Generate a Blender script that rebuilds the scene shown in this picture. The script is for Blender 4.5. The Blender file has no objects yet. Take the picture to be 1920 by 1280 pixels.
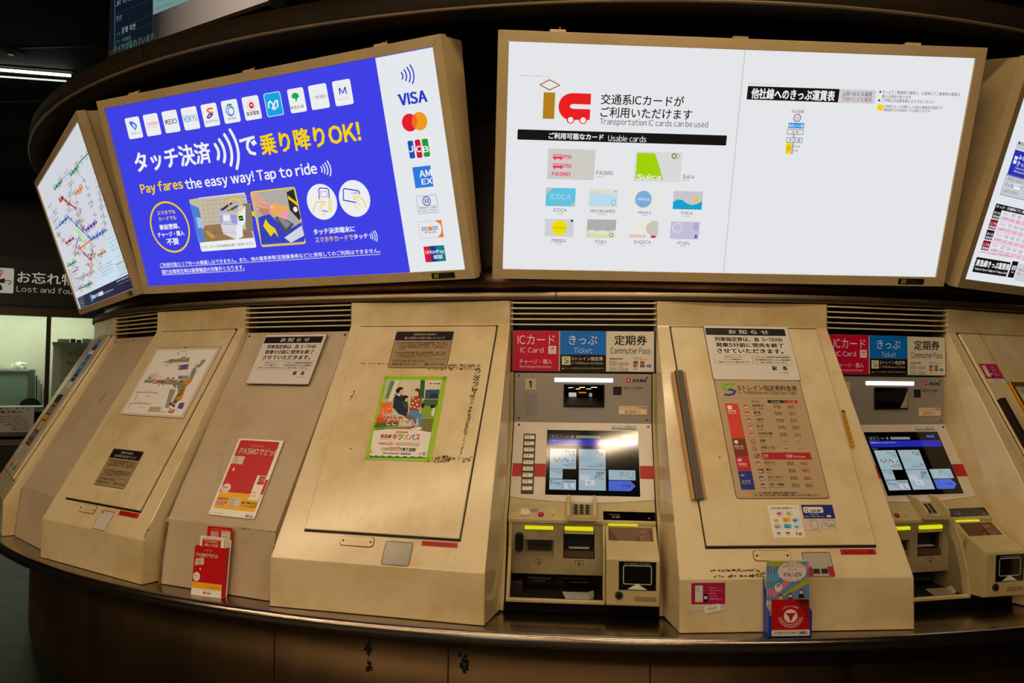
# Curved bank of railway ticket machines with lit sign boxes above, in an underground station hall.
import bpy, bmesh, math, random
from mathutils import Matrix, Vector
SC = bpy.context.scene
COL = SC.collection
rnd = random.Random(11)
Z0 = 0.75                      # counter height; drum-relative z is measured from the counter top

# ---------------------------------------------------------------- camera, world, exposure
cd = bpy.data.cameras.new('camera'); cam = bpy.data.objects.new('camera', cd); COL.objects.link(cam)
cd.sensor_width = 36; cd.lens = 28.555; cd.clip_start = 0.05; cd.clip_end = 100
_r = Vector((0.99617627, 0.08669681, 0.01079314)); _u = Vector((-0.00699592, -0.04398382, 0.99900775)); _f = Vector((-0.08708551, 0.99526332, 0.04320912))
cam.matrix_world = Matrix(((_r.x, _u.x, -_f.x, 0.0), (_r.y, _u.y, -_f.y, -7.16711), (_r.z, _u.z, -_f.z, 0.86502 + Z0), (0, 0, 0, 1)))
SC.camera = cam
wd = bpy.data.worlds.new('station_ambient'); SC.world = wd; wd.use_nodes = True
wd.node_tree.nodes['Background'].inputs[0].default_value = (1.0, 0.78, 0.52, 1)
wd.node_tree.nodes['Background'].inputs[1].default_value = 0.010
vs = SC.view_settings
SC.display_settings.display_device = 'sRGB'
vs.view_transform = 'Standard'; vs.look = 'None'; vs.exposure = 0.0; vs.gamma = 1.0; vs.use_curve_mapping = False
HALL = 36.0                    # radiance of the hall's fluorescent tubes
HALLC = (1.0, 0.74, 0.45)
SIGN = 0.93                    # brightness of the backlit sign faces

# ---------------------------------------------------------------- materials
def lin(h):
    c = [int(h[i:i+2], 16)/255 for i in (0, 2, 4)]
    return tuple(x/12.92 if x <= .04045 else ((x+.055)/1.055)**2.4 for x in c)
MATS = {}
def newmat(name):
    m = bpy.data.materials.new(name); m.use_nodes = True
    return m, m.node_tree, m.node_tree.nodes['Principled BSDF']
def flat(h, rough=.5, metal=0., spec=.4):
    k = ('p', h, rough, metal, spec)
    if k not in MATS:
        m, t, b = newmat('print_' + h); b.inputs['Base Color'].default_value = (*lin(h), 1)
        b.inputs['Roughness'].default_value = rough; b.inputs['Metallic'].default_value = metal
        b.inputs['Specular IOR Level'].default_value = spec; MATS[k] = m
    return MATS[k]
def lit(h, s=None):
    s = SIGN if s is None else s
    k = ('e', h, s)
    if k not in MATS:
        m, t, b = newmat('lit_' + h); b.inputs['Base Color'].default_value = (.004, .004, .004, 1)
        b.inputs['Roughness'].default_value = .35; b.inputs['Specular IOR Level'].default_value = .2
        b.inputs['Emission Color'].default_value = (*lin(h), 1); b.inputs['Emission Strength'].default_value = s; MATS[k] = m
    return MATS[k]
def ui(h):      # pixels of a glossy touch screen
    k = ('u', h)
    if k not in MATS:
        m, t, b = newmat('screen_' + h); b.inputs['Base Color'].default_value = (.004, .004, .004, 1)
        b.inputs['Roughness'].default_value = .07; b.inputs['Specular IOR Level'].default_value = .5
        b.inputs['Emission Color'].default_value = (*lin(h), 1); b.inputs['Emission Strength'].default_value = .62; MATS[k] = m
    return MATS[k]
def noisy(name, c1, c2, scale, rough=.4, metal=0., lo=.4, hi=.7, specks=0., bump=0., c3=None, stretch=(1, 1, 1), coat=0.):
    """painted or metal surface: two tones mixed by noise, optional dark specks"""
    if name in MATS: return MATS[name]
    m, t, b = newmat(name); N = t.nodes; L = t.links
    tc = N.new('ShaderNodeTexCoord'); mp = N.new('ShaderNodeMapping'); mp.inputs['Scale'].default_value = stretch
    L.new(tc.outputs['Object'], mp.inputs[0])
    n = N.new('ShaderNodeTexNoise'); n.inputs['Scale'].default_value = scale; n.inputs['Detail'].default_value = 6; n.inputs['Roughness'].default_value = .62
    L.new(mp.outputs[0], n.inputs['Vector'])
    r = N.new('ShaderNodeValToRGB'); e = r.color_ramp.elements
    e[0].position = lo; e[1].position = hi; e[0].color = (*c1, 1); e[1].color = (*c2, 1)
    L.new(n.outputs['Fac'], r.inputs[0]); out = r.outputs[0]
    if specks:
        v = N.new('ShaderNodeTexNoise'); v.inputs['Scale'].default_value = 60; v.inputs['Detail'].default_value = 2
        L.new(tc.outputs['Object'], v.inputs['Vector'])
        g = N.new('ShaderNodeMath'); g.operation = 'GREATER_THAN'; g.inputs[1].default_value = specks; L.new(v.outputs['Fac'], g.inputs[0])
        x = N.new('ShaderNodeMix'); x.data_type = 'RGBA'; L.new(g.outputs[0], x.inputs['Factor']); L.new(out, x.inputs['A'])
        x.inputs['B'].default_value = (*(c3 or (.08, .05, .03)), 1); out = x.outputs['Result']
    L.new(out, b.inputs['Base Color'])
    mr = N.new('ShaderNodeMapRange'); mr.inputs['To Min'].default_value = rough*.85; mr.inputs['To Max'].default_value = min(1, rough*1.25); L.new(n.outputs['Fac'], mr.inputs['Value']); L.new(mr.outputs[0], b.inputs['Roughness'])
    b.inputs['Metallic'].default_value = metal; b.inputs['Coat Weight'].default_value = coat; b.inputs['Coat Roughness'].default_value = .17
    if bump:
        bp = N.new('ShaderNodeBump'); bp.inputs['Strength'].default_value = bump; bp.inputs['Distance'].default_value = .002; L.new(n.outputs['Fac'], bp.inputs['Height']); L.new(bp.outputs[0], b.inputs['Normal'])
    MATS[name] = m; return m
CREAM = noisy('cream_paint', (.73, .60, .355), (.55, .385, .16), 3.4, rough=.40, lo=.44, hi=.70, specks=.79, coat=1.)
BLANK = noisy('grey_cream_paint', (.51, .41, .285), (.40, .275, .14), 3.2, rough=.5, lo=.42, hi=.8, specks=.79)
FRAME = noisy('tan_powder_coat', (.54, .41, .22), (.47, .355, .18), 5, rough=.5, lo=.4, hi=.7, specks=.80)
STEEL = noisy('brushed_steel', (.38, .32, .26), (.30, .24, .19), 4, rough=.20, metal=1., stretch=(1, 1, 14))
BANDM = noisy('band_steel', (.36, .275, .17), (.27, .20, .12), 6, rough=.40, metal=1., stretch=(.6, .6, 30))
BASEM = noisy('base_cladding', (.16, .098, .048), (.22, .138, .07), 2.2, rough=.42, metal=1., stretch=(1.5, 1.5, .15))
FASCIA = noisy('fascia_bronze', (.019, .012, .006), (.014, .009, .005), 2, rough=.6, metal=0.)
FASCIA.node_tree.nodes['Principled BSDF'].inputs['Specular IOR Level'].default_value = .12
DRUM = noisy('drum_wall', (.05, .036, .026), (.036, .026, .02), 3, rough=.42, metal=.6)
CEIL = noisy('ceiling_panel', (.016, .013, .010), (.012, .010, .008), 1, rough=.8)
FLOOR = noisy('floor_stone', (.010, .012, .008), (.006, .007, .005), 9, rough=.5)
OLIVE = noisy('olive_plastic', (.52, .43, .22), (.42, .34, .165), 5, rough=.42)
OLIVED = noisy('olive_dark_plastic', (.27, .22, .11), (.21, .17, .08), 5, rough=.45)
GREYP = noisy('warm_grey_panel', (.36, .33, .30), (.33, .30, .27), 8, rough=.38, metal=.25)
BEZEL = noisy('offwhite_bezel', (.66, .60, .53), (.60, .53, .45), 6, rough=.33)
BLACK = flat('0a0908', .45); GLOSSK = flat('060606', .08, 0, .5); RUBBER = flat('1a1611', .5)
CHROME = flat('b0aaa0', .22, 1.); DKBRN = flat('3c2a1c', .45); GRIME = noisy('grime', (.10, .06, .025), (.22, .15, .07), 40, rough=.8)
TAPERES = noisy('tape_residue_dirt', (.11, .075, .035), (.62, .53, .38), 45, rough=.7, lo=.42, hi=.62)
YLAMP = lit('d2d00c', 1.1)

# ---------------------------------------------------------------- mesh accumulator
_TX = {}
def glyph(ch):
    """outline of one character as (verts, faces); Latin letters use their full-width forms, close to the signs' grotesque"""
    if ch in 'Il|': return [(.08, 0), (.165, 0), (.165, .735), (.08, .735)], [(0, 1, 2, 3)]
    if ch == '1': return [(.26, 0), (.345, 0), (.345, .735), (.275, .735), (.12, .62), (.12, .53), (.26, .63)], [(0, 1, 2, 3, 6), (3, 4, 5, 6)]
    if ch not in _TX:
        c = bpy.data.curves.new('t', 'FONT'); c.body = chr(ord(ch)+0xFEE0) if 0x21 <= ord(ch) <= 0x7E else ch; c.resolution_u = 2
        o = bpy.data.objects.new('t', c); m = o.to_mesh()
        _TX[ch] = ([(p.co.x, p.co.y) for p in m.vertices], [tuple(p.vertices) for p in m.polygons])
        o.to_mesh_clear(); bpy.data.objects.remove(o); bpy.data.curves.remove(c)
    return _TX[ch]
def glyphs(s, bold):
    k = (s, bold, 0)
    if k not in _TX:
        v = []; f = []; x = 0.; gap = (.085, .10, .12)[bold]
        for ch in s:
            if ch == ' ': x += .26; continue
            if ch == '\u3000': x += 1.; continue
            gv, gf = glyph(ch)
            if not gv: x += .5; continue
            latin = 0x21 <= ord(ch) <= 0x7E or 0xFF01 <= ord(ch) <= 0xFF5E
            x0 = min(p[0] for p in gv); x1 = max(p[0] for p in gv); n = len(v)
            ox = x-x0+gap/2 if latin else x
            v += [(p[0]+ox, p[1]) for p in gv]; f += [tuple(i+n for i in q) for q in gf]
            x += (x1-x0+gap) if latin else 1.
        if bold:        # heavier weight: the same outlines repeated with a small shift
            d = (0, .012, .028)[bold]; n = len(v); V = []; F = []
            for q, (dx, dy) in enumerate(((-d, -d), (d, -d), (d, d), (-d, d), (0, 0))):
                V += [(p+dx, r+dy*.7) for p, r in v]; F += [tuple(i+q*n for i in e) for e in f]
            v, f = V, F
        _TX[k] = (v, f)
    return _TX[k]
def rrect(x0, y0, x1, y1, r, n=4):
    r = min(r, abs(x1-x0)/2.01, abs(y1-y0)/2.01)
    if r <= 0: return [(x0, y0), (x1, y0), (x1, y1), (x0, y1)]
    P = []
    for cx, cy, a in ((x1-r, y0+r, -90), (x1-r, y1-r, 0), (x0+r, y1-r, 90), (x0+r, y0+r, 180)):
        for i in range(n+1):
            t = math.radians(a+90*i/n); P.append((cx+r*math.cos(t), cy+r*math.sin(t)))
    return P
class Acc:
    def __init__(s): s.v = []; s.f = []; s.m = []; s.mats = []; s.smooth = []
    def mi(s, mat):
        if mat not in s.mats: s.mats.append(mat)
        return s.mats.index(mat)
    def add(s, vs, fs, mat, smooth=False):
        o = len(s.v); s.v += [tuple(x) for x in vs]; i = s.mi(mat)
        for f in fs: s.f.append(tuple(o+k for k in f)); s.m.append(i); s.smooth.append(smooth)
        return s
    def loft(s, A, B, mat, capA=True, capB=True, smooth=False):
        n = len(A); fs = [(i, (i+1) % n, n+(i+1) % n, n+i) for i in range(n)]
        s.add(list(A)+list(B), fs, mat, smooth)
        o = len(s.v)-2*n; i = s.mi(mat)
        if capA: s.f.append(tuple(o+k for k in reversed(range(n)))); s.m.append(i); s.smooth.append(False)
        if capB: s.f.append(tuple(o+n+k for k in range(n))); s.m.append(i); s.smooth.append(False)
        return s
    def box(s, x0, x1, y0, y1, z0, z1, mat):
        return s.loft([(x0, y0, z0), (x1, y0, z0), (x1, y1, z0), (x0, y1, z0)], [(x0, y0, z1), (x1, y0, z1), (x1, y1, z1), (x0, y1, z1)], mat)
    def prism(s, prof, u0, u1, mat):          # prof: (a, z) polygon extruded along u
        return s.loft([(u0, -a, z+Z0) for a, z in prof], [(u1, -a, z+Z0) for a, z in prof], mat)
    def slab(s, M, poly, h0, h1, mat):        # polygon in plane M (metres), from height h0 to h1 along the normal
        return s.loft([M @ Vector((x, y, h0)) for x, y in poly], [M @ Vector((x, y, h1)) for x, y in poly], mat)
    def rslab(s, M, u0, v0, u1, v1, h0, h1, mat, r=0): return s.slab(M, rrect(u0, v0, u1, v1, r), h0, h1, mat)
    def disc(s, M, cx, cy, r, h0, h1, mat, n=24, ry=None):
        return s.slab(M, [(cx+r*math.cos(2*math.pi*i/n), cy+(ry or r)*math.sin(2*math.pi*i/n)) for i in range(n)], h0, h1, mat)
    def dome(s, M, cx, cy, r, h0, h, mat, n=20):
        rings = [[M @ Vector((cx+r*math.cos(t)*math.cos(2*math.pi*i/n), cy+r*math.cos(t)*math.sin(2*math.pi*i/n), h0+h*math.sin(t))) for i in range(n)] for t in (0, .5, 1., 1.4)]
        for A, B in zip(rings, rings[1:]): s.loft(A, B, mat, False, B is rings[-1], True)
        return s
    def tube(s, pts, r, mat, n=8, closed=False):
        P = [Vector(p) for p in pts]; R = []
        for i, p in enumerate(P):
            d = (P[min(i+1, len(P)-1)]-P[max(i-1, 0)]).normalized(); a = d.orthogonal().normalized()
            if R and False: pass
            if abs(d.z) < .9: a = d.cross(Vector((0, 0, 1))).normalized()
            b = d.cross(a); R.append([p+r*(math.cos(2*math.pi*k/n)*a+math.sin(2*math.pi*k/n)*b) for k in range(n)])
        for i in range(len(R)-1): s.loft(R[i], R[i+1], mat, i == 0, i == len(R)-2, True)
        return s
    def ring(s, prof, a0, a1, n, mat, closed=True, smooth=True):   # prof (r, z) swept around the drum axis
        A = [a0+(a1-a0)*i/n for i in range(n+1)]; k = len(prof); vs = []; fs = []
        for a in A: vs += [(r*math.sin(a), -r*math.cos(a), z+Z0) for r, z in prof]
        for i in range(n):
            for j in range(k if closed else k-1):
                j2 = (j+1) % k; fs.append((i*k+j, (i+1)*k+j, (i+1)*k+j2, i*k+j2))
        s.add(vs, fs, mat, smooth)
        if closed:
            o = len(s.v)-len(vs); q = s.mi(mat)
            s.f.append(tuple(o+j for j in range(k))); s.f.append(tuple(o+n*k+j for j in reversed(range(k)))); s.m += [q, q]; s.smooth += [False, False]
        return s
    def art(s, items, M, mf, t=0., dz=.00015, sub=None):
        """flat print: items in millimetres on plane M, t = thickness of the carrier"""
        def put(poly, mat, z): s.add([M @ Vector((x/1000, y/1000, t+z*dz)) for x, y in poly], [tuple(range(len(poly)))], mat)
        def strip(P, w, closed, mat, z):
            n = len(P); Lf = []; Rt = []
            for i in range(n):
                a = P[i-1] if (i or closed) else P[i]; b = P[(i+1) % n] if (i < n-1 or closed) else P[i]
                d1 = Vector((P[i][0]-a[0], P[i][1]-a[1])); d2 = Vector((b[0]-P[i][0], b[1]-P[i][1]))
                d1 = d1.normalized() if d1.length > 1e-9 else d2.normalized(); d2 = d2.normalized() if d2.length > 1e-9 else d1
                d = d1+d2; d = d.normalized() if d.length > 1e-6 else d1
                nx, ny = -d.y, d.x; k = w/2/max(.5, d.dot(d1)); Lf.append((P[i][0]+nx*k, P[i][1]+ny*k)); Rt.append((P[i][0]-nx*k, P[i][1]-ny*k))
            V = [M @ Vector((x/1000, y/1000, t+z*dz)) for x, y in Lf+Rt]
            s.add(V, [(n+i, n+(i+1) % n, (i+1) % n, i) for i in range(n if closed else n-1)], mat)
        for it in items:
            k = it[0]; mat = mf(it[1])
            if k == 'r': put(rrect(it[2], it[3], it[4], it[5], it[6]), mat, it[7])
            elif k == 'o': strip(rrect(it[2], it[3], it[4], it[5], it[6]), it[7], True, mat, it[8])
            elif k == 'p': put(it[2], mat, it[3])
            elif k == 'l':
                strip(it[2], it[3], it[4] == 1, mat, it[5])
                if it[4] == 2:
                    for e in (it[2][0], it[2][-1]): put([(e[0]+it[3]/2*math.cos(a*.785), e[1]+it[3]/2*math.sin(a*.785)) for a in range(8)], mat, it[5])
            elif k == 'e':
                n = 28 if max(it[4], it[5]) > 6 else 12
                P = [(it[2]+it[4]*math.cos(2*math.pi*i/n), it[3]+it[5]*math.sin(2*math.pi*i/n)) for i in range(n)]
                if it[6]: strip(P, it[6], True, mat, it[7])
                else: put(P, mat, it[7])
            elif k == 't':
                v, f = glyphs(it[2], it[7])
                if not v: continue
                x0 = min(p[0] for p in v); x1 = max(p[0] for p in v); y0 = min(p[1] for p in v); y1 = max(p[1] for p in v)
                sx = (it[4]-it[3])/max(1e-6, x1-x0); sy = it[6]/max(1e-6, y1-y0)
                s.add([M @ Vector((( it[3]+(p[0]-x0)*sx)/1000, (it[5]-it[6]/2+(p[1]-y0)*sy)/1000, t+it[8]*dz)) for p in v], f, mat)
        return s
    def mesh(s, name, off=Vector((0, 0, 0)), bevel=0., segs=2):
        me = bpy.data.meshes.new(name)
        me.from_pydata([(x-off[0], y-off[1], z-off[2]) for x, y, z in s.v], [], s.f)
        for m in s.mats: me.materials.append(m)
        me.polygons.foreach_set('material_index', s.m); me.polygons.foreach_set('use_smooth', s.smooth)
        if bevel:
            bm = bmesh.new(); bm.from_mesh(me); bmesh.ops.recalc_face_normals(bm, faces=bm.faces)
            es = [e for e in bm.edges if len(e.link_faces) == 2 and e.calc_face_angle(0) > .45]
            bmesh.ops.bevel(bm, geom=es, offset=bevel, segments=segs, affect='EDGES', clamp_overlap=True, profile=.6)
            bm.to_mesh(me); bm.free()
        me.update(); return me
def plane(p0, p1):
    """plane in unrotated drum space through (a, z) p0 (top) and p1 (bottom): x right, y up the slope, z outward"""
    o = Vector((0, -p0[0], p0[1]+Z0)); b = Vector((0, -p1[0], p1[1]+Z0)); v = (o-b).normalized(); u = Vector((1, 0, 0)); n = u.cross(v)
    return Matrix(((u.x, v.x, n.x, o.x), (u.y, v.y, n.y, o.y), (u.z, v.z, n.z, o.z), (0, 0, 0, 1)))
def tag(o, label=None, cat=None, group=None, kind=None):
    for k, v in (('label', label), ('category', cat), ('group', group), ('kind', kind)):
        if v: o[k] = v
    return o
class Thing:
    """an Empty at the thing's base on the drum (facet angle phi, apothem a0, height z0) with its parts as children"""
    def __init__(s, name, label, cat, phi=0., a0=0., z0=0., group=None, M=None):
        s.o = bpy.data.objects.new(name, None); COL.objects.link(s.o); s.o.empty_display_size = .1
        s.off = Vector((0, -a0, z0+Z0)) if M is None else Vector((0, 0, 0))
        s.o.matrix_world = (Matrix.Rotation(phi, 4, 'Z') @ Matrix.Translation(s.off)) if M is None else M
        tag(s.o, label, cat, group)
    def part(s, name, acc, parent=None, label=None, bevel=0., kind=None):
        ob = bpy.data.objects.new(name, acc.mesh(name, s.off, bevel)); COL.objects.link(ob); ob.parent = parent or s.o
        return tag(ob, label, None, None, kind)
def solo(name, acc, label, cat, M, group=None, bevel=0., kind=None):
    ob = bpy.data.objects.new(name, acc.mesh(name, Vector((0, 0, 0)), bevel)); COL.objects.link(ob); ob.matrix_world = M
    return tag(ob, label, cat, group, kind)
def struct(name, acc, label=None, bevel=0.):
    ob = bpy.data.objects.new(name, acc.mesh(name, Vector((0, 0, 0)), bevel)); COL.objects.link(ob); ob['kind'] = 'structure'
    if label: ob['label'] = label
    return ob
# ---------------------------------------------------------------- printed matter, measured in millimetres on its own surface
ART={}
ART['pay']={"surf":"S0","c":[0.0,0.0]}
ART['pay']["items"]=[
('r','eceff3',638.6,-903.7,906.4,-42.1,0,1),
('r','f4f5f7',-795.0,-195.6,-701.5,-99.0,9,1),
('r','f4f5f7',-675.4,-195.9,-582.1,-98.7,9,1),
('r','f4f5f7',-554.6,-195.7,-461.1,-99.0,9,1),
('r','f4f5f7',-434.3,-196.9,-339.5,-99.4,9,1),
('r','f4f5f7',-312.1,-196.8,-219.6,-99.6,9,1),
('r','f4f5f7',-191.9,-196.1,-99.3,-99.3,9,1),
('r','f4f5f7',-72.3,-197.2,20.8,-99.4,9,1),
('r','f4f5f7',50.5,-197.1,141.4,-100.0,9,1),
('r','10a9ea',53.9,-194.6,138.5,-102.5,8,2),
('p','2f7fe0',[[-772.6,-116.1],[-749.3,-117.4],[-728.4,-131.6],[-725.4,-142.2],[-742.1,-160.6],[-756.9,-143.5],[-768.4,-129.4]],2),
('p','f4f5f7',[[-748.8,-126.7],[-734.5,-138.5],[-743.5,-151.7],[-753.0,-132.3]],3),
('t','5b4a9b','ODAKYU',-779.5,-716.3,-171.4,7.9,0,3),
('t','e04a3a','小田急箱根',-666.2,-591.4,-142.1,14.5,0,3),
('t','a89080','Odakyu Hakone',-667.6,-596.9,-157.8,7.3,0,3),
('t','1c1c5c','KEIO',-543.6,-470.6,-147.7,22.9,1,3),
('p','d8205a',[[-537.6,-138.1],[-527.5,-137.3],[-526.2,-146.4],[-538.0,-148.0]],4),
('t','2a8fd0','KEIKYU',-427.2,-347.1,-148.3,28.2,1,3),
('l','f06a18',[[-243.8,-122.5],[-269.7,-120.6],[-278.5,-127.7],[-265.2,-138.9],[-246.7,-138.9]],7.72,0,2),
('l','3038b0',[[-249.3,-143.3],[-273.7,-145.1],[-286.2,-155.6],[-278.2,-159.9],[-251.3,-147.9]],6.63,0,2),
('t','303048','SOTETSU',-304.1,-229.8,-175.3,9.3,0,3),
('e','3ab03a',-145.7,-119.4,14.9,4.5,0,2),
('e','2f9fe8',-148.9,-144.0,21.7,21.7,5.43,2),
('e','2060c0',-143.3,-147.1,16.3,16.3,4.34,2),
('t','4060b8','西武鉄道',-171.5,-122.9,-177.4,10.1,0,3),
('e','f2c0c0',-26.7,-139.4,22.3,22.3,3.19,2),
('e','e01020',-25.0,-137.7,13.3,13.3,0,2),
('p','f4f5f7',[[-31.3,-133.2],[-16.4,-133.7],[-25.3,-143.3]],3),
('t','101014','東急電鉄',-61.7,11.7,-170.4,17.2,1,3),
('l','f4f5f7',[[66.4,-161.9],[69.3,-141.6],[79.7,-134.7],[87.4,-140.2],[97.7,-159.0],[101.9,-166.4],[95.2,-168.8],[85.4,-164.3],[101.2,-145.7],[109.6,-136.7],[119.0,-137.9],[116.3,-157.7],[111.9,-165.4]],7.32,0,3),
('r','f4f5f7',179.2,-197.8,264.0,-100.2,9,1),
('r','f4f5f7',289.7,-197.8,382.9,-100.6,9,1),
('r','f4f5f7',412.8,-198.8,502.8,-100.3,9,1),
('p','12b04c',[[196.5,-130.0],[205.0,-119.8],[220.3,-117.4],[233.5,-123.7],[237.6,-135.4],[226.4,-140.7],[216.1,-156.0],[212.9,-140.3],[202.9,-139.9]],2),
('t','101014','都営交通',180.4,250.2,-175.4,12.3,0,3),
('t','505078','TOBU',317.2,374.0,-151.1,12.0,0,3),
('l','a0a0b8',[[296.7,-151.3],[367.3,-143.8]],1.0,0,2),
('l','a0a0b8',[[331.6,-125.7],[326.3,-160.5]],0.99,0,2),
('t','2a3cc8','M',441.0,476.7,-142.3,26.2,1,3),
('t','505a90','みなとみらい線',433.8,479.7,-174.4,5.1,0,3),
('e','d0d4e8',463.0,-142.6,23.2,23.2,0.97,2),
('t','f4f5f7','タッチ決済',-797.5,-311.3,-304.8,96.4,2,3),
('l','f4f5f7',[[-275.9,-275.9],[-270.9,-284.4],[-267.4,-292.7],[-265.3,-300.9],[-264.6,-309.0],[-265.5,-316.9],[-267.7,-324.7],[-271.5,-332.3],[-276.7,-339.8]],15.77,2,3),
('l','f4f5f7',[[-245.6,-258.7],[-238.6,-271.5],[-233.6,-284.1],[-230.5,-296.4],[-229.3,-308.6],[-230.0,-320.6],[-232.7,-332.4],[-237.3,-344.0],[-243.9,-355.5]],15.66,2,3),
('l','f4f5f7',[[-209.3,-240.5],[-200.4,-258.1],[-194.0,-275.3],[-190.2,-292.3],[-188.9,-309.0],[-190.2,-325.5],[-194.0,-341.8],[-200.4,-357.8],[-209.4,-373.7]],15.53,2,3),
('l','f4f5f7',[[-172.0,-224.6],[-161.8,-246.5],[-154.7,-268.1],[-150.8,-289.3],[-150.1,-310.3],[-152.5,-330.9],[-158.1,-351.4],[-166.8,-371.5],[-178.9,-391.5]],15.4,2,3),
('t','f4f5f7','で',-132.7,-37.6,-305.3,83.0,2,3),
('t','ffd600','乗り降りOK!',-21.1,509.5,-307.2,90.1,2,3),
('t','ffd600','Pay fares',-801.2,-523.3,-433.1,60.1,2,3),
('t','f4f5f7','the easy way! Tap to ride',-508.8,258.3,-438.5,61.9,2,3),
('l','f4f5f7',[[280.4,-430.0],[282.4,-432.9],[283.9,-435.7],[284.8,-438.5],[285.1,-441.2],[284.9,-443.9],[284.0,-446.5],[282.6,-449.0],[280.7,-451.5]],5.7,2,3),
('l','f4f5f7',[[292.5,-423.3],[295.4,-427.9],[297.4,-432.5],[298.7,-437.0],[299.2,-441.4],[298.9,-445.7],[297.8,-450.0],[295.9,-454.2],[293.2,-458.3]],5.68,2,3),
('l','f4f5f7',[[305.2,-416.7],[308.9,-422.9],[311.6,-429.1],[313.4,-435.2],[314.1,-441.2],[313.8,-447.1],[312.6,-453.0],[310.3,-458.7],[307.0,-464.3]],5.66,2,3),
('l','f4f5f7',[[318.5,-409.7],[323.2,-417.8],[326.7,-425.8],[328.9,-433.6],[329.8,-441.4],[329.4,-449.0],[327.8,-456.5],[324.9,-463.9],[320.7,-471.2]],5.64,2,3),
('e','ffd600',-669.5,-622.5,122.9,119.9,8.73,2),
('t','ffd600','スマホでも',-729.9,-612.1,-551.2,19.8,1,3),
('t','ffd600','カードでも',-728.4,-614.0,-580.0,19.8,1,3),
('t','f4f5f7','事前登録、',-737.7,-604.9,-619.7,26.3,2,3),
('t','f4f5f7','チャージ・購入',-760.6,-585.0,-655.2,25.4,2,3),
('t','f4f5f7','不要',-711.7,-631.6,-692.6,31.9,2,3),
('r','f4f5f7',-502.1,-751.3,-161.1,-500.5,8,1),
('r','cabfa8',-505.9,-707.3,-163.6,-504.0,4,2),
('p','9a7a58',[[-445.5,-630.0],[-349.2,-629.0],[-173.1,-674.6],[-164.4,-703.3],[-502.6,-708.3]],3),
('p','d39a3a',[[-451.2,-655.9],[-427.1,-657.5],[-388.3,-691.6],[-423.4,-692.0]],4),
('p','4f86d6',[[-507.6,-523.4],[-456.5,-545.7],[-456.7,-592.6],[-464.5,-706.9],[-503.3,-708.2]],4),
('p','a9c6ee',[[-487.0,-587.7],[-456.7,-592.6],[-456.9,-639.8],[-488.9,-640.2]],5),
('l','a09580',[[-420.3,-507.3],[-439.3,-627.9]],1.48,0,3),
('l','a09580',[[-393.9,-507.4],[-411.8,-631.9]],1.47,0,3),
('l','a09580',[[-367.8,-507.6],[-384.4,-635.9]],1.46,0,3),
('l','a09580',[[-341.7,-507.7],[-357.2,-639.8]],1.46,0,3),
('l','a09580',[[-315.8,-507.9],[-330.2,-643.8]],1.45,0,3),
('l','a09580',[[-290.1,-508.0],[-303.3,-647.7]],1.45,0,3),
('l','a09580',[[-264.5,-508.1],[-276.5,-651.6]],1.44,0,3),
('l','a09580',[[-239.1,-508.3],[-250.0,-655.5]],1.43,0,3),
('l','a09580',[[-213.8,-508.4],[-223.5,-659.4]],1.43,0,3),
('l','a09580',[[-427.5,-519.6],[-136.9,-518.4]],1.48,0,3),
('l','a09580',[[-433.3,-538.7],[-142.3,-537.9]],1.49,0,3),
('l','a09580',[[-439.2,-558.0],[-147.6,-557.5]],1.49,0,3),
('l','a09580',[[-445.0,-577.3],[-153.0,-577.2]],1.49,0,3),
('l','a09580',[[-450.9,-596.7],[-158.4,-596.9]],1.5,0,3),
('l','a09580',[[-456.8,-616.1],[-163.9,-616.7]],1.5,0,3),
('l','75583c',[[-437.8,-634.8],[-469.6,-705.0]],1.5,0,4),
('l','75583c',[[-387.4,-641.4],[-395.9,-705.3]],1.49,0,4),
('l','75583c',[[-337.6,-648.0],[-323.4,-705.6]],1.48,0,4),
('l','75583c',[[-288.2,-654.4],[-252.0,-706.0]],1.47,0,4),
('l','75583c',[[-239.4,-660.9],[-181.8,-706.3]],1.46,0,4),
('l','7c603f',[[-452.8,-661.1],[-169.4,-685.0]],1.51,0,4),
('p','8a7e6c',[[-191.4,-549.0],[-139.8,-548.1],[-158.2,-675.6],[-199.2,-672.8]],3),
('p','dedce6',[[-345.1,-626.7],[-242.0,-639.1],[-268.3,-708.6],[-342.3,-676.3]],4),
('p','cfcdd8',[[-340.2,-579.5],[-222.3,-583.4],[-242.3,-640.1],[-345.2,-629.3]],4),
('p','f2f0f4',[[-218.4,-555.4],[-175.4,-562.8],[-194.6,-632.3],[-216.5,-651.2],[-227.2,-696.7],[-269.9,-709.5],[-255.4,-648.5],[-239.2,-629.1]],5),
('p','b9b7c2',[[-337.7,-566.4],[-259.4,-534.9],[-200.7,-546.7],[-175.4,-562.8],[-223.9,-584.3],[-340.2,-581.6]],5),
('p','3a3a42',[[-330.5,-564.9],[-256.1,-537.2],[-242.5,-541.3],[-315.2,-571.2]],6),
('p','55555e',[[-291.5,-571.5],[-224.4,-552.9],[-210.2,-557.0],[-266.1,-577.0]],6),
('p','9fa0e2',[[-338.7,-588.4],[-322.2,-588.1],[-330.2,-625.2],[-343.0,-624.2]],6),
('p','9fa0e2',[[-276.4,-589.5],[-234.5,-588.6],[-243.9,-636.4],[-276.5,-632.6]],6),
('p','f4f2f4',[[-319.4,-592.4],[-280.7,-592.8],[-283.3,-618.2],[-321.0,-617.0]],6),
('l','8a8894',[[-345.3,-629.8],[-243.9,-641.0]],1.77,0,6),
('r','141416',-228.2,-623.8,-203.5,-601.5,0,6),
('p','30d030',[[-226.3,-612.1],[-213.8,-605.4],[-215.2,-610.4],[-205.8,-610.1],[-207.4,-616.1],[-216.9,-616.4],[-216.9,-621.5]],7),
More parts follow.
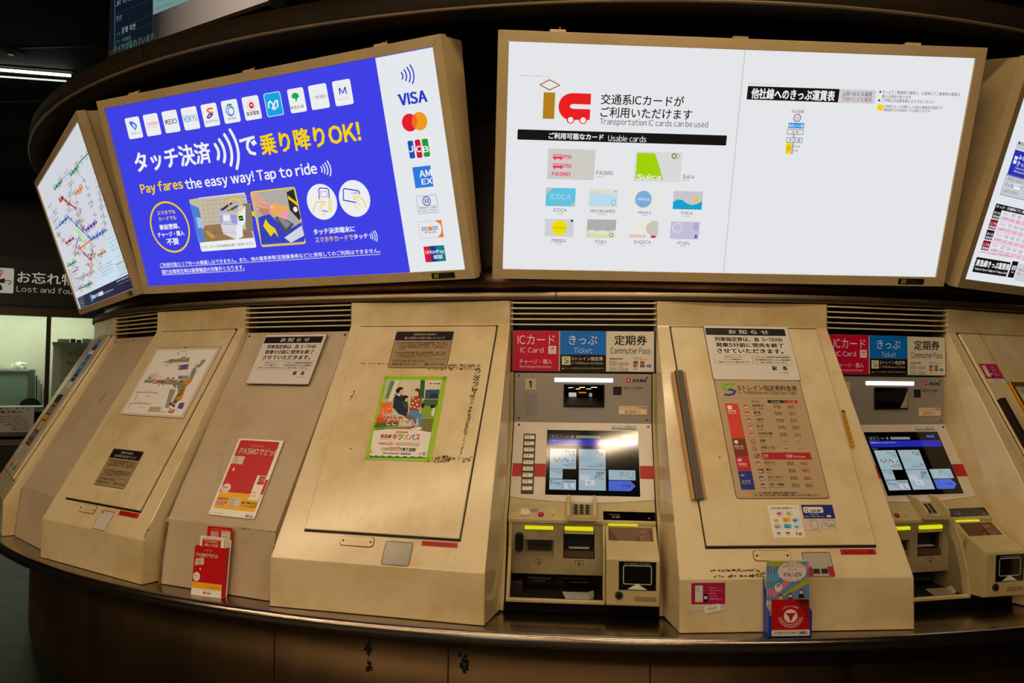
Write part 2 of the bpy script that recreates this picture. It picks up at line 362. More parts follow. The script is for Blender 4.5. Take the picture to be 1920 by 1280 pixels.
('p','55504c',[[-498.3,-498.2],[-442.0,-498.3],[-441.8,-502.4],[-498.6,-503.9]],5),
('e','ffd600',-233.6,-557.2,37.9,35.7,5.18,8),
('p','ffd600',[[-191.9,-579.2],[-132.9,-587.3],[-133.8,-612.4]],2),
('t','101014','スマホ・カード対応自動改札機でご利用ください。',-498.2,-169.4,-731.3,13.4,0,3),
('r','ffd600',-131.5,-751.6,124.0,-499.3,12,3),
('r','b5b0ac',-125.6,-746.5,118.1,-504.4,11,4),
('p','e3aa92',[[-124.0,-507.1],[-94.5,-505.7],[-51.7,-538.0],[-33.4,-553.3],[-18.1,-580.3],[-44.5,-608.0],[-77.4,-610.6],[-108.4,-593.2],[-125.3,-566.8]],5),
('p','c98a70',[[-93.6,-574.3],[-44.4,-583.2],[-43.9,-605.6],[-77.1,-609.6],[-104.9,-592.4]],6),
('p','f2b060',[[-14.9,-555.8],[72.0,-584.9],[45.7,-639.6],[-35.1,-608.7]],7),
('p','f0a0c0',[[26.5,-603.5],[63.5,-601.4],[46.0,-638.6],[8.6,-624.4]],8),
('l','b87a62',[[-97.2,-551.6],[-65.7,-566.6],[-29.3,-574.4]],2.25,0,6),
('l','b87a62',[[-111.3,-567.9],[-77.2,-585.6],[-47.2,-593.9]],2.26,0,6),
('l','b87a62',[[-58.0,-537.5],[-31.1,-557.0]],1.67,0,6),
('p','f0c8b4',[[-33.7,-566.7],[-15.0,-573.1],[-19.4,-585.1],[-34.0,-580.0]],7),
('p','d8a0a8',[[-54.0,-551.6],[-35.2,-548.2],[-28.9,-560.6],[-45.6,-563.2]],7),
('p','2b2b31',[[73.0,-519.2],[115.0,-509.3],[115.4,-527.7],[123.3,-635.4],[114.3,-647.0],[72.0,-597.2]],6),
('p','f0c818',[[76.7,-534.1],[119.6,-567.8],[121.8,-586.4],[74.9,-548.5]],8),
('e','f4f5f7',103.1,-597.1,12.0,12.0,0,8),
('p','3a44c0',[[-115.0,-617.8],[-49.5,-602.7],[30.3,-688.2],[122.8,-655.0],[124.5,-724.2],[117.3,-741.2],[-128.1,-739.9]],5),
('p','d8dce8',[[10.3,-717.0],[119.3,-669.5],[123.8,-714.3],[42.1,-741.6]],6),
('p','f0d820',[[-96.2,-657.0],[-73.7,-625.9],[-61.8,-649.3],[-29.7,-674.1],[-21.1,-715.0],[-39.9,-688.5],[-64.1,-707.2]],7),
('p','55555c',[[-23.3,-624.6],[10.4,-617.1],[80.8,-661.9],[27.8,-698.0]],6),
('p','8c8c94',[[-4.5,-626.0],[15.4,-622.5],[63.0,-658.1],[29.6,-678.2]],7),
('e','f4f5f7',252.0,-576.7,79.6,77.0,0,2),
('e','f4f5f7',423.1,-576.6,79.2,77.2,0,2),
('l','3346cc',[[241.1,-564.8],[248.6,-522.5],[257.0,-517.1],[294.0,-523.2],[299.1,-529.3],[294.6,-564.4]],4.76,0,3),
('o','6a6fb0',253.3,-556.4,287.9,-534.1,0,2.1,3),
('l','ffd600',[[194.6,-616.4],[222.2,-576.1],[233.0,-573.7],[269.3,-579.0],[265.4,-588.3],[246.5,-587.7],[233.9,-610.7]],4.83,0,4),
('e','ffd600',295.2,-577.3,7.3,7.3,3.15,4),
('e','ffd600',292.2,-590.4,7.4,7.4,3.15,4),
('e','ffd600',289.2,-603.5,7.4,7.4,3.16,4),
('e','ffd600',286.8,-613.9,7.4,7.4,3.17,4),
('l','3346cc',[[241.7,-613.2],[273.5,-620.0]],3.72,0,3),
('l','ffd600',[[242.1,-632.1],[255.5,-625.9]],4.8,0,4),
('l','3346cc',[[429.1,-593.9],[366.3,-578.4],[374.8,-535.0],[382.6,-531.0],[449.0,-546.2],[454.5,-552.2],[452.6,-561.4]],5.13,0,3),
('t','7076b0','CARD',411.5,446.7,-554.0,10.1,1,3),
('l','ffd600',[[418.9,-574.8],[425.8,-569.3],[453.5,-573.1],[470.7,-593.1],[474.5,-618.2]],4.1,0,4),
('l','ffd600',[[418.4,-577.1],[435.6,-582.3],[445.6,-609.8]],4.1,0,4),
('l','ffd600',[[417.9,-600.5],[435.3,-626.3]],4.11,0,4),
('t','f4f5f7','タッチ決済端末に',177.0,398.3,-702.4,26.3,2,3),
('t','ffd600','スマホやカードで',177.5,382.1,-738.1,25.0,1,3),
('t','f4f5f7','タッチ',384.8,458.8,-736.9,22.7,2,3),
('l','f4f5f7',[[468.1,-732.8],[469.9,-734.8],[471.2,-736.9],[472.2,-738.9],[472.7,-740.9],[472.8,-742.9],[472.4,-744.8],[471.7,-746.7],[470.5,-748.6]],4.14,2,3),
('l','f4f5f7',[[476.8,-726.7],[479.0,-730.2],[480.7,-733.7],[481.8,-737.2],[482.4,-740.6],[482.4,-744.0],[481.9,-747.3],[480.7,-750.6],[479.1,-753.9]],4.13,2,3),
('l','f4f5f7',[[487.0,-721.2],[489.7,-726.0],[491.8,-730.9],[493.1,-735.6],[493.8,-740.4],[493.7,-745.1],[493.0,-749.7],[491.6,-754.3],[489.4,-758.9]],4.12,2,3),
('l','f4f5f7',[[496.8,-717.6],[500.0,-723.5],[502.4,-729.3],[503.9,-735.1],[504.4,-740.8],[504.1,-746.5],[502.8,-752.1],[500.7,-757.7],[497.6,-763.2]],4.11,2,3),
('t','f4f5f7','ご利用可能エリア外への乗越しはできません。また、他の乗車券等(定期乗車券など)と併用してのご利用はできません。',-795.8,506.8,-803.0,21.0,1,3),
('l','d8d0c0',[[-794.1,-815.8],[504.2,-819.3]],3.11,0,2),
('t','f4f5f7','運行支障発生時は振替輸送の対象外となります。',-794.0,-259.2,-838.2,22.5,1,3),
('l','d8d0c0',[[-794.4,-852.7],[-261.3,-853.6]],3.25,0,2),
('l','2b3fcf',[[746.7,-112.8],[748.8,-116.0],[750.3,-119.2],[751.2,-122.3],[751.5,-125.3],[751.1,-128.3],[750.1,-131.1],[748.5,-133.8],[746.3,-136.5]],5.93,2,3),
('l','2b3fcf',[[761.1,-104.5],[764.2,-109.9],[766.4,-115.2],[767.7,-120.4],[768.1,-125.4],[767.7,-130.4],[766.4,-135.2],[764.2,-139.9],[761.2,-144.4]],5.91,2,3),
('l','2b3fcf',[[776.2,-97.5],[780.1,-104.8],[782.9,-112.0],[784.6,-118.9],[785.1,-125.8],[784.6,-132.4],[782.9,-139.0],[780.1,-145.3],[776.2,-151.6]],5.89,2,3),
('l','2b3fcf',[[790.7,-90.6],[795.4,-99.8],[798.7,-108.9],[800.7,-117.7],[801.2,-126.4],[800.5,-134.9],[798.4,-143.2],[794.9,-151.4],[790.0,-159.3]],5.86,2,3),
('t','2b3fcf','VISA',715.2,842.7,-212.8,46.0,2,3),
('t','2b3fcf','VISA',717.8,845.1,-213.1,46.0,2,3),
('p','2b3fcf',[[707.7,-193.6],[726.8,-194.4],[730.0,-205.0]],3),
('e','ea1c2c',749.1,-303.4,35.5,34.4,0,2),
('e','f79e1b',795.4,-303.4,35.1,35.0,0,3),
('p','ff6a20',[[777.8,-274.0],[784.8,-286.3],[785.7,-303.5],[780.0,-317.8],[769.9,-330.3],[761.5,-319.9],[758.2,-304.5],[765.3,-286.1]],4),
('r','1c50b8',725.1,-442.0,750.4,-372.4,6,2),
('t','f4f5f7','J',726.2,747.2,-405.0,24.8,2,3),
('r','d01838',758.7,-443.2,784.0,-371.9,6,2),
('t','f4f5f7','C',759.0,782.8,-408.7,24.7,2,3),
('r','18a038',791.4,-442.4,819.5,-372.5,6,2),
('t','f4f5f7','B',791.0,817.1,-412.3,24.6,2,3),
('r','2f7de2',728.6,-560.7,813.5,-476.9,0,2),
('t','f4f5f7','AM',756.6,814.3,-506.0,26.9,2,3),
('t','f4f5f7','EX',761.3,812.3,-537.5,22.6,2,3),
('o','8890c0',724.2,-663.5,819.5,-593.6,3,1.94,2),
('e','2040a8',771.1,-615.9,17.8,17.8,3.85,2),
('p','2040a8',[[764.4,-606.8],[770.0,-604.6],[767.4,-625.1],[762.5,-622.9]],3),
('p','2040a8',[[776.2,-605.1],[780.9,-608.2],[779.2,-623.3],[773.6,-625.6]],3),
('t','44506a','Diners Club',730.9,812.2,-640.3,13.3,0,3),
('t','44506a','INTERNATIONAL',729.5,812.3,-653.8,7.1,0,3),
('o','e8a080',715.3,-765.8,825.5,-696.8,0,1.47,2),
('p','f47a20',[[794.4,-696.7],[825.8,-696.2],[825.3,-765.2],[797.9,-766.2],[816.4,-750.0],[822.1,-732.2],[817.9,-711.5]],2),
('t','101014','DISC VER',728.1,803.8,-727.2,16.3,1,3),
('e','f47a20',769.0,-727.2,7.8,7.8,0,4),
('t','101014','NETWORK',738.6,795.7,-742.9,9.1,0,3),
('r','e21836',722.2,-866.0,758.5,-799.9,4,2),
('r','1c3a94',749.9,-865.3,787.7,-799.3,2,3),
('r','0a8090',779.7,-864.9,820.6,-799.1,4,4),
('t','f4f5f7','UnionPay',728.1,818.1,-825.0,20.2,1,6),
('t','f4f5f7','银联',762.7,807.7,-846.1,17.5,1,6),
]
ART['usable']={"surf":"S1","c":[0.0,0.0]}
ART['usable']["items"]=[
('l','c3c7cc',[[-4.1,-33.7],[3.3,-910.0]],3.17,0,1),
('t','88888c','PASMO取扱IC 10社共通利用カード一覧',-862.0,-748.1,-159.6,3.7,0,3),
('l','b0701c',[[-781.8,-191.2],[-746.6,-172.0],[-706.8,-190.2],[-745.0,-209.0]],4.27,1,2),
('r','b8801c',-766.7,-314.9,-722.6,-217.8,2,2),
('p','f01e1e',[[-584.8,-217.5],[-657.5,-217.4],[-666.7,-219.1],[-673.5,-220.7],[-680.2,-223.7],[-686.4,-227.2],[-692.1,-231.6],[-696.7,-236.8],[-700.9,-242.6],[-704.0,-248.8],[-706.1,-255.8],[-707.3,-262.4],[-707.4,-269.5],[-706.6,-276.5],[-704.8,-283.1],[-702.0,-290.0],[-698.3,-296.1],[-693.6,-301.6],[-688.4,-306.7],[-682.3,-310.7],[-675.7,-313.9],[-668.7,-316.5],[-661.7,-317.7],[-672.1,-316.1],[-645.0,-315.8],[-625.2,-315.2],[-594.5,-314.8],[-584.6,-314.5],[-584.4,-275.2],[-649.6,-274.8],[-657.5,-273.6],[-662.1,-270.5],[-664.3,-266.8],[-662.1,-262.0],[-657.3,-258.6],[-650.5,-257.4],[-584.4,-257.8]],2),
('e','f01e1e',-658.9,-314.8,15.5,15.5,0,2),
('e','f01e1e',-610.4,-314.8,15.5,15.5,0,2),
('e','f4f5f7',-658.8,-316.2,10.6,10.6,0,3),
('e','f4f5f7',-610.3,-316.2,10.7,10.7,0,3),
('t','101014','交通系ICカードが',-545.7,-221.8,-235.7,39.4,1,3),
('t','101014','ご利用いただけます',-544.3,-186.2,-283.4,39.8,1,3),
('t','303034','Transportation IC cards can be used',-544.4,-119.7,-321.0,30.5,0,3),
('r','15110f',-861.7,-395.6,-39.9,-357.1,3,2),
('t','f4f5f7','ご利用可能なカード',-741.0,-527.0,-377.5,24.0,2,3),
('t','f4f5f7','Usable cards',-508.3,-357.8,-380.0,24.1,0,3),
('r','d4d1cb',-740.0,-542.6,-554.1,-425.9,3,2),
('r','e8396f',-721.2,-463.7,-681.6,-447.3,2,3),
('r','e8dcd8',-719.1,-455.6,-714.1,-450.3,0,4),
('r','e8dcd8',-711.8,-455.4,-706.8,-450.1,0,4),
('r','e8dcd8',-704.5,-455.2,-699.5,-449.9,0,4),
('r','e8dcd8',-697.2,-455.0,-692.2,-449.7,0,4),
('r','e8dcd8',-689.9,-454.8,-684.9,-449.5,0,4),
('e','e8396f',-713.0,-465.3,3.6,3.6,0,3),
('e','e8396f',-688.9,-464.7,3.6,3.6,0,3),
('t','e8396f','mo',-677.9,-648.1,-456.0,15.1,2,3),
('r','e8396f',-719.7,-498.4,-679.9,-481.9,2,3),
('r','e8dcd8',-717.5,-490.3,-712.5,-485.0,0,4),
('r','e8dcd8',-710.2,-490.1,-705.2,-484.8,0,4),
('r','e8dcd8',-702.9,-489.9,-697.9,-484.6,0,4),
('r','e8dcd8',-695.6,-489.7,-690.5,-484.4,0,4),
('r','e8dcd8',-688.2,-489.5,-683.2,-484.2,0,4),
('e','e8396f',-711.5,-500.0,3.6,3.6,0,3),
('e','e8396f',-687.2,-499.4,3.6,3.6,0,3),
('t','e8396f','mo',-676.2,-646.3,-490.7,15.2,2,3),
('t','e8396f','PASMO',-721.9,-648.4,-522.2,16.2,2,3),
('t','101014','PASMO',-546.1,-480.0,-513.7,15.3,0,3),
('t','505054','パスモ',-546.5,-519.7,-529.6,8.1,0,3),
('r','dfdfdf',-397.1,-542.3,-209.6,-426.7,3,2),
('p','a6d608',[[-390.1,-433.0],[-323.2,-432.5],[-315.7,-439.0],[-280.2,-530.4],[-284.4,-535.9],[-389.4,-535.4]],3),
('t','f4f5f7','Suica',-385.6,-287.7,-524.1,22.6,2,5),
('e','2c2c2c',-242.8,-441.1,8.6,8.6,3.19,3),
('e','a0c818',-231.1,-441.7,8.6,8.6,3.19,4),
('t','101014','Suica',-201.8,-155.9,-518.2,15.4,0,3),
('t','505054','スイカ',-201.4,-174.7,-533.2,8.2,0,3),
('r','62c8e6',-741.7,-647.5,-624.5,-576.1,2,2),
('p','c0c4c6',[[-742.1,-576.0],[-712.1,-576.1],[-739.9,-605.5]],3),
('p','c0c4c6',[[-624.5,-625.5],[-624.3,-647.5],[-645.3,-646.6]],3),
('t','a9dcea','ICOCA',-724.4,-642.5,-610.2,20.1,2,3),
('e','f0a030',-684.5,-633.3,4.1,4.1,0,3),
('t','303034','ICOCA',-708.2,-657.0,-662.7,13.8,0,3),
('t','505054','イコカ',-692.7,-671.3,-676.3,6.9,0,3),
('r','e6e2d4',-570.4,-647.9,-454.8,-575.7,2,2),
('r','bfe0f5',-566.7,-643.5,-458.5,-595.8,0,3),
('e','8c9cc8',-471.4,-629.2,8.4,11.9,1.85,4),
('l','6a70b0',[[-471.9,-586.6],[-460.6,-581.3]],2.3,0,3),
('t','909090','HAYAKAKEN',-565.6,-531.2,-590.7,4.1,0,3),
('t','303034','HAYAKAKEN',-561.4,-463.5,-662.7,13.8,0,3),
('t','505054','はやかけん',-533.0,-494.1,-676.3,6.9,0,3),
('r','eeede4',-401.0,-648.5,-282.8,-575.2,2,2),
('e','7fb2de',-351.8,-612.1,33.4,33.4,0,3),
('t','f4f5f7','nimoca',-376.8,-326.6,-610.4,12.8,2,3),
('t','303034','nimoca',-369.1,-317.6,-663.1,13.0,0,3),
('t','505054','ニモカ',-354.4,-331.8,-675.9,7.0,0,3),
('r','cdcdd0',-231.4,-648.7,-113.3,-576.3,2,2),
('p','16a5d8',[[-230.8,-619.3],[-214.7,-609.7],[-195.7,-610.6],[-175.6,-624.0],[-156.1,-630.4],[-132.9,-625.3],[-114.1,-614.2],[-113.1,-648.0],[-230.2,-647.9]],3),
('e','f4cc18',-140.0,-610.6,8.4,8.4,0,4),
('e','f4cc18',-123.3,-606.5,4.7,4.7,0,4),
('t','303034','TOICA',-196.7,-148.2,-662.9,13.0,0,3),
('t','505054','トイカ',-182.6,-161.2,-676.1,7.0,0,3),
('r','d6d6d8',-741.2,-768.9,-624.9,-698.1,2,2),
('e','f4e400',-682.1,-733.1,29.9,29.9,0,3),
('t','8a7a20','manaca',-709.7,-655.8,-733.6,9.3,0,3),
('r','333333',-637.7,-708.8,-629.3,-699.5,0,3),
('t','303034','manaca',-711.1,-654.7,-784.7,13.2,0,3),
('t','505054','マナカ',-692.7,-671.1,-797.1,7.1,0,3),
('r','b4b4b2',-571.4,-770.4,-454.6,-696.5,2,2),
('p','e8e6d0',[[-569.5,-742.3],[-549.0,-738.1],[-529.9,-742.4],[-506.6,-738.6],[-482.7,-742.8],[-454.4,-736.0],[-454.0,-769.9],[-571.2,-770.0]],3),
('t','c8d020','Kitaca',-568.9,-487.3,-760.2,15.0,1,3),
('e','889018',-471.3,-758.0,7.5,7.5,3.3,4),
('t','303034','Kitaca',-534.5,-491.4,-783.9,14.1,0,3),
('t','505054','キタカ',-523.8,-502.0,-796.4,7.1,0,3),
('r','efeee2',-401.6,-769.1,-283.3,-697.3,2,2),
('p','cfcabc',[[-306.4,-697.6],[-284.6,-697.6],[-282.7,-754.9],[-301.4,-759.0],[-321.1,-751.0],[-333.0,-732.4],[-329.0,-711.2]],3),
('t','e04a80','SUGOCA',-397.4,-331.4,-759.2,11.3,1,3),
('e','d82a70',-300.3,-760.9,11.9,5.2,0,4),
('t','303034','SUGOCA',-378.0,-308.0,-783.6,13.2,0,3),
('t','505054','スゴカ',-354.7,-332.7,-796.6,7.1,0,3),
('r','c9c5de',-232.2,-767.9,-113.9,-697.2,2,2),
('e','dcd8ea',-204.6,-722.5,18.9,18.9,6.62,3),
('r','b4aecf',-138.3,-732.6,-119.3,-700.7,0,3),
('r','6a50b0',-130.7,-763.3,-121.2,-749.1,0,3),
('t','303034','PiTaPa',-199.1,-149.7,-783.8,13.3,0,3),
('t','505054','ピタパ',-184.5,-163.4,-796.9,7.1,0,3),
('t','88888c','東急線他社線きっぷ運賃表 2024.3 / 渋谷',20.9,147.4,-161.3,3.7,0,3),
('r','141212',22.3,-220.1,386.0,-170.2,0,2),
('t','f4f5f7','他社線へのきっぷ運賃表',38.5,370.2,-196.6,39.6,2,3),
('r','d0d2d6',387.3,-220.9,531.6,-170.3,0,2),
('t','101014','上段=おとな運賃',398.1,517.7,-185.7,17.0,0,3),
('t','b02030','下段=こども運賃',399.6,518.9,-206.1,17.1,0,3),
('e','101014',549.4,-175.7,3.9,3.9,0,2),
('t','101014','きっぷでご乗車時の運賃と、交通系ICでご乗車時の運賃は',558.5,870.7,-175.6,13.3,0,3),
('t','101014','異なる場合があります',558.7,676.0,-192.0,13.3,0,3),
('e','101014',549.4,-207.2,4.0,4.0,0,2),
('t','101014','ご不明な点は駅係員におたずねください',558.6,772.8,-207.0,13.3,0,3),
('r','ffd800',546.3,-245.3,569.5,-222.7,0,2),
('t','101014','は当駅できっぷを購入した場合の乗継割引運賃です',572.4,810.5,-228.5,11.5,0,3),
('t','101014','(乗継割引は交通系ICでも適用されます)',572.1,763.5,-241.8,11.5,0,3),
('t','101014','日比谷線',206.6,255.5,-258.4,13.4,0,3),
('e','a5979b',231.8,-282.9,13.4,13.4,5.44,2),
('t','101014','H',227.7,236.4,-283.1,8.6,1,3),
('r','1a96e0',200.4,-322.2,263.0,-301.9,0,2),
('t','f4f5f7','東京メトロ線',202.5,260.8,-312.5,12.5,1,3),
('o','606064',199.3,-344.8,262.7,-327.1,0,1.99,2),
('t','b02030','当 駅',216.8,245.5,-336.1,12.6,0,3),
('o','606064',200.0,-375.8,262.8,-358.4,0,2.0,2),
('t','101014','中 目 黒',209.6,254.9,-367.7,12.6,0,3),
('l','9aa4a8',[[226.3,-345.9],[226.8,-357.6]],5.99,0,2),
('r','ffd800',201.3,-420.5,222.2,-377.8,0,2),
('t','303030','300',203.8,220.9,-394.7,9.8,0,3),
('t','c04020','150',205.1,219.6,-404.5,8.8,0,3),
('r','b5a6a4',223.8,-420.8,231.7,-377.6,0,2),
('t','505054','恵比寿',234.3,258.1,-391.3,8.8,0,3),
('t','505054','広尾',233.9,250.0,-407.6,8.8,0,3),
]
ART['map']={"surf":"S-1","c":[0.0,0.0]}
ART['map']["items"]=[
('p','cfe3f2',[[229.4,-717.9],[564.6,-678.8],[600.8,-609.2],[900.1,-601.1],[916.6,-835.0],[-138.8,-818.7]],1),
('e','b9e0a0',-28.9,-489.4,49.8,49.8,0,1),
('l','1d8f4a',[[899.5,-198.4],[594.1,-187.9],[426.2,-196.3]],6.67,0,2),
('l','1d8f4a',[[559.1,-195.9],[277.6,-192.1]],16.8,0,2),
('l','1c7c64',[[-0.9,-165.3],[-345.5,-159.2]],17.04,0,2),
('l','888c90',[[258.6,-172.2],[-161.1,-155.0]],4.35,0,2),
('l','4a8a70',[[277.6,-192.1],[195.8,-241.8],[76.6,-279.1],[-142.7,-343.7]],5.77,0,2),
('l','e07a28',[[490.4,-298.4],[240.4,-293.5]],17.22,0,2),
('l','e07a28',[[240.4,-293.5],[187.0,-337.6],[222.3,-402.0],[110.3,-483.8]],7.32,0,2),
('l','7a6aa0',[[497.1,-224.3],[590.2,-283.4],[575.8,-357.9],[561.4,-419.4],[560.4,-488.2]],4.09,0,2),
('l','6a3aa8',[[547.9,-500.1],[173.2,-497.7]],17.12,0,2),
('l','6a3aa8',[[173.2,-497.7],[-25.7,-398.0]],7.09,0,2),
('l','2a66c8',[[904.1,-305.2],[838.8,-395.9],[770.1,-471.7],[692.6,-567.1]],6.09,0,2),
('l','2a66c8',[[690.0,-568.5],[253.4,-560.0]],16.51,0,2),
('l','2a66c8',[[253.4,-560.0],[30.0,-462.2],[-204.5,-354.8]],9.29,0,2),
('l','2a66c8',[[-178.2,-358.9],[-583.7,-353.3]],16.68,0,2),
('l','6a98d8',[[-583.7,-353.3],[-814.7,-351.5]],8.98,0,2),
('l','c01828',[[-303.6,-241.8],[-171.7,-243.7],[-42.3,-300.8]],23.68,0,2),
('l','c01828',[[-42.3,-300.8],[126.8,-359.0],[95.9,-431.7],[110.3,-483.8]],11.14,0,2),
('l','a03838',[[-251.0,-483.0],[-582.6,-476.3]],15.76,0,2),
('l','905050',[[-582.6,-476.3],[-777.6,-370.5]],7.22,0,2),
('l','b8a098',[[-713.2,-207.6],[-555.7,-277.8],[-813.1,-294.1]],5.52,0,2),
('l','a02020',[[-177.6,-558.2],[-84.0,-606.3],[15.5,-648.9]],11.65,0,2),
('l','1d8f4a',[[-433.4,-612.1],[-809.5,-605.1]],16.54,0,2),
('l','9a60c0',[[-434.1,-663.9],[-701.1,-659.3]],8.29,0,2),
('l','b07030',[[519.3,-662.1],[275.3,-658.8]],13.05,0,2),
('l','e06a20',[[174.6,-614.1],[-31.5,-702.6],[-106.8,-663.3]],11.88,0,2),
('l','e8c818',[[-448.8,-651.3],[-429.2,-681.0]],19.4,0,2),
('l','208060',[[-154.9,-780.0],[-413.1,-780.1]],18.2,0,2),
('l','208060',[[-413.1,-780.1],[-705.9,-775.6]],8.79,0,2),
('l','a89c9c',[[31.2,-725.6],[-524.3,-718.6]],17.34,0,2),
('l','8c7c7c',[[-524.3,-718.6],[-671.8,-760.0]],5.4,0,2),
('l','c02020',[[8.1,-622.4],[35.2,-654.2],[191.8,-614.2]],14.88,0,2),
('l','c8d0d0',[[-844.9,-289.3],[-586.1,-289.6],[-504.1,-264.2]],5.7,0,2),
('l','6a5ab0',[[-435.7,-581.0],[-218.6,-521.3],[-54.6,-501.3]],8.26,0,2),
('l','e08040',[[-296.0,-597.2],[-238.2,-561.3],[248.7,-562.3]],9.34,0,2),
('l','909498',[[248.7,-562.3],[184.5,-653.2],[260.5,-701.5]],4.44,0,2),
('t','2c2c34','渋谷',815.1,877.3,-182.4,8.2,0,3),
('t','2c2c34','新宿',774.5,837.8,-209.5,8.4,0,3),
('t','2c2c34','池袋',661.9,727.8,-176.8,8.4,0,3),
('t','2c2c34','上野',618.7,685.7,-204.6,8.6,0,3),
('t','2c2c34','銀座',499.1,569.1,-174.3,8.7,0,3),
('t','2c2c34','東京',452.5,523.7,-210.0,8.9,0,3),
('t','2c2c34','大手町',441.4,547.8,-179.5,8.8,0,3),
('e','e8ecee',514.1,-195.3,6.6,6.6,0,3),
('t','2c2c34','霞ケ関',386.6,495.3,-210.0,9.0,0,3),
('e','e8ecee',422.0,-194.1,6.7,6.7,0,3),
('t','2c2c34','表参道',248.8,362.7,-176.4,9.1,0,3),
('e','e8ecee',326.6,-192.8,6.9,6.9,0,3),
('t','2c2c34','青山',-122.1,-35.7,-146.7,9.5,0,3),
('e','e8ecee',-55.7,-164.3,7.6,7.6,0,3),
('t','2c2c34','赤坂',-189.3,-100.9,-180.0,9.8,0,3),
('e','e8ecee',-168.4,-162.3,7.8,7.8,0,3),
('t','2c2c34','六本木',-380.5,-240.8,-142.0,9.9,0,3),
('e','e8ecee',-285.4,-160.3,8.1,8.1,0,3),
('t','2c2c34','恵比寿',128.4,246.9,-153.3,9.1,0,3),
('t','2c2c34','広尾',89.1,169.8,-182.9,9.4,0,3),
('t','2c2c34','神谷町',-83.4,43.7,-144.3,9.4,0,3),
('t','2c2c34','日比谷',-147.8,-17.9,-174.7,9.7,0,3),
('t','2c2c34','浅草',204.4,282.0,-183.8,9.2,0,3),
('t','2c2c34','田原町',199.3,315.3,-233.1,9.4,0,3),
('t','2c2c34','稲荷町',128.6,247.3,-216.8,9.4,0,3),
('t','2c2c34','神田',114.7,194.8,-231.3,9.5,0,3),
('t','2c2c34','三越前',97.6,217.9,-276.8,9.7,0,3),
('t','2c2c34','京橋',33.5,115.9,-256.0,9.8,0,3),
('t','2c2c34','新橋',-8.8,74.8,-268.5,9.9,0,3),
('t','2c2c34','虎ノ門',-28.4,97.1,-314.8,10.1,0,3),
('t','2c2c34','溜池山王',-141.1,31.2,-293.6,10.2,0,3),
('t','2c2c34','外苑前',-117.4,11.8,-340.8,10.4,0,3),
('t','2c2c34','四ツ谷',-210.8,-77.6,-319.7,10.4,0,3),
('t','2c2c34','後楽園',375.5,484.8,-281.8,9.3,0,3),
('e','e8ecee',450.2,-297.6,6.7,6.7,0,3),
('t','2c2c34','茗荷谷',332.0,443.1,-311.8,9.5,0,3),
('e','e8ecee',368.2,-296.0,6.9,6.9,0,3),
('t','2c2c34','新大塚',204.4,320.4,-278.1,9.6,0,3),
('e','e8ecee',283.6,-294.3,7.0,7.0,0,3),
('t','2c2c34','荻窪',166.4,245.3,-288.1,9.7,0,3),
('t','2c2c34','中野',182.0,260.6,-342.7,9.9,0,3),
('t','2c2c34','高円寺',111.1,231.0,-332.0,10.0,0,3),
('t','2c2c34','綾瀬',186.2,264.8,-386.0,10.1,0,3),
('t','2c2c34','北千住',135.1,254.2,-375.1,10.1,0,3),
('t','2c2c34','町屋',150.0,229.6,-393.9,10.2,0,3),
('t','2c2c34','千駄木',150.5,269.2,-442.1,10.4,0,3),
('t','2c2c34','根津',104.7,185.5,-426.3,10.4,0,3),
('t','2c2c34','湯島',125.5,205.9,-474.9,10.6,0,3),
('t','2c2c34','乃木坂',37.6,160.9,-459.2,10.7,0,3),
('t','2c2c34','代々木',448.0,554.3,-223.6,8.9,0,3),
('t','2c2c34','渋谷',551.2,620.0,-284.2,9.0,0,3),
('t','2c2c34','新宿',534.9,604.2,-277.4,9.0,0,3),
('t','2c2c34','池袋',568.9,637.4,-326.4,9.2,0,3),
('t','2c2c34','上野',527.5,597.0,-314.6,9.2,0,3),
('t','2c2c34','銀座',561.6,630.4,-363.6,9.4,0,3),
('t','2c2c34','東京',519.5,589.3,-352.9,9.4,0,3),
('t','2c2c34','大手町',534.9,638.6,-403.6,9.5,0,3),
('t','2c2c34','霞ケ関',491.8,597.0,-393.9,9.6,0,3),
('t','2c2c34','表参道',489.1,594.5,-415.7,9.7,0,3),
('t','2c2c34','青山',544.7,614.2,-468.6,9.8,0,3),
('t','2c2c34','赤坂',506.2,576.6,-461.7,9.9,0,3),
('t','2c2c34','六本木',429.9,537.9,-484.7,10.1,0,3),
('e','e8ecee',503.7,-499.8,6.7,6.7,0,3),
('t','2c2c34','恵比寿',377.4,487.5,-514.4,10.3,0,3),
('e','e8ecee',413.2,-499.2,6.9,6.9,0,3),
('t','2c2c34','広尾',260.4,337.2,-483.1,10.4,0,3),
('e','e8ecee',319.6,-498.6,7.0,7.0,0,3),
('t','2c2c34','神谷町',184.5,302.1,-513.7,10.6,0,3),
('e','e8ecee',222.8,-498.0,7.2,7.2,0,3),
('t','2c2c34','日比谷',65.5,187.8,-469.5,10.7,0,3),
('t','2c2c34','浅草',80.8,162.4,-477.2,10.7,0,3),
('t','2c2c34','田原町',-35.8,90.4,-419.6,10.6,0,3),
('t','2c2c34','稲荷町',-41.5,84.9,-427.3,10.7,0,3),
('t','2c2c34','神田',851.1,912.7,-298.3,8.6,0,3),
('t','2c2c34','三越前',858.4,950.1,-341.9,8.7,0,3),
('t','2c2c34','京橋',829.0,891.2,-328.3,8.8,0,3),
('t','2c2c34','新橋',852.0,913.8,-372.1,8.9,0,3),
('t','2c2c34','虎ノ門',790.8,885.0,-358.6,8.9,0,3),
('t','2c2c34','溜池山王',798.2,922.9,-402.5,9.1,0,3),
('t','2c2c34','外苑前',766.9,862.0,-389.0,9.1,0,3),
('t','2c2c34','四ツ谷',787.9,882.4,-432.7,9.2,0,3),
('t','2c2c34','後楽園',738.8,835.1,-419.1,9.2,0,3),
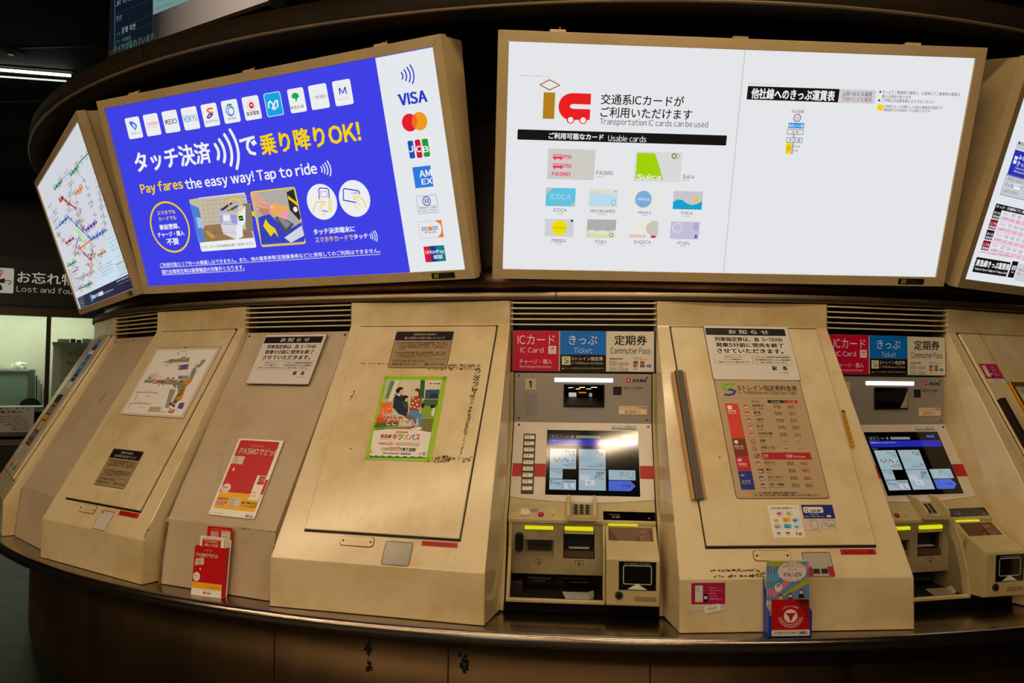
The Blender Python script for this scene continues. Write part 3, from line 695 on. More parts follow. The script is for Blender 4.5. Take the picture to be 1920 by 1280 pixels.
('t','2c2c34','茗荷谷',760.1,855.7,-463.0,9.4,0,3),
('t','2c2c34','新大塚',710.4,807.8,-449.6,9.4,0,3),
('t','2c2c34','荻窪',713.3,778.6,-465.1,9.5,0,3),
('t','2c2c34','中野',736.0,800.9,-509.5,9.6,0,3),
('t','2c2c34','高円寺',670.4,769.4,-496.6,9.7,0,3),
('t','2c2c34','綾瀬',710.1,775.6,-541.2,9.8,0,3),
('t','2c2c34','北千住',643.8,743.9,-528.5,9.9,0,3),
('t','2c2c34','町屋',683.9,750.1,-573.3,10.0,0,3),
('t','2c2c34','千駄木',579.2,681.7,-553.2,10.1,0,3),
('e','e8ecee',649.3,-567.7,6.5,6.5,0,3),
('t','2c2c34','根津',549.9,619.5,-580.7,10.3,0,3),
('e','e8ecee',566.1,-566.1,6.6,6.6,0,3),
('t','2c2c34','湯島',424.2,496.9,-549.4,10.4,0,3),
('e','e8ecee',480.3,-564.4,6.8,6.8,0,3),
('t','2c2c34','乃木坂',355.6,466.7,-577.8,10.6,0,3),
('e','e8ecee',391.7,-562.7,6.9,6.9,0,3),
('t','2c2c34','代々木',220.8,337.1,-545.4,10.7,0,3),
('e','e8ecee',300.2,-560.9,7.1,7.1,0,3),
('t','2c2c34','渋谷',165.1,244.6,-532.4,10.8,0,3),
('t','2c2c34','新宿',152.7,232.5,-539.9,10.8,0,3),
('t','2c2c34','池袋',52.2,134.7,-483.5,10.8,0,3),
('t','2c2c34','上野',39.3,122.1,-491.0,10.8,0,3),
('t','2c2c34','銀座',-64.1,21.4,-432.6,10.8,0,3),
('t','2c2c34','東京',-76.3,9.6,-439.5,10.8,0,3),
('t','2c2c34','大手町',-205.3,-72.2,-378.8,10.7,0,3),
('t','2c2c34','霞ケ関',-218.1,-84.4,-385.8,10.8,0,3),
('t','2c2c34','表参道',-336.7,-198.1,-340.4,10.8,0,3),
('e','e8ecee',-242.3,-358.0,8.1,8.1,0,3),
('t','2c2c34','青山',-397.1,-302.2,-373.9,11.1,0,3),
('e','e8ecee',-374.5,-356.2,8.3,8.3,0,3),
('t','2c2c34','赤坂',-589.5,-488.9,-336.0,11.2,0,3),
('e','e8ecee',-512.4,-354.3,8.6,8.6,0,3),
('t','2c2c34','六本木',-805.7,-646.2,-333.5,11.5,0,3),
('t','2c2c34','恵比寿',-330.9,-193.0,-224.8,10.2,0,3),
('e','e8ecee',-237.0,-242.8,8.0,8.0,0,3),
('t','2c2c34','広尾',-207.3,-118.2,-240.6,10.1,0,3),
('e','e8ecee',-138.9,-258.2,7.8,7.8,0,3),
('t','2c2c34','神谷町',-116.4,12.7,-303.8,10.2,0,3),
('e','e8ecee',-74.2,-286.7,7.7,7.7,0,3),
('t','2c2c34','日比谷',-86.3,41.5,-298.6,10.1,0,3),
('t','2c2c34','浅草',66.1,147.9,-361.3,10.2,0,3),
('t','2c2c34','田原町',39.1,162.0,-351.5,10.2,0,3),
('t','2c2c34','稲荷町',75.6,197.2,-402.4,10.3,0,3),
('t','2c2c34','神田',44.1,126.6,-387.9,10.4,0,3),
('t','2c2c34','三越前',59.8,182.2,-438.8,10.5,0,3),
('t','2c2c34','京橋',35.9,118.6,-428.4,10.6,0,3),
('t','2c2c34','新橋',87.5,169.0,-486.9,10.7,0,3),
('t','2c2c34','虎ノ門',-428.2,-285.1,-463.9,11.5,0,3),
('e','e8ecee',-330.7,-481.4,8.3,8.3,0,3),
('t','2c2c34','溜池山王',-570.7,-372.8,-495.7,11.9,0,3),
('e','e8ecee',-496.4,-478.0,8.6,8.6,0,3),
('t','2c2c34','外苑前',-712.4,-556.7,-445.1,11.9,0,3),
('t','2c2c34','四ツ谷',-705.8,-550.3,-455.5,12.0,0,3),
('t','2c2c34','後楽園',-812.2,-652.1,-392.1,11.8,0,3),
('t','2c2c34','茗荷谷',-805.4,-645.6,-402.7,11.9,0,3),
('t','2c2c34','新大塚',-780.5,-622.7,-206.2,10.8,0,3),
('t','2c2c34','荻窪',-618.6,-517.4,-279.2,11.0,0,3),
('t','2c2c34','中野',-697.6,-593.9,-262.9,11.0,0,3),
('t','2c2c34','高円寺',-799.3,-640.2,-308.9,11.4,0,3),
('t','2c2c34','綾瀬',-223.4,-133.0,-553.7,11.6,0,3),
('t','2c2c34','北千住',-150.3,-18.6,-610.7,11.7,0,3),
('t','2c2c34','町屋',-126.3,-38.5,-600.8,11.6,0,3),
('t','2c2c34','千駄木',-50.9,76.9,-654.3,11.7,0,3),
('t','2c2c34','根津',-570.4,-469.7,-593.5,12.5,0,3),
('e','e8ecee',-493.2,-611.0,8.6,8.6,0,3),
('t','2c2c34','湯島',-640.8,-537.9,-626.3,12.7,0,3),
('e','e8ecee',-616.1,-608.7,8.9,8.9,0,3),
('t','2c2c34','乃木坂',-854.7,-691.8,-588.1,12.9,0,3),
('e','e8ecee',-743.8,-606.3,9.1,9.1,0,3),
('t','2c2c34','代々木',-602.0,-450.5,-645.5,12.7,0,3),
('t','2c2c34','渋谷',-657.1,-553.5,-678.0,13.0,0,3),
('t','2c2c34','新宿',403.6,477.0,-646.5,10.8,0,3),
('e','e8ecee',460.2,-661.3,6.8,6.8,0,3),
('t','2c2c34','池袋',320.5,396.3,-674.7,11.1,0,3),
('e','e8ecee',338.3,-659.7,7.1,7.1,0,3),
('t','2c2c34','上野',91.8,173.5,-607.0,11.3,0,3),
('t','2c2c34','銀座',95.2,176.9,-655.6,11.5,0,3),
('t','2c2c34','東京',8.9,92.9,-641.7,11.6,0,3),
('t','2c2c34','大手町',-9.2,116.9,-691.1,11.8,0,3),
('t','2c2c34','霞ケ関',-98.7,31.1,-677.5,11.9,0,3),
('t','2c2c34','表参道',-159.1,-26.8,-666.9,12.0,0,3),
('t','2c2c34','青山',-515.0,-415.8,-649.0,12.6,0,3),
('e','e8ecee',-439.0,-666.2,8.6,8.6,0,3),
('t','2c2c34','赤坂',-288.7,-195.9,-763.8,12.7,0,3),
('e','e8ecee',-217.4,-780.0,8.2,8.2,0,3),
('t','2c2c34','六本木',-393.5,-250.6,-796.5,13.1,0,3),
('e','e8ecee',-346.5,-780.1,8.4,8.4,0,3),
('t','2c2c34','恵比寿',-586.9,-435.6,-762.1,13.3,0,3),
('t','2c2c34','広尾',-655.1,-551.3,-793.9,13.6,0,3),
('t','2c2c34','神谷町',-122.4,8.5,-708.9,12.1,0,3),
('e','e8ecee',-33.1,-724.8,7.8,7.8,0,3),
('t','2c2c34','日比谷',-209.9,-75.2,-739.2,12.4,0,3),
('e','e8ecee',-165.8,-723.1,8.0,8.0,0,3),
('t','2c2c34','浅草',-377.5,-282.2,-704.7,12.6,0,3),
('e','e8ecee',-304.4,-721.4,8.3,8.3,0,3),
('t','2c2c34','田原町',-497.8,-350.5,-736.4,13.0,0,3),
('e','e8ecee',-449.3,-719.5,8.6,8.6,0,3),
('t','2c2c34','稲荷町',-665.9,-511.2,-711.5,13.2,0,3),
('t','2c2c34','神田',-659.2,-555.3,-766.7,13.5,0,3),
('t','2c2c34','三越前',-65.8,62.4,-622.3,11.6,0,3),
('e','e8ecee',21.7,-638.3,7.6,7.6,0,3),
('t','2c2c34','京橋',10.6,94.5,-628.2,11.5,0,3),
('e','e8ecee',75.2,-644.0,7.5,7.5,0,3),
('t','2c2c34','新橋',134.5,215.1,-639.6,11.3,0,3),
('e','e8ecee',153.5,-624.0,7.4,7.4,0,3),
('t','2c2c34','虎ノ門',-889.3,-726.1,-270.0,11.3,0,3),
('t','2c2c34','溜池山王',-726.3,-520.2,-308.1,11.2,0,3),
('t','2c2c34','外苑前',-648.3,-496.3,-258.1,10.9,0,3),
('t','2c2c34','四ツ谷',-507.8,-360.8,-555.9,12.1,0,3),
('t','2c2c34','後楽園',-399.2,-256.9,-575.2,12.0,0,3),
('t','2c2c34','茗荷谷',-394.8,-253.0,-526.0,11.7,0,3),
('t','2c2c34','新大塚',-290.0,-152.6,-545.4,11.6,0,3),
('t','2c2c34','荻窪',-246.6,-155.7,-499.3,11.4,0,3),
('t','2c2c34','中野',-115.4,-28.2,-522.8,11.3,0,3),
('t','2c2c34','高円寺',-377.8,-236.5,-571.2,11.9,0,3),
('t','2c2c34','綾瀬',-274.4,-182.5,-587.0,11.9,0,3),
('t','2c2c34','北千住',-265.8,-129.5,-544.6,11.6,0,3),
('t','2c2c34','町屋',-66.6,19.4,-578.0,11.4,0,3),
('t','2c2c34','千駄木',-10.4,115.2,-545.8,11.1,0,3),
('t','2c2c34','根津',173.4,252.8,-577.8,11.0,0,3),
('t','2c2c34','湯島',181.5,260.6,-555.7,10.9,0,3),
('t','2c2c34','乃木坂',191.3,309.0,-604.7,11.0,0,3),
('t','2c2c34','代々木',135.0,254.9,-591.8,11.1,0,3),
('t','2c2c34','渋谷',185.3,264.6,-641.1,11.2,0,3),
('t','2c2c34','新宿',128.9,209.6,-628.4,11.3,0,3),
('t','2c2c34','池袋',141.7,222.2,-649.9,11.4,0,3),
('t','2c2c34','上野',223.3,301.7,-704.7,11.5,0,3),
('e','d0402c',-824.4,-635.1,11.0,11.0,0,2),
('t','55555c','線名',-777.5,-638.5,-641.9,8.4,0,3),
('e','b02030',-828.6,-654.7,11.0,11.0,0,2),
('t','55555c','線名',-781.7,-642.5,-661.1,8.5,0,3),
('e','3a70b0',-832.9,-674.2,11.0,11.0,0,2),
('t','55555c','線名',-785.9,-646.4,-680.3,8.5,0,3),
('e','2a60a0',-837.2,-693.8,11.0,11.0,0,2),
('t','55555c','線名',-790.1,-650.4,-699.6,8.6,0,3),
('e','2a8050',-841.5,-713.5,11.0,11.0,0,2),
('t','55555c','線名',-794.4,-654.4,-718.9,8.7,0,3),
('e','a05040',-845.8,-733.2,11.1,11.1,0,2),
('t','55555c','線名',-798.6,-658.4,-738.3,8.7,0,3),
('e','7a4a90',-850.1,-752.9,11.1,11.1,0,2),
('t','55555c','線名',-802.8,-662.3,-757.7,8.8,0,3),
('e','208060',-854.5,-772.7,11.1,11.1,0,2),
('t','55555c','線名',-807.1,-666.4,-777.2,8.9,0,3),
('t','44545c','運賃のご案内',163.7,574.8,-725.7,7.1,0,3),
('t','44545c','乗り換え駅では',177.1,574.6,-741.9,7.2,0,3),
('t','44545c','ご案内の番号を',190.4,574.4,-758.0,7.2,0,3),
('t','44545c','お確かめください',203.8,574.2,-774.2,7.2,0,3),
('t','4a5058','きっぷをお求めの',632.9,860.0,-616.3,5.8,0,3),
('t','4a5058','お客さまへ',647.3,857.5,-637.2,5.8,0,3),
('t','c84050','全線均一',661.6,855.0,-658.1,5.9,0,3),
('t','4a5058','乗継割引のご案内',675.9,852.5,-679.0,5.9,0,3),
('t','4a5058','Fares and tickets',704.3,847.4,-720.8,6.0,0,3),
('t','c84050','Transfer guide',718.4,844.9,-741.7,6.0,0,3),
('t','30303a','180 210 260 300',668.5,921.5,-759.1,9.1,0,3),
('t','c04048','190 210 260 300',678.9,931.0,-774.5,9.1,0,3),
('t','30303a','200 210 260 300',689.3,940.6,-789.9,9.2,0,3),
('t','c04048','210 210 260 300',699.6,950.1,-805.2,9.2,0,3),
('l','888888',[[643.4,-752.7],[919.1,-754.5]],2.88,0,2),
('l','888888',[[644.0,-815.7],[917.8,-815.7]],2.89,0,2),
('r','15153f',-856.9,-902.3,895.7,-826.9,0,3),
('p','2a9ae0',[[-365.6,-841.6],[-314.8,-842.0],[-322.1,-886.7],[-374.6,-887.4]],4),
('t','f4f5f7','東京メトロ路線図',-311.3,77.3,-862.2,24.4,2,5),
('t','d8d8e4','for Tokyo Metro Lines',82.4,391.4,-867.6,11.2,0,5),
('t','d8d8e4','東京地下鉄株式会社',534.7,866.2,-837.6,9.5,0,5),
('t','b8b8c8','Tokyo Metro fare map',542.8,893.6,-855.4,5.7,0,5),
('t','b0b0c0','凡例',-846.8,-616.5,-836.6,8.1,0,5),
('t','b0b0c0','乗換駅',-842.7,-635.4,-853.9,8.1,0,5),
('t','b0b0c0','接続駅',-838.6,-654.4,-871.1,8.2,0,5),
('t','b0b0c0','他社線',-834.5,-673.6,-888.5,8.2,0,5),
]
ART['fares']={"surf":"S2","c":[0.0,0.0]}
ART['fares']["items"]=[
('r','c9cbd0',-834.4,-345.9,-555.0,-314.4,0,1),
('t','101014','●みなとみらい線きっぷのご案内',-826.4,-549.8,-322.2,13.2,0,3),
('r','2c34b8',-834.3,-457.4,-382.5,-350.2,0,2),
('r','f4f5f7',-820.2,-405.0,-795.9,-374.6,2,3),
('t','2c34b8','MM',-822.9,-793.0,-389.3,8.8,1,6),
('t','f4f5f7','みなとみらい線',-790.5,-580.6,-374.7,20.9,1,3),
('t','f4f5f7','きっぷ運賃表',-787.8,-613.5,-399.9,20.9,1,3),
('t','f4f5f7','Ticket Fare Table of',-792.9,-632.9,-418.9,9.0,0,3),
('t','f4f5f7','Minatomirai Line',-794.0,-640.5,-432.3,9.0,0,3),
('r','cdd0d8',-839.6,-536.5,-378.5,-451.5,0,2),
('o','5a64b0',-839.6,-536.5,-378.5,-451.5,0,2.16,3),
('t','101014','みなとみらい線の',-823.4,-633.9,-467.7,15.1,0,3),
('t','101014','きっぷは',-821.8,-756.9,-492.7,15.1,0,3),
('r','f4f5f7',-757.4,-501.8,-702.7,-480.8,2,3),
('t','101014','券売機',-751.5,-706.2,-488.2,6.8,0,6),
('t','101014','に',-697.7,-681.6,-490.8,12.3,0,3),
('t','101014','ふれてください',-822.1,-705.9,-518.1,15.2,0,3),
('r','161214',-844.2,-597.2,-216.5,-575.1,0,2),
('t','f4f5f7','きっぷ・交通系ICでご乗車時の東急線運賃',-835.0,-432.1,-585.2,12.6,1,3),
('r','161214',-845.6,-636.3,-786.8,-596.2,0,2),
('t','f4f5f7','おとな',-838.8,-791.0,-612.1,11.6,1,3),
('t','f4f5f7','(東急線)',-841.9,-787.7,-627.4,10.1,1,3),
('r','eceaf0',-786.7,-621.8,-289.8,-601.1,0,2),
('r','f0d4e8',-783.0,-644.5,-288.4,-622.6,0,2),
('t','404048','きっぷ',-765.8,-723.4,-607.6,11.7,0,3),
('t','a03080','交通系IC',-772.4,-704.4,-627.5,11.8,0,3),
('t','404048','140',-700.7,-667.2,-608.5,13.4,0,3),
('t','c03070','140',-700.3,-663.7,-629.5,13.5,0,3),
('t','404048','180',-650.8,-616.8,-609.5,13.5,0,3),
('t','c03070','180',-650.4,-613.1,-630.7,13.6,0,3),
('t','404048','230',-600.2,-565.6,-610.5,13.6,0,3),
('t','c03070','230',-599.6,-561.8,-631.8,13.7,0,3),
('t','404048','250',-548.7,-513.5,-611.6,13.7,0,3),
('t','c03070','250',-548.0,-509.6,-633.0,13.8,0,3),
('t','404048','280',-496.4,-460.7,-612.6,13.8,0,3),
('t','c03070','280',-495.6,-456.6,-634.3,13.9,0,3),
('r','8c1420',-847.0,-681.5,-788.0,-641.1,0,2),
('t','f4f5f7','こども',-840.1,-792.2,-657.2,11.7,1,3),
('t','f4f5f7','(東急線)',-843.2,-788.9,-672.6,10.2,1,3),
('r','eceaf0',-787.9,-668.9,-289.5,-648.1,0,2),
('r','f0d4e8',-784.2,-691.7,-288.1,-669.6,0,2),
('t','404048','きっぷ',-766.9,-724.4,-653.1,11.8,0,3),
('t','a03080','交通系IC',-773.5,-705.3,-673.1,11.9,0,3),
('t','404048','70',-701.7,-668.1,-654.5,13.5,0,3),
('t','c03070','70',-701.3,-664.5,-675.6,13.6,0,3),
('t','404048','90',-651.7,-617.5,-655.8,13.6,0,3),
('t','c03070','90',-651.2,-613.8,-677.1,13.7,0,3),
('t','404048','120',-600.8,-566.2,-657.2,13.8,0,3),
('t','c03070','120',-600.3,-562.4,-678.7,13.8,0,3),
('t','404048','130',-549.2,-514.0,-658.6,13.9,0,3),
('t','c03070','130',-548.6,-510.0,-680.3,13.9,0,3),
('t','404048','140',-496.8,-461.0,-660.1,14.0,0,3),
('t','c03070','140',-496.0,-456.9,-681.9,14.1,0,3),
('r','161214',-848.3,-726.9,-789.2,-686.3,0,2),
('t','f4f5f7','おとな',-841.5,-793.4,-702.5,11.8,1,3),
('t','f4f5f7','(東急線)',-844.6,-790.1,-718.0,10.3,1,3),
('r','eceaf0',-789.1,-716.2,-289.3,-695.3,0,2),
('r','f0d4e8',-785.4,-739.2,-287.9,-717.0,0,2),
('t','404048','きっぷ',-768.1,-725.5,-698.9,12.0,0,3),
('t','a03080','交通系IC',-774.7,-706.3,-719.1,12.0,0,3),
('t','404048','430',-702.7,-669.0,-700.7,13.7,0,3),
('t','c03070','427',-702.3,-665.4,-722.0,13.8,0,3),
('t','404048','460',-652.5,-618.2,-702.4,13.8,0,3),
('t','c03070','457',-652.0,-614.6,-723.9,13.9,0,3),
('t','404048','470',-601.5,-566.7,-704.2,13.9,0,3),
('t','c03070','467',-600.9,-562.9,-725.8,14.0,0,3),
('t','404048','500',-549.7,-514.4,-706.0,14.0,0,3),
('t','c03070','497',-549.1,-510.5,-727.8,14.1,0,3),
('t','404048','540',-497.1,-461.2,-707.8,14.1,0,3),
('t','c03070','537',-496.4,-457.1,-729.7,14.2,0,3),
('r','8c1420',-849.7,-772.6,-790.4,-731.8,0,2),
('t','f4f5f7','こども',-842.8,-794.6,-748.0,12.0,1,3),
('t','f4f5f7','(東急線)',-846.0,-791.3,-763.7,10.4,1,3),
('r','eceaf0',-790.4,-763.9,-289.0,-742.8,0,2),
('r','f0d4e8',-786.6,-787.1,-287.6,-764.7,0,2),
('t','404048','きっぷ',-769.2,-726.5,-745.0,12.1,0,3),
('t','a03080','交通系IC',-775.9,-707.3,-765.3,12.1,0,3),
('t','404048','220',-703.6,-669.8,-747.2,13.8,0,3),
('t','c03070','217',-703.2,-666.3,-768.6,13.9,0,3),
('t','404048','230',-653.3,-619.0,-749.3,13.9,0,3),
('t','c03070','227',-652.8,-615.3,-770.9,14.0,0,3),
('t','404048','240',-602.2,-567.3,-751.4,14.1,0,3),
('t','c03070','237',-601.6,-563.5,-773.2,14.1,0,3),
('t','404048','250',-550.3,-514.8,-753.6,14.2,0,3),
('t','c03070','247',-549.6,-510.9,-775.5,14.2,0,3),
('t','404048','270',-497.5,-461.5,-755.8,14.3,0,3),
('t','c03070','267',-496.8,-457.4,-777.9,14.4,0,3),
('t','44444c','※は新横浜までの交通系ICでご乗車時の運賃です',-863.0,-587.1,-781.3,7.3,0,3),
('r','121012',-860.2,-869.9,-581.9,-805.3,0,2),
('t','f4f5f7','東急線きっぷ運賃表',-851.9,-581.1,-828.0,29.7,2,3),
('t','f4f5f7','Ticket Fare Table of Tokyu Line',-849.9,-583.1,-855.8,13.3,1,3),
('r','121012',-569.1,-871.1,-518.5,-797.6,0,2),
('t','f4f5f7','運賃',-560.3,-523.2,-826.3,22.0,1,3),
('t','f4f5f7','Fare',-552.7,-527.9,-845.8,8.5,0,3),
('r','d4d4d8',-509.6,-881.8,-48.3,-803.8,0,2),
('t','404048','上段 おとな運賃',-510.2,-354.6,-830.1,12.0,0,3),
('t','b03040','下段 こども運賃',-507.9,-355.3,-850.0,12.1,0,3),
]
ART['osh_m']={"surf":"BS-1","c":[0.0119,-0.1427],"w":343.2,"h":252.9,"r":6,"rot":0.0}
ART['osh_m']["items"]=[
('r','15130f',-168.1,80.9,157.9,115.1,0,1),
('t','e9e6df','お 知 ら せ',-75.5,89.2,98.1,21.5,2,3),
('t','15130f','列車指定券は、各',-137.3,44.6,62.0,21.5,2,3),
('t','15130f','S-TRAIN',54.9,137.3,62.0,17.7,2,3),
('t','15130f','発車５分前に発売を終了',-137.3,137.3,34.1,21.5,2,3),
('t','15130f','させていただきます。',-137.3,130.4,6.3,21.5,2,3),
('o','15130f',-154.4,-56.9,-1.7,-11.4,5,0.7,2),
('o','15130f',1.7,-56.9,154.4,-11.4,5,0.7,2),
('t','15130f','※改札口によっては、',-113.2,-41.2,-21.5,8.1,1,3),
('t','15130f','ホームまで時間がかかり',-113.2,-41.2,-34.1,8.1,1,3),
('t','15130f','ご乗車いただけない場合があります。',-144.1,-10.3,-46.8,8.1,1,3),
('t','15130f','みなとみらい線各駅発⇔西武線各駅着',10.3,147.6,-21.5,8.1,1,3),
('t','15130f','西武線各駅発⇔みなとみらい線各駅着',10.3,147.6,-34.1,8.1,1,3),
('t','15130f','は、当駅では発売しておりません。',10.3,137.3,-46.8,8.1,1,3),
('t','15130f','駅\u3000長',68.6,130.4,-73.3,19.0,2,3),
('t','15130f','2017.3 東急電鉄',92.7,130.4,-93.6,4.6,0,3),
]
ART['osh_p']={"surf":"D1","c":[0.0047,-0.1317],"w":352.3,"h":252.1,"r":6,"rot":0.0}
ART['osh_p']["items"]=[
('r','15130f',-172.6,80.7,162.1,114.7,0,1),
('t','e9e6df','お 知 ら せ',-77.5,91.6,97.8,21.4,2,3),
('t','15130f','列車指定券は、各',-140.9,45.8,61.8,21.4,2,3),
('t','15130f','S-TRAIN',56.4,140.9,61.8,17.6,2,3),
('t','15130f','発車５分前に発売を終了',-140.9,140.9,34.0,21.4,2,3),
('t','15130f','させていただきます。',-140.9,133.9,6.3,21.4,2,3),
('o','15130f',-158.5,-56.7,-1.8,-11.3,5,0.7,2),
('o','15130f',1.8,-56.7,158.5,-11.3,5,0.7,2),
('t','15130f','※改札口によっては、',-116.3,-42.3,-21.4,8.1,1,3),
('t','15130f','ホームまで時間がかかり',-116.3,-42.3,-34.0,8.1,1,3),
('t','15130f','ご乗車いただけない場合があります。',-148.0,-10.6,-46.6,8.1,1,3),
('t','15130f','みなとみらい線各駅発⇔西武線各駅着',10.6,151.5,-21.4,8.1,1,3),
('t','15130f','西武線各駅発⇔みなとみらい線各駅着',10.6,151.5,-34.0,8.1,1,3),
('t','15130f','は、当駅では発売しておりません。',10.6,140.9,-46.6,8.1,1,3),
('t','15130f','駅\u3000長',70.5,133.9,-73.1,18.9,2,3),
('t','15130f','2017.3 東急電鉄',95.1,133.9,-93.3,4.5,0,3),
]
ART['priv3']={"surf":"D0","c":[-0.0018,-0.1289],"w":253.9,"h":174.5,"r":5,"rot":0.0}
ART['priv3']["items"]=[
('r','1a1510',-127.0,44.5,127.0,87.2,4,1),
('t','d8d2c4','定期券申込書等の',-48.2,53.3,74.2,11.3,1,3),
('t','d8d2c4','個人情報のお取り扱いについて',-86.3,94.0,56.7,12.2,1,3),
('t','15130f','● 定期券申込書等の個人情報及び定期乗車券購入の際にお客さま',-111.7,114.3,32.3,7.9,1,3),
('t','15130f','が入力した個人情報は、乗車券類の購入・変更・払戻の申込内',-101.6,114.3,21.8,7.9,1,3),
('t','15130f','容の確認や定期券紛失時など、お客さまへのご連絡に使用いた',-101.6,114.3,11.3,7.9,1,3),
('t','15130f','します。',-101.6,-71.1,0.9,7.9,1,3),
('t','15130f','● 当社以外の鉄道会社線に関わる乗車券類を購入・変更・払戻等',-111.7,114.3,-14.8,7.9,1,3),
('t','15130f','のお取り扱いをする際、他の鉄道会社からの照会に対応するた',-101.6,114.3,-25.3,7.9,1,3),
('t','15130f','め、申込内容を提供することがございます。',-101.6,55.9,-35.8,7.9,1,3),
('r','15130f',-116.8,-48.5,116.8,-47.5,0,2),
('t','15130f','○ 当社の個人情報に関するお問い合わせ先',-116.8,30.5,-56.7,7.9,1,3),
('t','15130f','東急お客さまセンター',-111.7,0.0,-71.5,12.2,1,3),
('t','15130f','☎03-3477-0109',30.5,116.8,-71.5,11.3,1,3),
]
ART['priv2']={"surf":"D-1","c":[-0.003,-0.7524],"w":245.3,"h":176.8,"r":5,"rot":0.0}
ART['priv2']["items"]=[
('r','1a1510',-122.6,45.1,122.6,88.4,4,1),
('t','d8d2c4','定期券申込書等の',-46.6,51.5,75.1,11.5,1,3),
('t','d8d2c4','個人情報のお取り扱いについて',-83.4,90.8,57.4,12.4,1,3),
('t','15130f','● 定期券申込書等の個人情報及び定期乗車券購入の際にお客さま',-107.9,110.4,32.7,8.0,1,3),
('t','15130f','が入力した個人情報は、乗車券類の購入・変更・払戻の申込内',-98.1,110.4,22.1,8.0,1,3),
('t','15130f','容の確認や定期券紛失時など、お客さまへのご連絡に使用いた',-98.1,110.4,11.5,8.0,1,3),
('t','15130f','します。',-98.1,-68.7,0.9,8.0,1,3),
('t','15130f','● 当社以外の鉄道会社線に関わる乗車券類を購入・変更・払戻等',-107.9,110.4,-15.0,8.0,1,3),
('t','15130f','のお取り扱いをする際、他の鉄道会社からの照会に対応するた',-98.1,110.4,-25.6,8.0,1,3),
('t','15130f','め、申込内容を提供することがございます。',-98.1,54.0,-36.2,8.0,1,3),
('r','15130f',-112.8,-49.1,112.8,-48.1,0,2),
('t','15130f','○ 当社の個人情報に関するお問い合わせ先',-112.8,29.4,-57.4,8.0,1,3),
('t','15130f','東急お客さまセンター',-107.9,0.0,-72.5,12.4,1,3),
('t','15130f','☎03-3477-0109',29.4,112.8,-72.5,11.5,1,3),
]
ART['stmap']={"surf":"D-1","c":[0.014,-0.2997],"w":525.4,"h":373.1,"r":2,"rot":0.0}
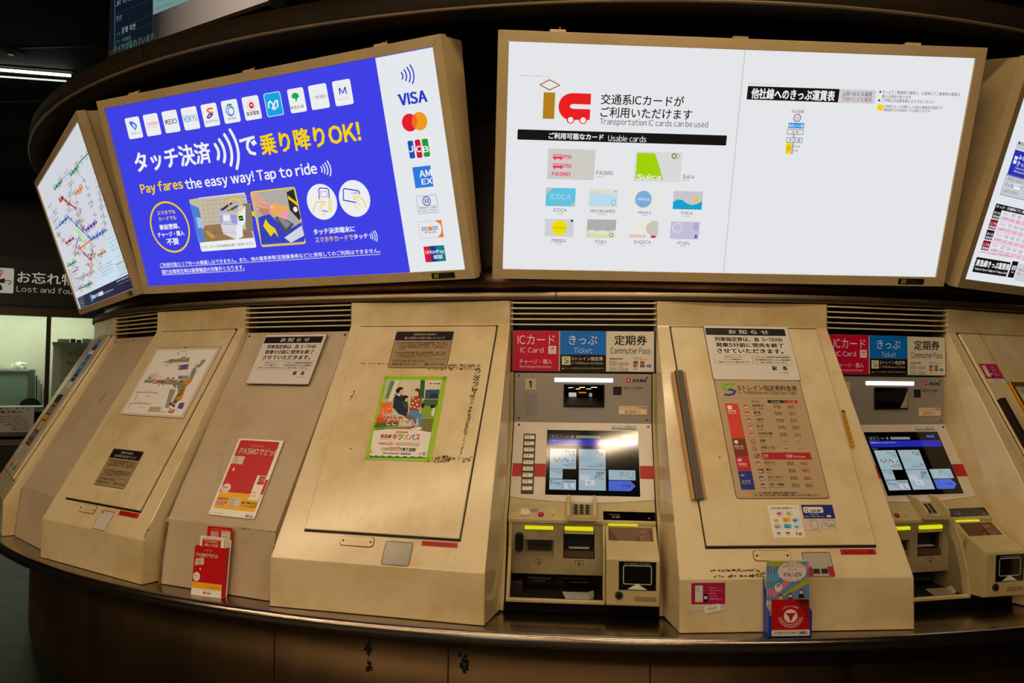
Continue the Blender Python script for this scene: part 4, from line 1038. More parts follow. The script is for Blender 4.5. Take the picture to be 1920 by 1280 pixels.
ART['stmap']["items"]=[
('r','f0ece6',-239.4,-175.7,240.9,173.9,0,1),
('p','8e9682',[[-199.0,6.5],[-103.1,6.9],[151.2,7.8],[140.9,40.1],[135.2,72.7],[158.5,72.6],[172.8,59.5],[178.9,1.5],[161.3,-24.1],[154.7,-112.4],[118.1,-113.2],[120.8,-56.3],[84.6,-21.5],[-87.0,-13.0],[-210.6,-10.4]],2),
('p','8e9682',[[-139.3,101.6],[-85.0,121.5],[21.1,123.6],[61.8,133.1],[77.3,106.2],[-51.6,104.2]],2),
('p','8e9682',[[156.1,75.8],[169.5,95.3],[169.0,115.0],[192.0,121.3],[203.8,111.3],[194.9,98.4],[183.9,75.7]],2),
('p','6a5aa8',[[10.6,86.8],[84.8,96.1],[97.8,66.3],[25.4,61.4]],3),
('p','6a5aa8',[[177.4,-111.9],[215.5,-108.0],[222.9,-141.6],[180.4,-139.7]],3),
('p','6a5aa8',[[97.2,-110.5],[126.3,-111.7],[130.1,-128.5],[104.7,-126.0]],3),
('p','e0902c',[[102.6,-2.0],[155.4,20.7],[183.4,8.0],[158.5,-8.1],[176.9,-93.2],[159.1,-106.0],[140.5,-93.9],[143.9,-56.0],[137.9,-11.5]],3),
('p','e0902c',[[-24.4,7.2],[3.7,8.6],[16.0,-7.1],[-17.8,-7.3]],3),
('p','e0902c',[[-132.7,0.1],[-87.8,0.3],[-79.4,-16.2],[-120.7,-14.5]],3),
('p','e0902c',[[123.8,-144.2],[171.6,-146.1],[172.1,-164.5],[125.4,-164.0]],3),
('p','7aa0c8',[[54.1,30.4],[132.8,32.3],[142.7,13.0],[62.9,12.7]],3),
('p','a0a8b8',[[144.0,92.3],[164.9,95.4],[172.5,72.5],[147.0,69.4]],3),
('r','c02830',-29.2,10.3,-10.6,16.9,0,5),
('r','7a7a48',-36.6,-22.2,-24.9,-15.6,0,5),
('r','d8d8d8',-125.8,-5.2,-113.5,1.5,0,5),
('r','c8b428',-53.4,3.8,-39.2,10.4,0,5),
('r','7a7a48',16.2,-0.2,40.7,6.3,0,5),
('r','303038',-61.1,-7.2,-46.9,-0.6,0,5),
('r','303038',12.9,12.9,34.2,19.5,0,5),
('r','d8d8d8',68.2,-2.2,81.0,4.3,0,5),
('r','c8b428',-59.1,-16.7,-43.0,-10.1,0,5),
('r','c02830',-54.0,-10.6,-34.0,-4.0,0,5),
('r','c8b428',-31.0,13.7,-9.7,20.3,0,5),
('r','7a7a48',-4.5,4.0,12.3,10.6,0,5),
('r','c02830',62.8,19.9,79.2,26.4,0,5),
('r','c02830',-116.3,-16.8,-105.3,-10.1,0,5),
('r','d8d8d8',68.1,2.6,88.2,9.1,0,5),
('r','7a7a48',66.2,-33.9,87.7,-27.5,0,5),
('r','c02830',-92.8,-5.7,-73.8,0.9,0,5),
('r','c02830',-70.2,-25.6,-58.1,-19.0,0,5),
('r','d8d8d8',-105.4,3.0,-84.5,9.7,0,5),
('r','d8d8d8',28.2,-21.3,45.4,-14.8,0,5),
('r','c8b428',93.2,7.3,104.1,13.7,0,5),
('r','c8b428',-157.7,2.2,-145.7,8.9,0,5),
('r','303038',-184.6,13.2,-165.9,19.9,0,5),
('r','d8d8d8',-43.9,-25.0,-21.1,-18.4,0,5),
('r','c02830',52.7,-24.6,73.8,-18.1,0,5),
('r','303038',91.2,-4.2,110.1,2.3,0,5),
('r','c8b428',-91.0,15.5,-77.3,22.2,0,5),
('r','d8d8d8',-128.0,-10.3,-105.8,-3.7,0,5),
('r','c02830',-83.8,97.6,-59.0,104.4,0,5),
('r','303038',-27.4,185.3,-3.4,192.2,0,5),
('r','c02830',-52.8,149.9,-40.9,156.8,0,5),
('r','c8b428',-99.7,83.6,-83.1,90.4,0,5),
('r','d8d8d8',-100.0,87.9,-85.5,94.8,0,5),
('r','c02830',-5.8,124.3,12.6,131.1,0,5),
('r','d8d8d8',-8.7,89.4,3.8,96.1,0,5),
('r','7a7a48',-80.2,116.9,-62.7,123.7,0,5),
('r','c02830',47.1,72.5,61.2,79.1,0,5),
('r','c02830',7.9,128.6,28.5,135.4,0,5),
('r','c8b428',34.5,123.3,50.5,130.0,0,5),
('r','d8d8d8',9.5,71.1,32.8,77.7,0,5),
('r','d8d8d8',-89.6,98.9,-69.6,105.7,0,5),
('r','d8d8d8',87.8,95.8,101.0,102.4,0,5),
('r','d8d8d8',9.4,148.0,32.8,154.8,0,5),
('r','c8b428',-107.9,108.3,-91.9,115.2,0,5),
('r','c02830',54.4,85.7,70.8,92.4,0,5),
('r','7a7a48',34.8,66.2,57.2,72.9,0,5),
('r','c8b428',-26.6,121.2,-9.8,128.0,0,5),
('r','7a7a48',61.7,85.4,85.7,92.0,0,5),
('r','c8b428',131.1,-119.3,154.5,-113.1,0,5),
('r','7a7a48',127.2,-79.1,140.3,-72.8,0,5),
('r','303038',133.5,-130.7,147.1,-124.5,0,5),
('r','303038',139.2,-65.5,156.3,-59.2,0,5),
('r','c8b428',134.6,-30.0,153.0,-23.6,0,5),
('r','7a7a48',127.2,-148.6,141.8,-142.4,0,5),
('r','c02830',131.2,-104.1,149.0,-97.8,0,5),
('r','c02830',133.1,-33.8,149.4,-27.4,0,5),
('r','c8b428',138.6,-20.9,151.9,-14.5,0,5),
('r','d8d8d8',128.7,-154.4,148.0,-148.3,0,5),
('r','303038',135.9,-75.1,150.4,-68.8,0,5),
('r','c8b428',129.6,-125.2,148.0,-119.0,0,5),
('r','303038',141.8,-135.1,154.9,-128.9,0,5),
('r','c02830',140.4,-49.2,160.9,-42.9,0,5),
('r','7a7a48',139.8,-23.3,149.1,-16.9,0,5),
('r','7a7a48',131.4,-52.5,152.4,-46.2,0,5),
('r','c8b428',139.3,-34.0,155.6,-27.6,0,5),
('r','c02830',137.0,-128.5,155.1,-122.3,0,5),
('r','c02830',134.2,-164.2,155.9,-158.0,0,5),
('r','303038',130.2,-112.2,149.8,-106.0,0,5),
('r','c02830',126.3,-127.3,142.9,-121.1,0,5),
('r','d8d8d8',142.0,-149.1,151.8,-142.9,0,5),
('r','5a5a50',46.3,-46.9,91.5,-44.1,0,3),
('r','5a5a50',48.1,-51.3,92.6,-48.5,0,3),
('r','5a5a50',49.8,-55.8,93.8,-53.0,0,3),
('r','5a5a50',51.6,-60.3,94.8,-57.5,0,3),
('r','5a5a50',53.3,-64.7,95.9,-61.9,0,3),
('r','5a5a50',55.1,-69.2,97.0,-66.4,0,3),
('r','5a5a50',56.8,-73.6,98.1,-70.8,0,3),
('r','5a5a50',58.6,-78.0,99.2,-75.3,0,3),
('r','5a5a50',60.3,-82.5,100.3,-79.7,0,3),
('r','5a5a50',62.1,-86.9,101.4,-84.1,0,3),
('r','5a5a50',63.8,-91.3,102.5,-88.5,0,3),
('r','5a5a50',65.5,-95.7,103.6,-92.9,0,3),
('r','5a5a50',67.2,-100.1,104.7,-97.3,0,3),
('r','5a5a50',69.0,-104.5,105.8,-101.7,0,3),
('r','5a5a50',70.7,-108.9,106.8,-106.1,0,3),
('r','5a5a50',72.4,-113.2,107.9,-110.5,0,3),
('r','5a5a50',74.1,-117.6,109.0,-114.9,0,3),
('r','5a5a50',75.8,-122.0,110.1,-119.3,0,3),
('r','5a5a50',77.6,-126.3,111.1,-123.6,0,3),
('r','5a5a50',79.3,-130.7,112.2,-128.0,0,3),
('r','5a5a50',81.0,-135.0,113.3,-132.4,0,3),
('r','5a5a50',82.7,-139.4,114.4,-136.7,0,3),
('o','7a6a70',-186.4,6.6,-169.0,30.3,3,1.25,4),
('o','7a6a70',-180.6,12.0,-163.3,35.7,3,1.25,4),
('o','7a6a70',-174.9,17.4,-157.6,41.1,3,1.25,4),
('o','7a6a70',-155.9,6.7,-138.7,30.3,3,1.24,4),
('o','7a6a70',-150.2,12.1,-133.0,35.7,3,1.24,4),
('o','7a6a70',-144.4,17.5,-127.3,41.1,3,1.24,4),
('o','7a6a70',-125.6,6.9,-108.6,30.3,3,1.23,4),
('r','b4ac94',-223.8,-67.2,-38.1,-61.9,0,3),
('r','b4ac94',-226.8,-127.7,-42.5,-121.9,0,3),
('t','15130f','バリアフリー設備のご案内',-167.6,-91.3,-56.0,5.2,0,4),
('t','15130f','営業時間',-118.2,-77.8,-84.7,4.5,0,4),
('t','15130f','のりかえのご案内',-171.3,-85.7,-117.5,5.1,0,4),
('t','15130f','お問い合わせ',-129.2,-73.3,-143.7,5.0,0,4),
('t','15130f','渋谷駅構内図',-46.1,3.0,166.7,5.6,0,4),
('t','15130f','B1F',-209.2,-190.4,-75.5,3.9,0,4),
('t','15130f','出口',-220.1,-203.4,-132.4,3.9,0,4),
('t','15130f','B2F',-207.7,-188.9,-82.1,3.9,0,4),
('t','15130f','出口',-218.7,-202.0,-137.7,3.8,0,4),
('t','15130f','B3F',-206.2,-187.4,-88.7,3.9,0,4),
('t','15130f','出口',-217.3,-200.6,-142.9,3.8,0,4),
('t','15130f','B4F',-204.7,-185.9,-95.3,3.9,0,4),
('t','15130f','出口',-215.8,-199.2,-148.0,3.8,0,4),
('t','15130f','B5F',-203.2,-184.5,-101.8,3.9,0,4),
('t','15130f','出口',-214.4,-197.8,-153.2,3.8,0,4),
('t','15130f','B6F',-201.7,-183.0,-108.4,3.9,0,4),
('t','15130f','出口',-213.0,-196.4,-158.4,3.8,0,4),
('r','c4bca4',-37.9,-165.8,58.9,-137.1,0,3),
('t','15130f','渋谷駅 改札口のご案内',-30.3,49.3,-145.3,5.6,0,4),
('t','15130f','駅係員までどうぞ',-27.8,25.9,-158.0,5.6,0,4),
('t','15130f','東急電鉄 2023',62.1,113.8,-161.4,4.3,0,4),
]
ART['pasmo_poster']={"surf":"BS-1","c":[0.0482,-0.7028],"w":239.8,"h":337.7,"r":3,"rot":0.0}
ART['pasmo_poster']["items"]=[
('r','c8202c',-108.9,-73.7,101.9,162.0,8,1),
('r','f2b41c',-107.0,-140.7,109.0,-69.0,8,2),
('r','c8202c',-100.9,-67.8,117.4,-4.1,0,3),
('t','f6c828','おでかけは',-35.1,28.8,138.6,14.2,1,5),
('t','e9e6df','PASMOでピッ!',-89.7,101.4,113.4,30.5,2,5),
('r','d4ccbc',-109.6,53.2,-48.4,88.9,1,4),
('t','c8202c','mo',-108.3,-79.1,79.5,6.5,1,6),
('t','c8202c','mo',-105.6,-76.6,67.5,6.4,1,6),
('t','c8202c','PASMO',-103.0,-74.0,55.6,6.4,1,6),
('e','e9e6df',-82.3,-53.8,23.6,20.2,0,5),
('t','c8202c','最高額で',-100.0,-68.3,-50.4,8.4,1,7),
('t','c8202c','かしこく',-95.4,-63.7,-61.8,8.4,1,7),
('p','f6e028',[[-84.2,39.0],[-76.2,30.6],[-77.8,19.8],[-88.7,26.7]],5),
('r','f2eee6',54.2,-93.9,104.0,11.2,1,5),
('r','c8202c',67.0,-27.1,101.3,8.1,0,6),
('t','e9e6df','PASMO',69.6,100.6,-2.4,8.9,1,8),
('t','e9e6df','購入手順',68.7,101.7,-11.6,6.7,1,8),
('t','c8202c','mo',56.6,81.4,-62.0,6.6,1,8),
('t','c8202c','PASMO',60.2,86.2,-75.9,5.5,1,8),
('t','15130f','PASMOといえば',-105.5,-48.3,-97.8,9.9,1,6),
('r','c88aa0',-102.3,-126.9,-60.6,-107.8,0,5),
('t','15130f','or',-58.6,-46.1,-114.7,6.6,1,6),
('r','d4ccbc',-42.1,-127.9,18.7,-91.6,1,5),
('t','c8202c','mo',-37.1,-7.5,-100.9,6.6,1,7),
('t','c8202c','mo',-36.1,-6.5,-112.2,6.5,1,7),
('t','c8202c','PASMO',-35.1,-5.5,-123.5,6.5,1,7),
('t','15130f','購入手順や分かる',27.9,106.9,-107.3,10.8,2,6),
('t','15130f','リーフレットあります!',27.6,108.4,-120.7,10.7,2,6),
('t','666666','※デザインは変更になる場合があります。',-111.3,-43.6,-159.9,4.3,0,4),
('p','d81a28',[[70.2,-156.3],[82.8,-156.8],[82.6,-164.6],[69.8,-163.6]],3),
('t','15130f','東急電鉄',82.5,109.9,-160.2,7.4,1,4),
('t','555555','美しい時代へ',73.3,105.4,-151.5,4.2,0,4),
]
ART['kids_poster']={"surf":"D0","c":[0.0018,-0.4443],"w":270.3,"h":374.2,"r":0,"rot":0.0}
ART['kids_poster']["items"]=[
('r','e9e6df',-117.2,-172.4,116.7,170.0,0,1),
('r','d8d4bc',-123.5,-64.2,116.5,168.8,0,2),
('p','b8c8b8',[[-120.4,168.2],[-57.0,169.5],[-77.1,67.4],[-120.6,66.2]],3),
('p','6a8a5a',[[-105.2,162.6],[-85.9,163.0],[-96.8,81.2],[-110.4,80.8]],4),
('p','e8e4d0',[[-84.2,167.7],[-65.0,168.1],[-77.8,70.2],[-94.1,69.8]],4),
('p','f0782c',[[-120.2,64.5],[-76.7,65.7],[-65.7,53.4],[-60.5,-2.8],[-124.3,-7.7]],4),
('p','d85a1c',[[-124.7,-6.0],[-13.2,1.6],[-18.2,-23.6],[-123.5,-32.8]],4),
('p','3a7a2c',[[-126.8,-30.1],[-18.8,-20.8],[-24.9,-40.3],[-126.6,-50.6]],4),
('p','8a7a4a',[[-126.6,-50.6],[69.5,-37.0],[74.7,-61.2],[-125.6,-63.3]],3),
('p','7c7448',[[52.0,-4.6],[117.2,-2.4],[116.9,-64.0],[64.3,-61.6]],3),
('p','2f6a3a',[[24.8,171.1],[43.8,171.5],[56.6,85.3],[35.3,84.7]],3),
('p','d2d6cc',[[50.1,154.1],[115.5,155.5],[117.9,98.2],[58.0,96.7]],3),
('p','3a5a78',[[56.2,125.3],[115.9,126.7],[118.1,84.1],[60.9,82.5]],4),
('p','2a3c5c',[[76.3,85.8],[81.1,108.7],[107.7,109.4],[114.9,86.8]],5),
('p','4a6a3c',[[60.2,80.8],[118.7,81.3],[119.1,53.2],[50.6,51.2]],5),
('p','8aa83a',[[47.8,76.5],[119.8,75.6],[118.8,-2.4],[61.9,-1.5]],4),
('p','141418',[[88.0,55.1],[112.9,57.5],[109.2,44.5],[95.1,41.3]],6),
('p','e9e6df',[[103.0,41.5],[112.9,44.6],[114.6,3.0],[100.8,13.6]],6),
('p','141418',[[50.8,62.4],[64.3,61.7],[64.0,43.1],[55.4,41.2]],6),
('l','b8bcb8',[[-73.9,104.9],[-72.5,36.2]],4.49,0,6),
('l','c4c8c4',[[-5.1,170.5],[5.1,10.5]],3.96,0,9),
('p','26324e',[[-67.1,106.2],[-42.4,105.6],[-31.8,82.9],[-4.7,46.7],[1.1,32.8],[-2.6,1.9],[-37.7,14.8],[-66.8,42.1],[-72.3,81.8]],6),
('p','e0b498',[[-58.6,128.4],[-43.3,133.4],[-36.1,111.6],[-42.2,99.9],[-54.1,104.2]],7),
('p','2a1c14',[[-72.5,122.3],[-60.2,135.4],[-42.2,133.5],[-42.0,127.7],[-53.3,119.8],[-56.2,106.4],[-68.4,109.6]],8),
('p','f0ece8',[[-63.0,105.1],[-46.8,100.9],[-47.6,92.8],[-63.6,98.2]],8),
('p','6e7078',[[-7.6,24.1],[36.6,17.1],[44.5,0.7],[49.8,-43.1],[33.3,-51.9],[21.8,-16.7],[-7.3,-1.0]],6),
('p','2f5a38',[[-31.9,71.5],[-10.4,72.1],[-0.3,44.0],[-10.8,38.1],[-29.6,54.5]],7),
('p','e4b89c',[[-27.0,85.9],[-12.6,89.1],[-8.5,71.0],[-19.9,69.0]],8),
('p','3a2418',[[-41.5,82.7],[-32.7,99.0],[-14.1,96.0],[-10.2,88.1],[-21.0,83.2],[-22.5,70.6],[-35.6,71.4]],9),
('p','a85038',[[4.4,90.7],[30.2,96.0],[48.0,87.9],[50.6,51.2],[48.0,25.8],[7.1,30.2],[0.0,49.7],[0.5,83.8]],7),
('p','f4ece4',[[6.7,87.4],[13.5,88.7],[16.0,81.9],[9.4,80.0]],8),
('p','f4ece4',[[19.9,76.3],[26.6,77.6],[29.2,70.9],[22.6,69.0]],8),
('p','f4ece4',[[9.1,64.7],[15.8,66.0],[18.3,59.3],[11.8,57.4]],8),
('p','f4ece4',[[29.0,59.6],[35.6,60.9],[38.2,54.2],[31.6,52.3]],8),
('p','f4ece4',[[20.8,48.0],[27.5,49.4],[30.0,42.7],[23.4,40.8]],8),
('p','f4ece4',[[32.1,82.3],[38.8,83.7],[41.3,76.9],[34.7,75.0]],8),
('p','f4ece4',[[5.2,50.4],[11.9,51.7],[14.5,45.0],[7.9,43.1]],8),
('p','f4ece4',[[37.9,42.9],[44.6,44.2],[47.1,37.6],[40.6,35.7]],8),
('p','e6b89e',[[9.2,123.1],[24.0,124.6],[30.9,107.5],[23.8,95.8],[11.5,102.4]],8),
('p','6a2c1c',[[8.1,123.0],[17.1,131.3],[30.0,127.0],[36.3,107.6],[40.3,79.1],[33.7,84.7],[28.9,112.0],[14.2,119.7]],9),
('p','5a8cc8',[[7.1,30.2],[45.4,25.8],[64.2,12.4],[70.0,-39.7],[59.3,-38.4],[50.9,-4.6],[11.4,10.7]],7),
('p','f2f0ec',[[39.3,-43.5],[70.4,-41.3],[78.6,-50.2],[65.2,-53.5]],8),
('p','eae6e0',[[28.8,-48.3],[61.4,-48.2],[65.4,-54.5],[33.9,-54.6]],8),
('t','e9e6df','いいこと、',-124.0,-45.9,22.3,32.5,2,10),
('t','e9e6df','つづくよ、',-99.4,-16.8,-2.1,32.1,2,10),
('t','e9e6df','どこまでも。',-77.3,51.1,-23.4,31.8,2,10),
('t','f06a28','いいこと、',-122.1,-44.0,21.2,32.5,1,11),
('t','2f9ad8','つづくよ、',-97.5,-14.9,-3.2,32.1,1,11),
('t','d83a50','どこまでも。',-75.4,52.9,-24.5,31.8,1,11),
('t','f8f8f4','いいこと、',-124.0,-45.9,22.3,32.5,0,12),
('t','f8f8f4','つづくよ、',-99.4,-16.8,-2.1,32.1,0,12),
('t','f8f8f4','どこまでも。',-77.3,51.1,-23.4,31.8,0,12),
('r','f2f0ec',65.5,147.1,114.1,162.8,1,5),
('e','d81a28',71.9,153.4,5.0,5.0,0,6),
('t','15130f','東急電鉄',80.3,113.7,154.0,9.2,1,7),
('p','e9e6df',[[-125.6,-63.3],[-64.5,-53.9],[-0.9,-52.6],[62.8,-54.6],[117.9,-63.9],[118.7,-170.9],[-114.8,-173.8]],5),
('r','f08a1c',-29.6,-71.0,22.4,-61.7,6,6),
('t','e9e6df','春休みも夏休みも',-25.2,18.1,-66.7,6.5,1,8),
('t','d02030','東急線',-90.0,-43.5,-85.7,17.3,2,8),
('t','e03a2c','キ',-39.5,-18.4,-87.2,25.8,2,8),
('t','30a050','ッ',-15.7,5.4,-87.1,25.7,2,8),
('t','f0a020','ズ',8.0,29.0,-86.9,25.7,2,8),
('t','2a70c8','パ',31.6,52.5,-86.8,25.6,2,8),
('t','e85a30','ス',55.2,76.0,-86.7,25.6,2,8),
('t','15130f','Tokyu Line Kids Pass',-88.3,-42.0,-98.9,4.8,0,8),
('r','d02030',-88.5,-121.2,-59.9,-113.6,5,6),
('t','e9e6df','発売期間',-84.3,-64.1,-117.4,5.3,1,8),
('t','d02030','3.20 - 4.5',-56.6,3.3,-117.3,12.8,2,8),
('t','d02030','通常より安い期間限定のキッズパスが',7.6,80.5,-112.8,6.4,1,8),
('t','d02030','春休みは平日も毎日発売!',6.9,79.7,-120.8,6.3,1,8),
('t','15130f','小児用',-75.5,-43.9,-139.9,10.6,1,8),
('t','d02030','100円',-41.0,2.0,-138.7,16.9,2,8),
('t','15130f','で乗り放題!',2.0,69.7,-138.9,14.7,2,8),
('r','f0a020',-74.5,-148.8,68.4,-147.0,0,6),
('t','15130f','【発売場所】東急線各駅の券売機',-63.1,4.9,-158.2,6.3,1,8),
('r','2a70c8',10.9,-161.3,53.3,-153.9,5,6),
('t','e9e6df','詳しくはこちら',17.9,48.9,-157.5,5.2,1,8),
('p','2f7a38',[[-116.1,-172.8],[-110.9,-168.3],[-99.1,-173.1],[-90.0,-167.3],[-75.4,-173.0],[-63.6,-167.2],[-46.5,-172.8],[-32.2,-166.8],[-15.2,-172.4],[-0.9,-166.5],[15.9,-172.0],[30.2,-166.1],[46.9,-171.6],[61.1,-165.7],[77.5,-170.2],[91.9,-165.4],[118.4,-169.4],[118.2,-173.6],[-114.5,-179.1]],6),
('e','f08a1c',-109.6,-153.3,2.5,2.5,0,7),
('e','f08a1c',-111.0,-157.8,2.5,2.5,0,7),
('e','f08a1c',-116.1,-158.0,2.5,2.5,0,7),
('e','f08a1c',-119.7,-153.7,2.5,2.5,0,7),
('e','f08a1c',-118.3,-149.2,2.5,2.5,0,7),
('e','f08a1c',-113.2,-149.0,2.5,2.5,0,7),
('e','f4e050',-114.6,-153.5,2.2,2.2,0,8),
('e','d02060',94.3,-156.4,1.7,1.7,0,7),
('e','d02060',93.3,-159.3,1.7,1.7,0,7),
('e','d02060',90.0,-159.5,1.7,1.7,0,7),
('e','d02060',87.8,-156.7,1.7,1.7,0,7),
('e','d02060',88.8,-153.7,1.7,1.7,0,7),
('e','d02060',92.0,-153.6,1.7,1.7,0,7),
('e','f4e050',91.0,-156.5,1.4,1.4,0,8),
('e','2a5ac0',110.8,-154.1,2.5,2.5,0,7),
('e','2a5ac0',109.3,-158.5,2.5,2.5,0,7),
('e','2a5ac0',104.4,-158.7,2.5,2.5,0,7),
('e','2a5ac0',101.1,-154.5,2.5,2.5,0,7),
('e','2a5ac0',102.6,-150.1,2.5,2.5,0,7),
('e','2a5ac0',107.5,-149.8,2.5,2.5,0,7),
('e','f4e050',105.9,-154.3,2.2,2.2,0,8),
('p','9ccb28',[[-134.9,186.9],[134.9,187.3],[135.0,170.4],[-134.5,169.1]],3),
('p','9ccb28',[[-132.3,-171.9],[134.5,-168.6],[135.3,-187.3],[-135.3,-186.9]],3),
('p','9ccb28',[[-134.9,186.9],[-123.5,185.9],[-108.9,-186.7],[-135.3,-186.9]],3),
('p','9ccb28',[[116.2,186.9],[134.9,187.3],[142.4,-186.9],[124.8,-187.8]],3),
]
ART['fare_table']={"surf":"D1","c":[0.0035,-0.5037],"w":344.2,"h":487.7,"r":8,"rot":0.0}
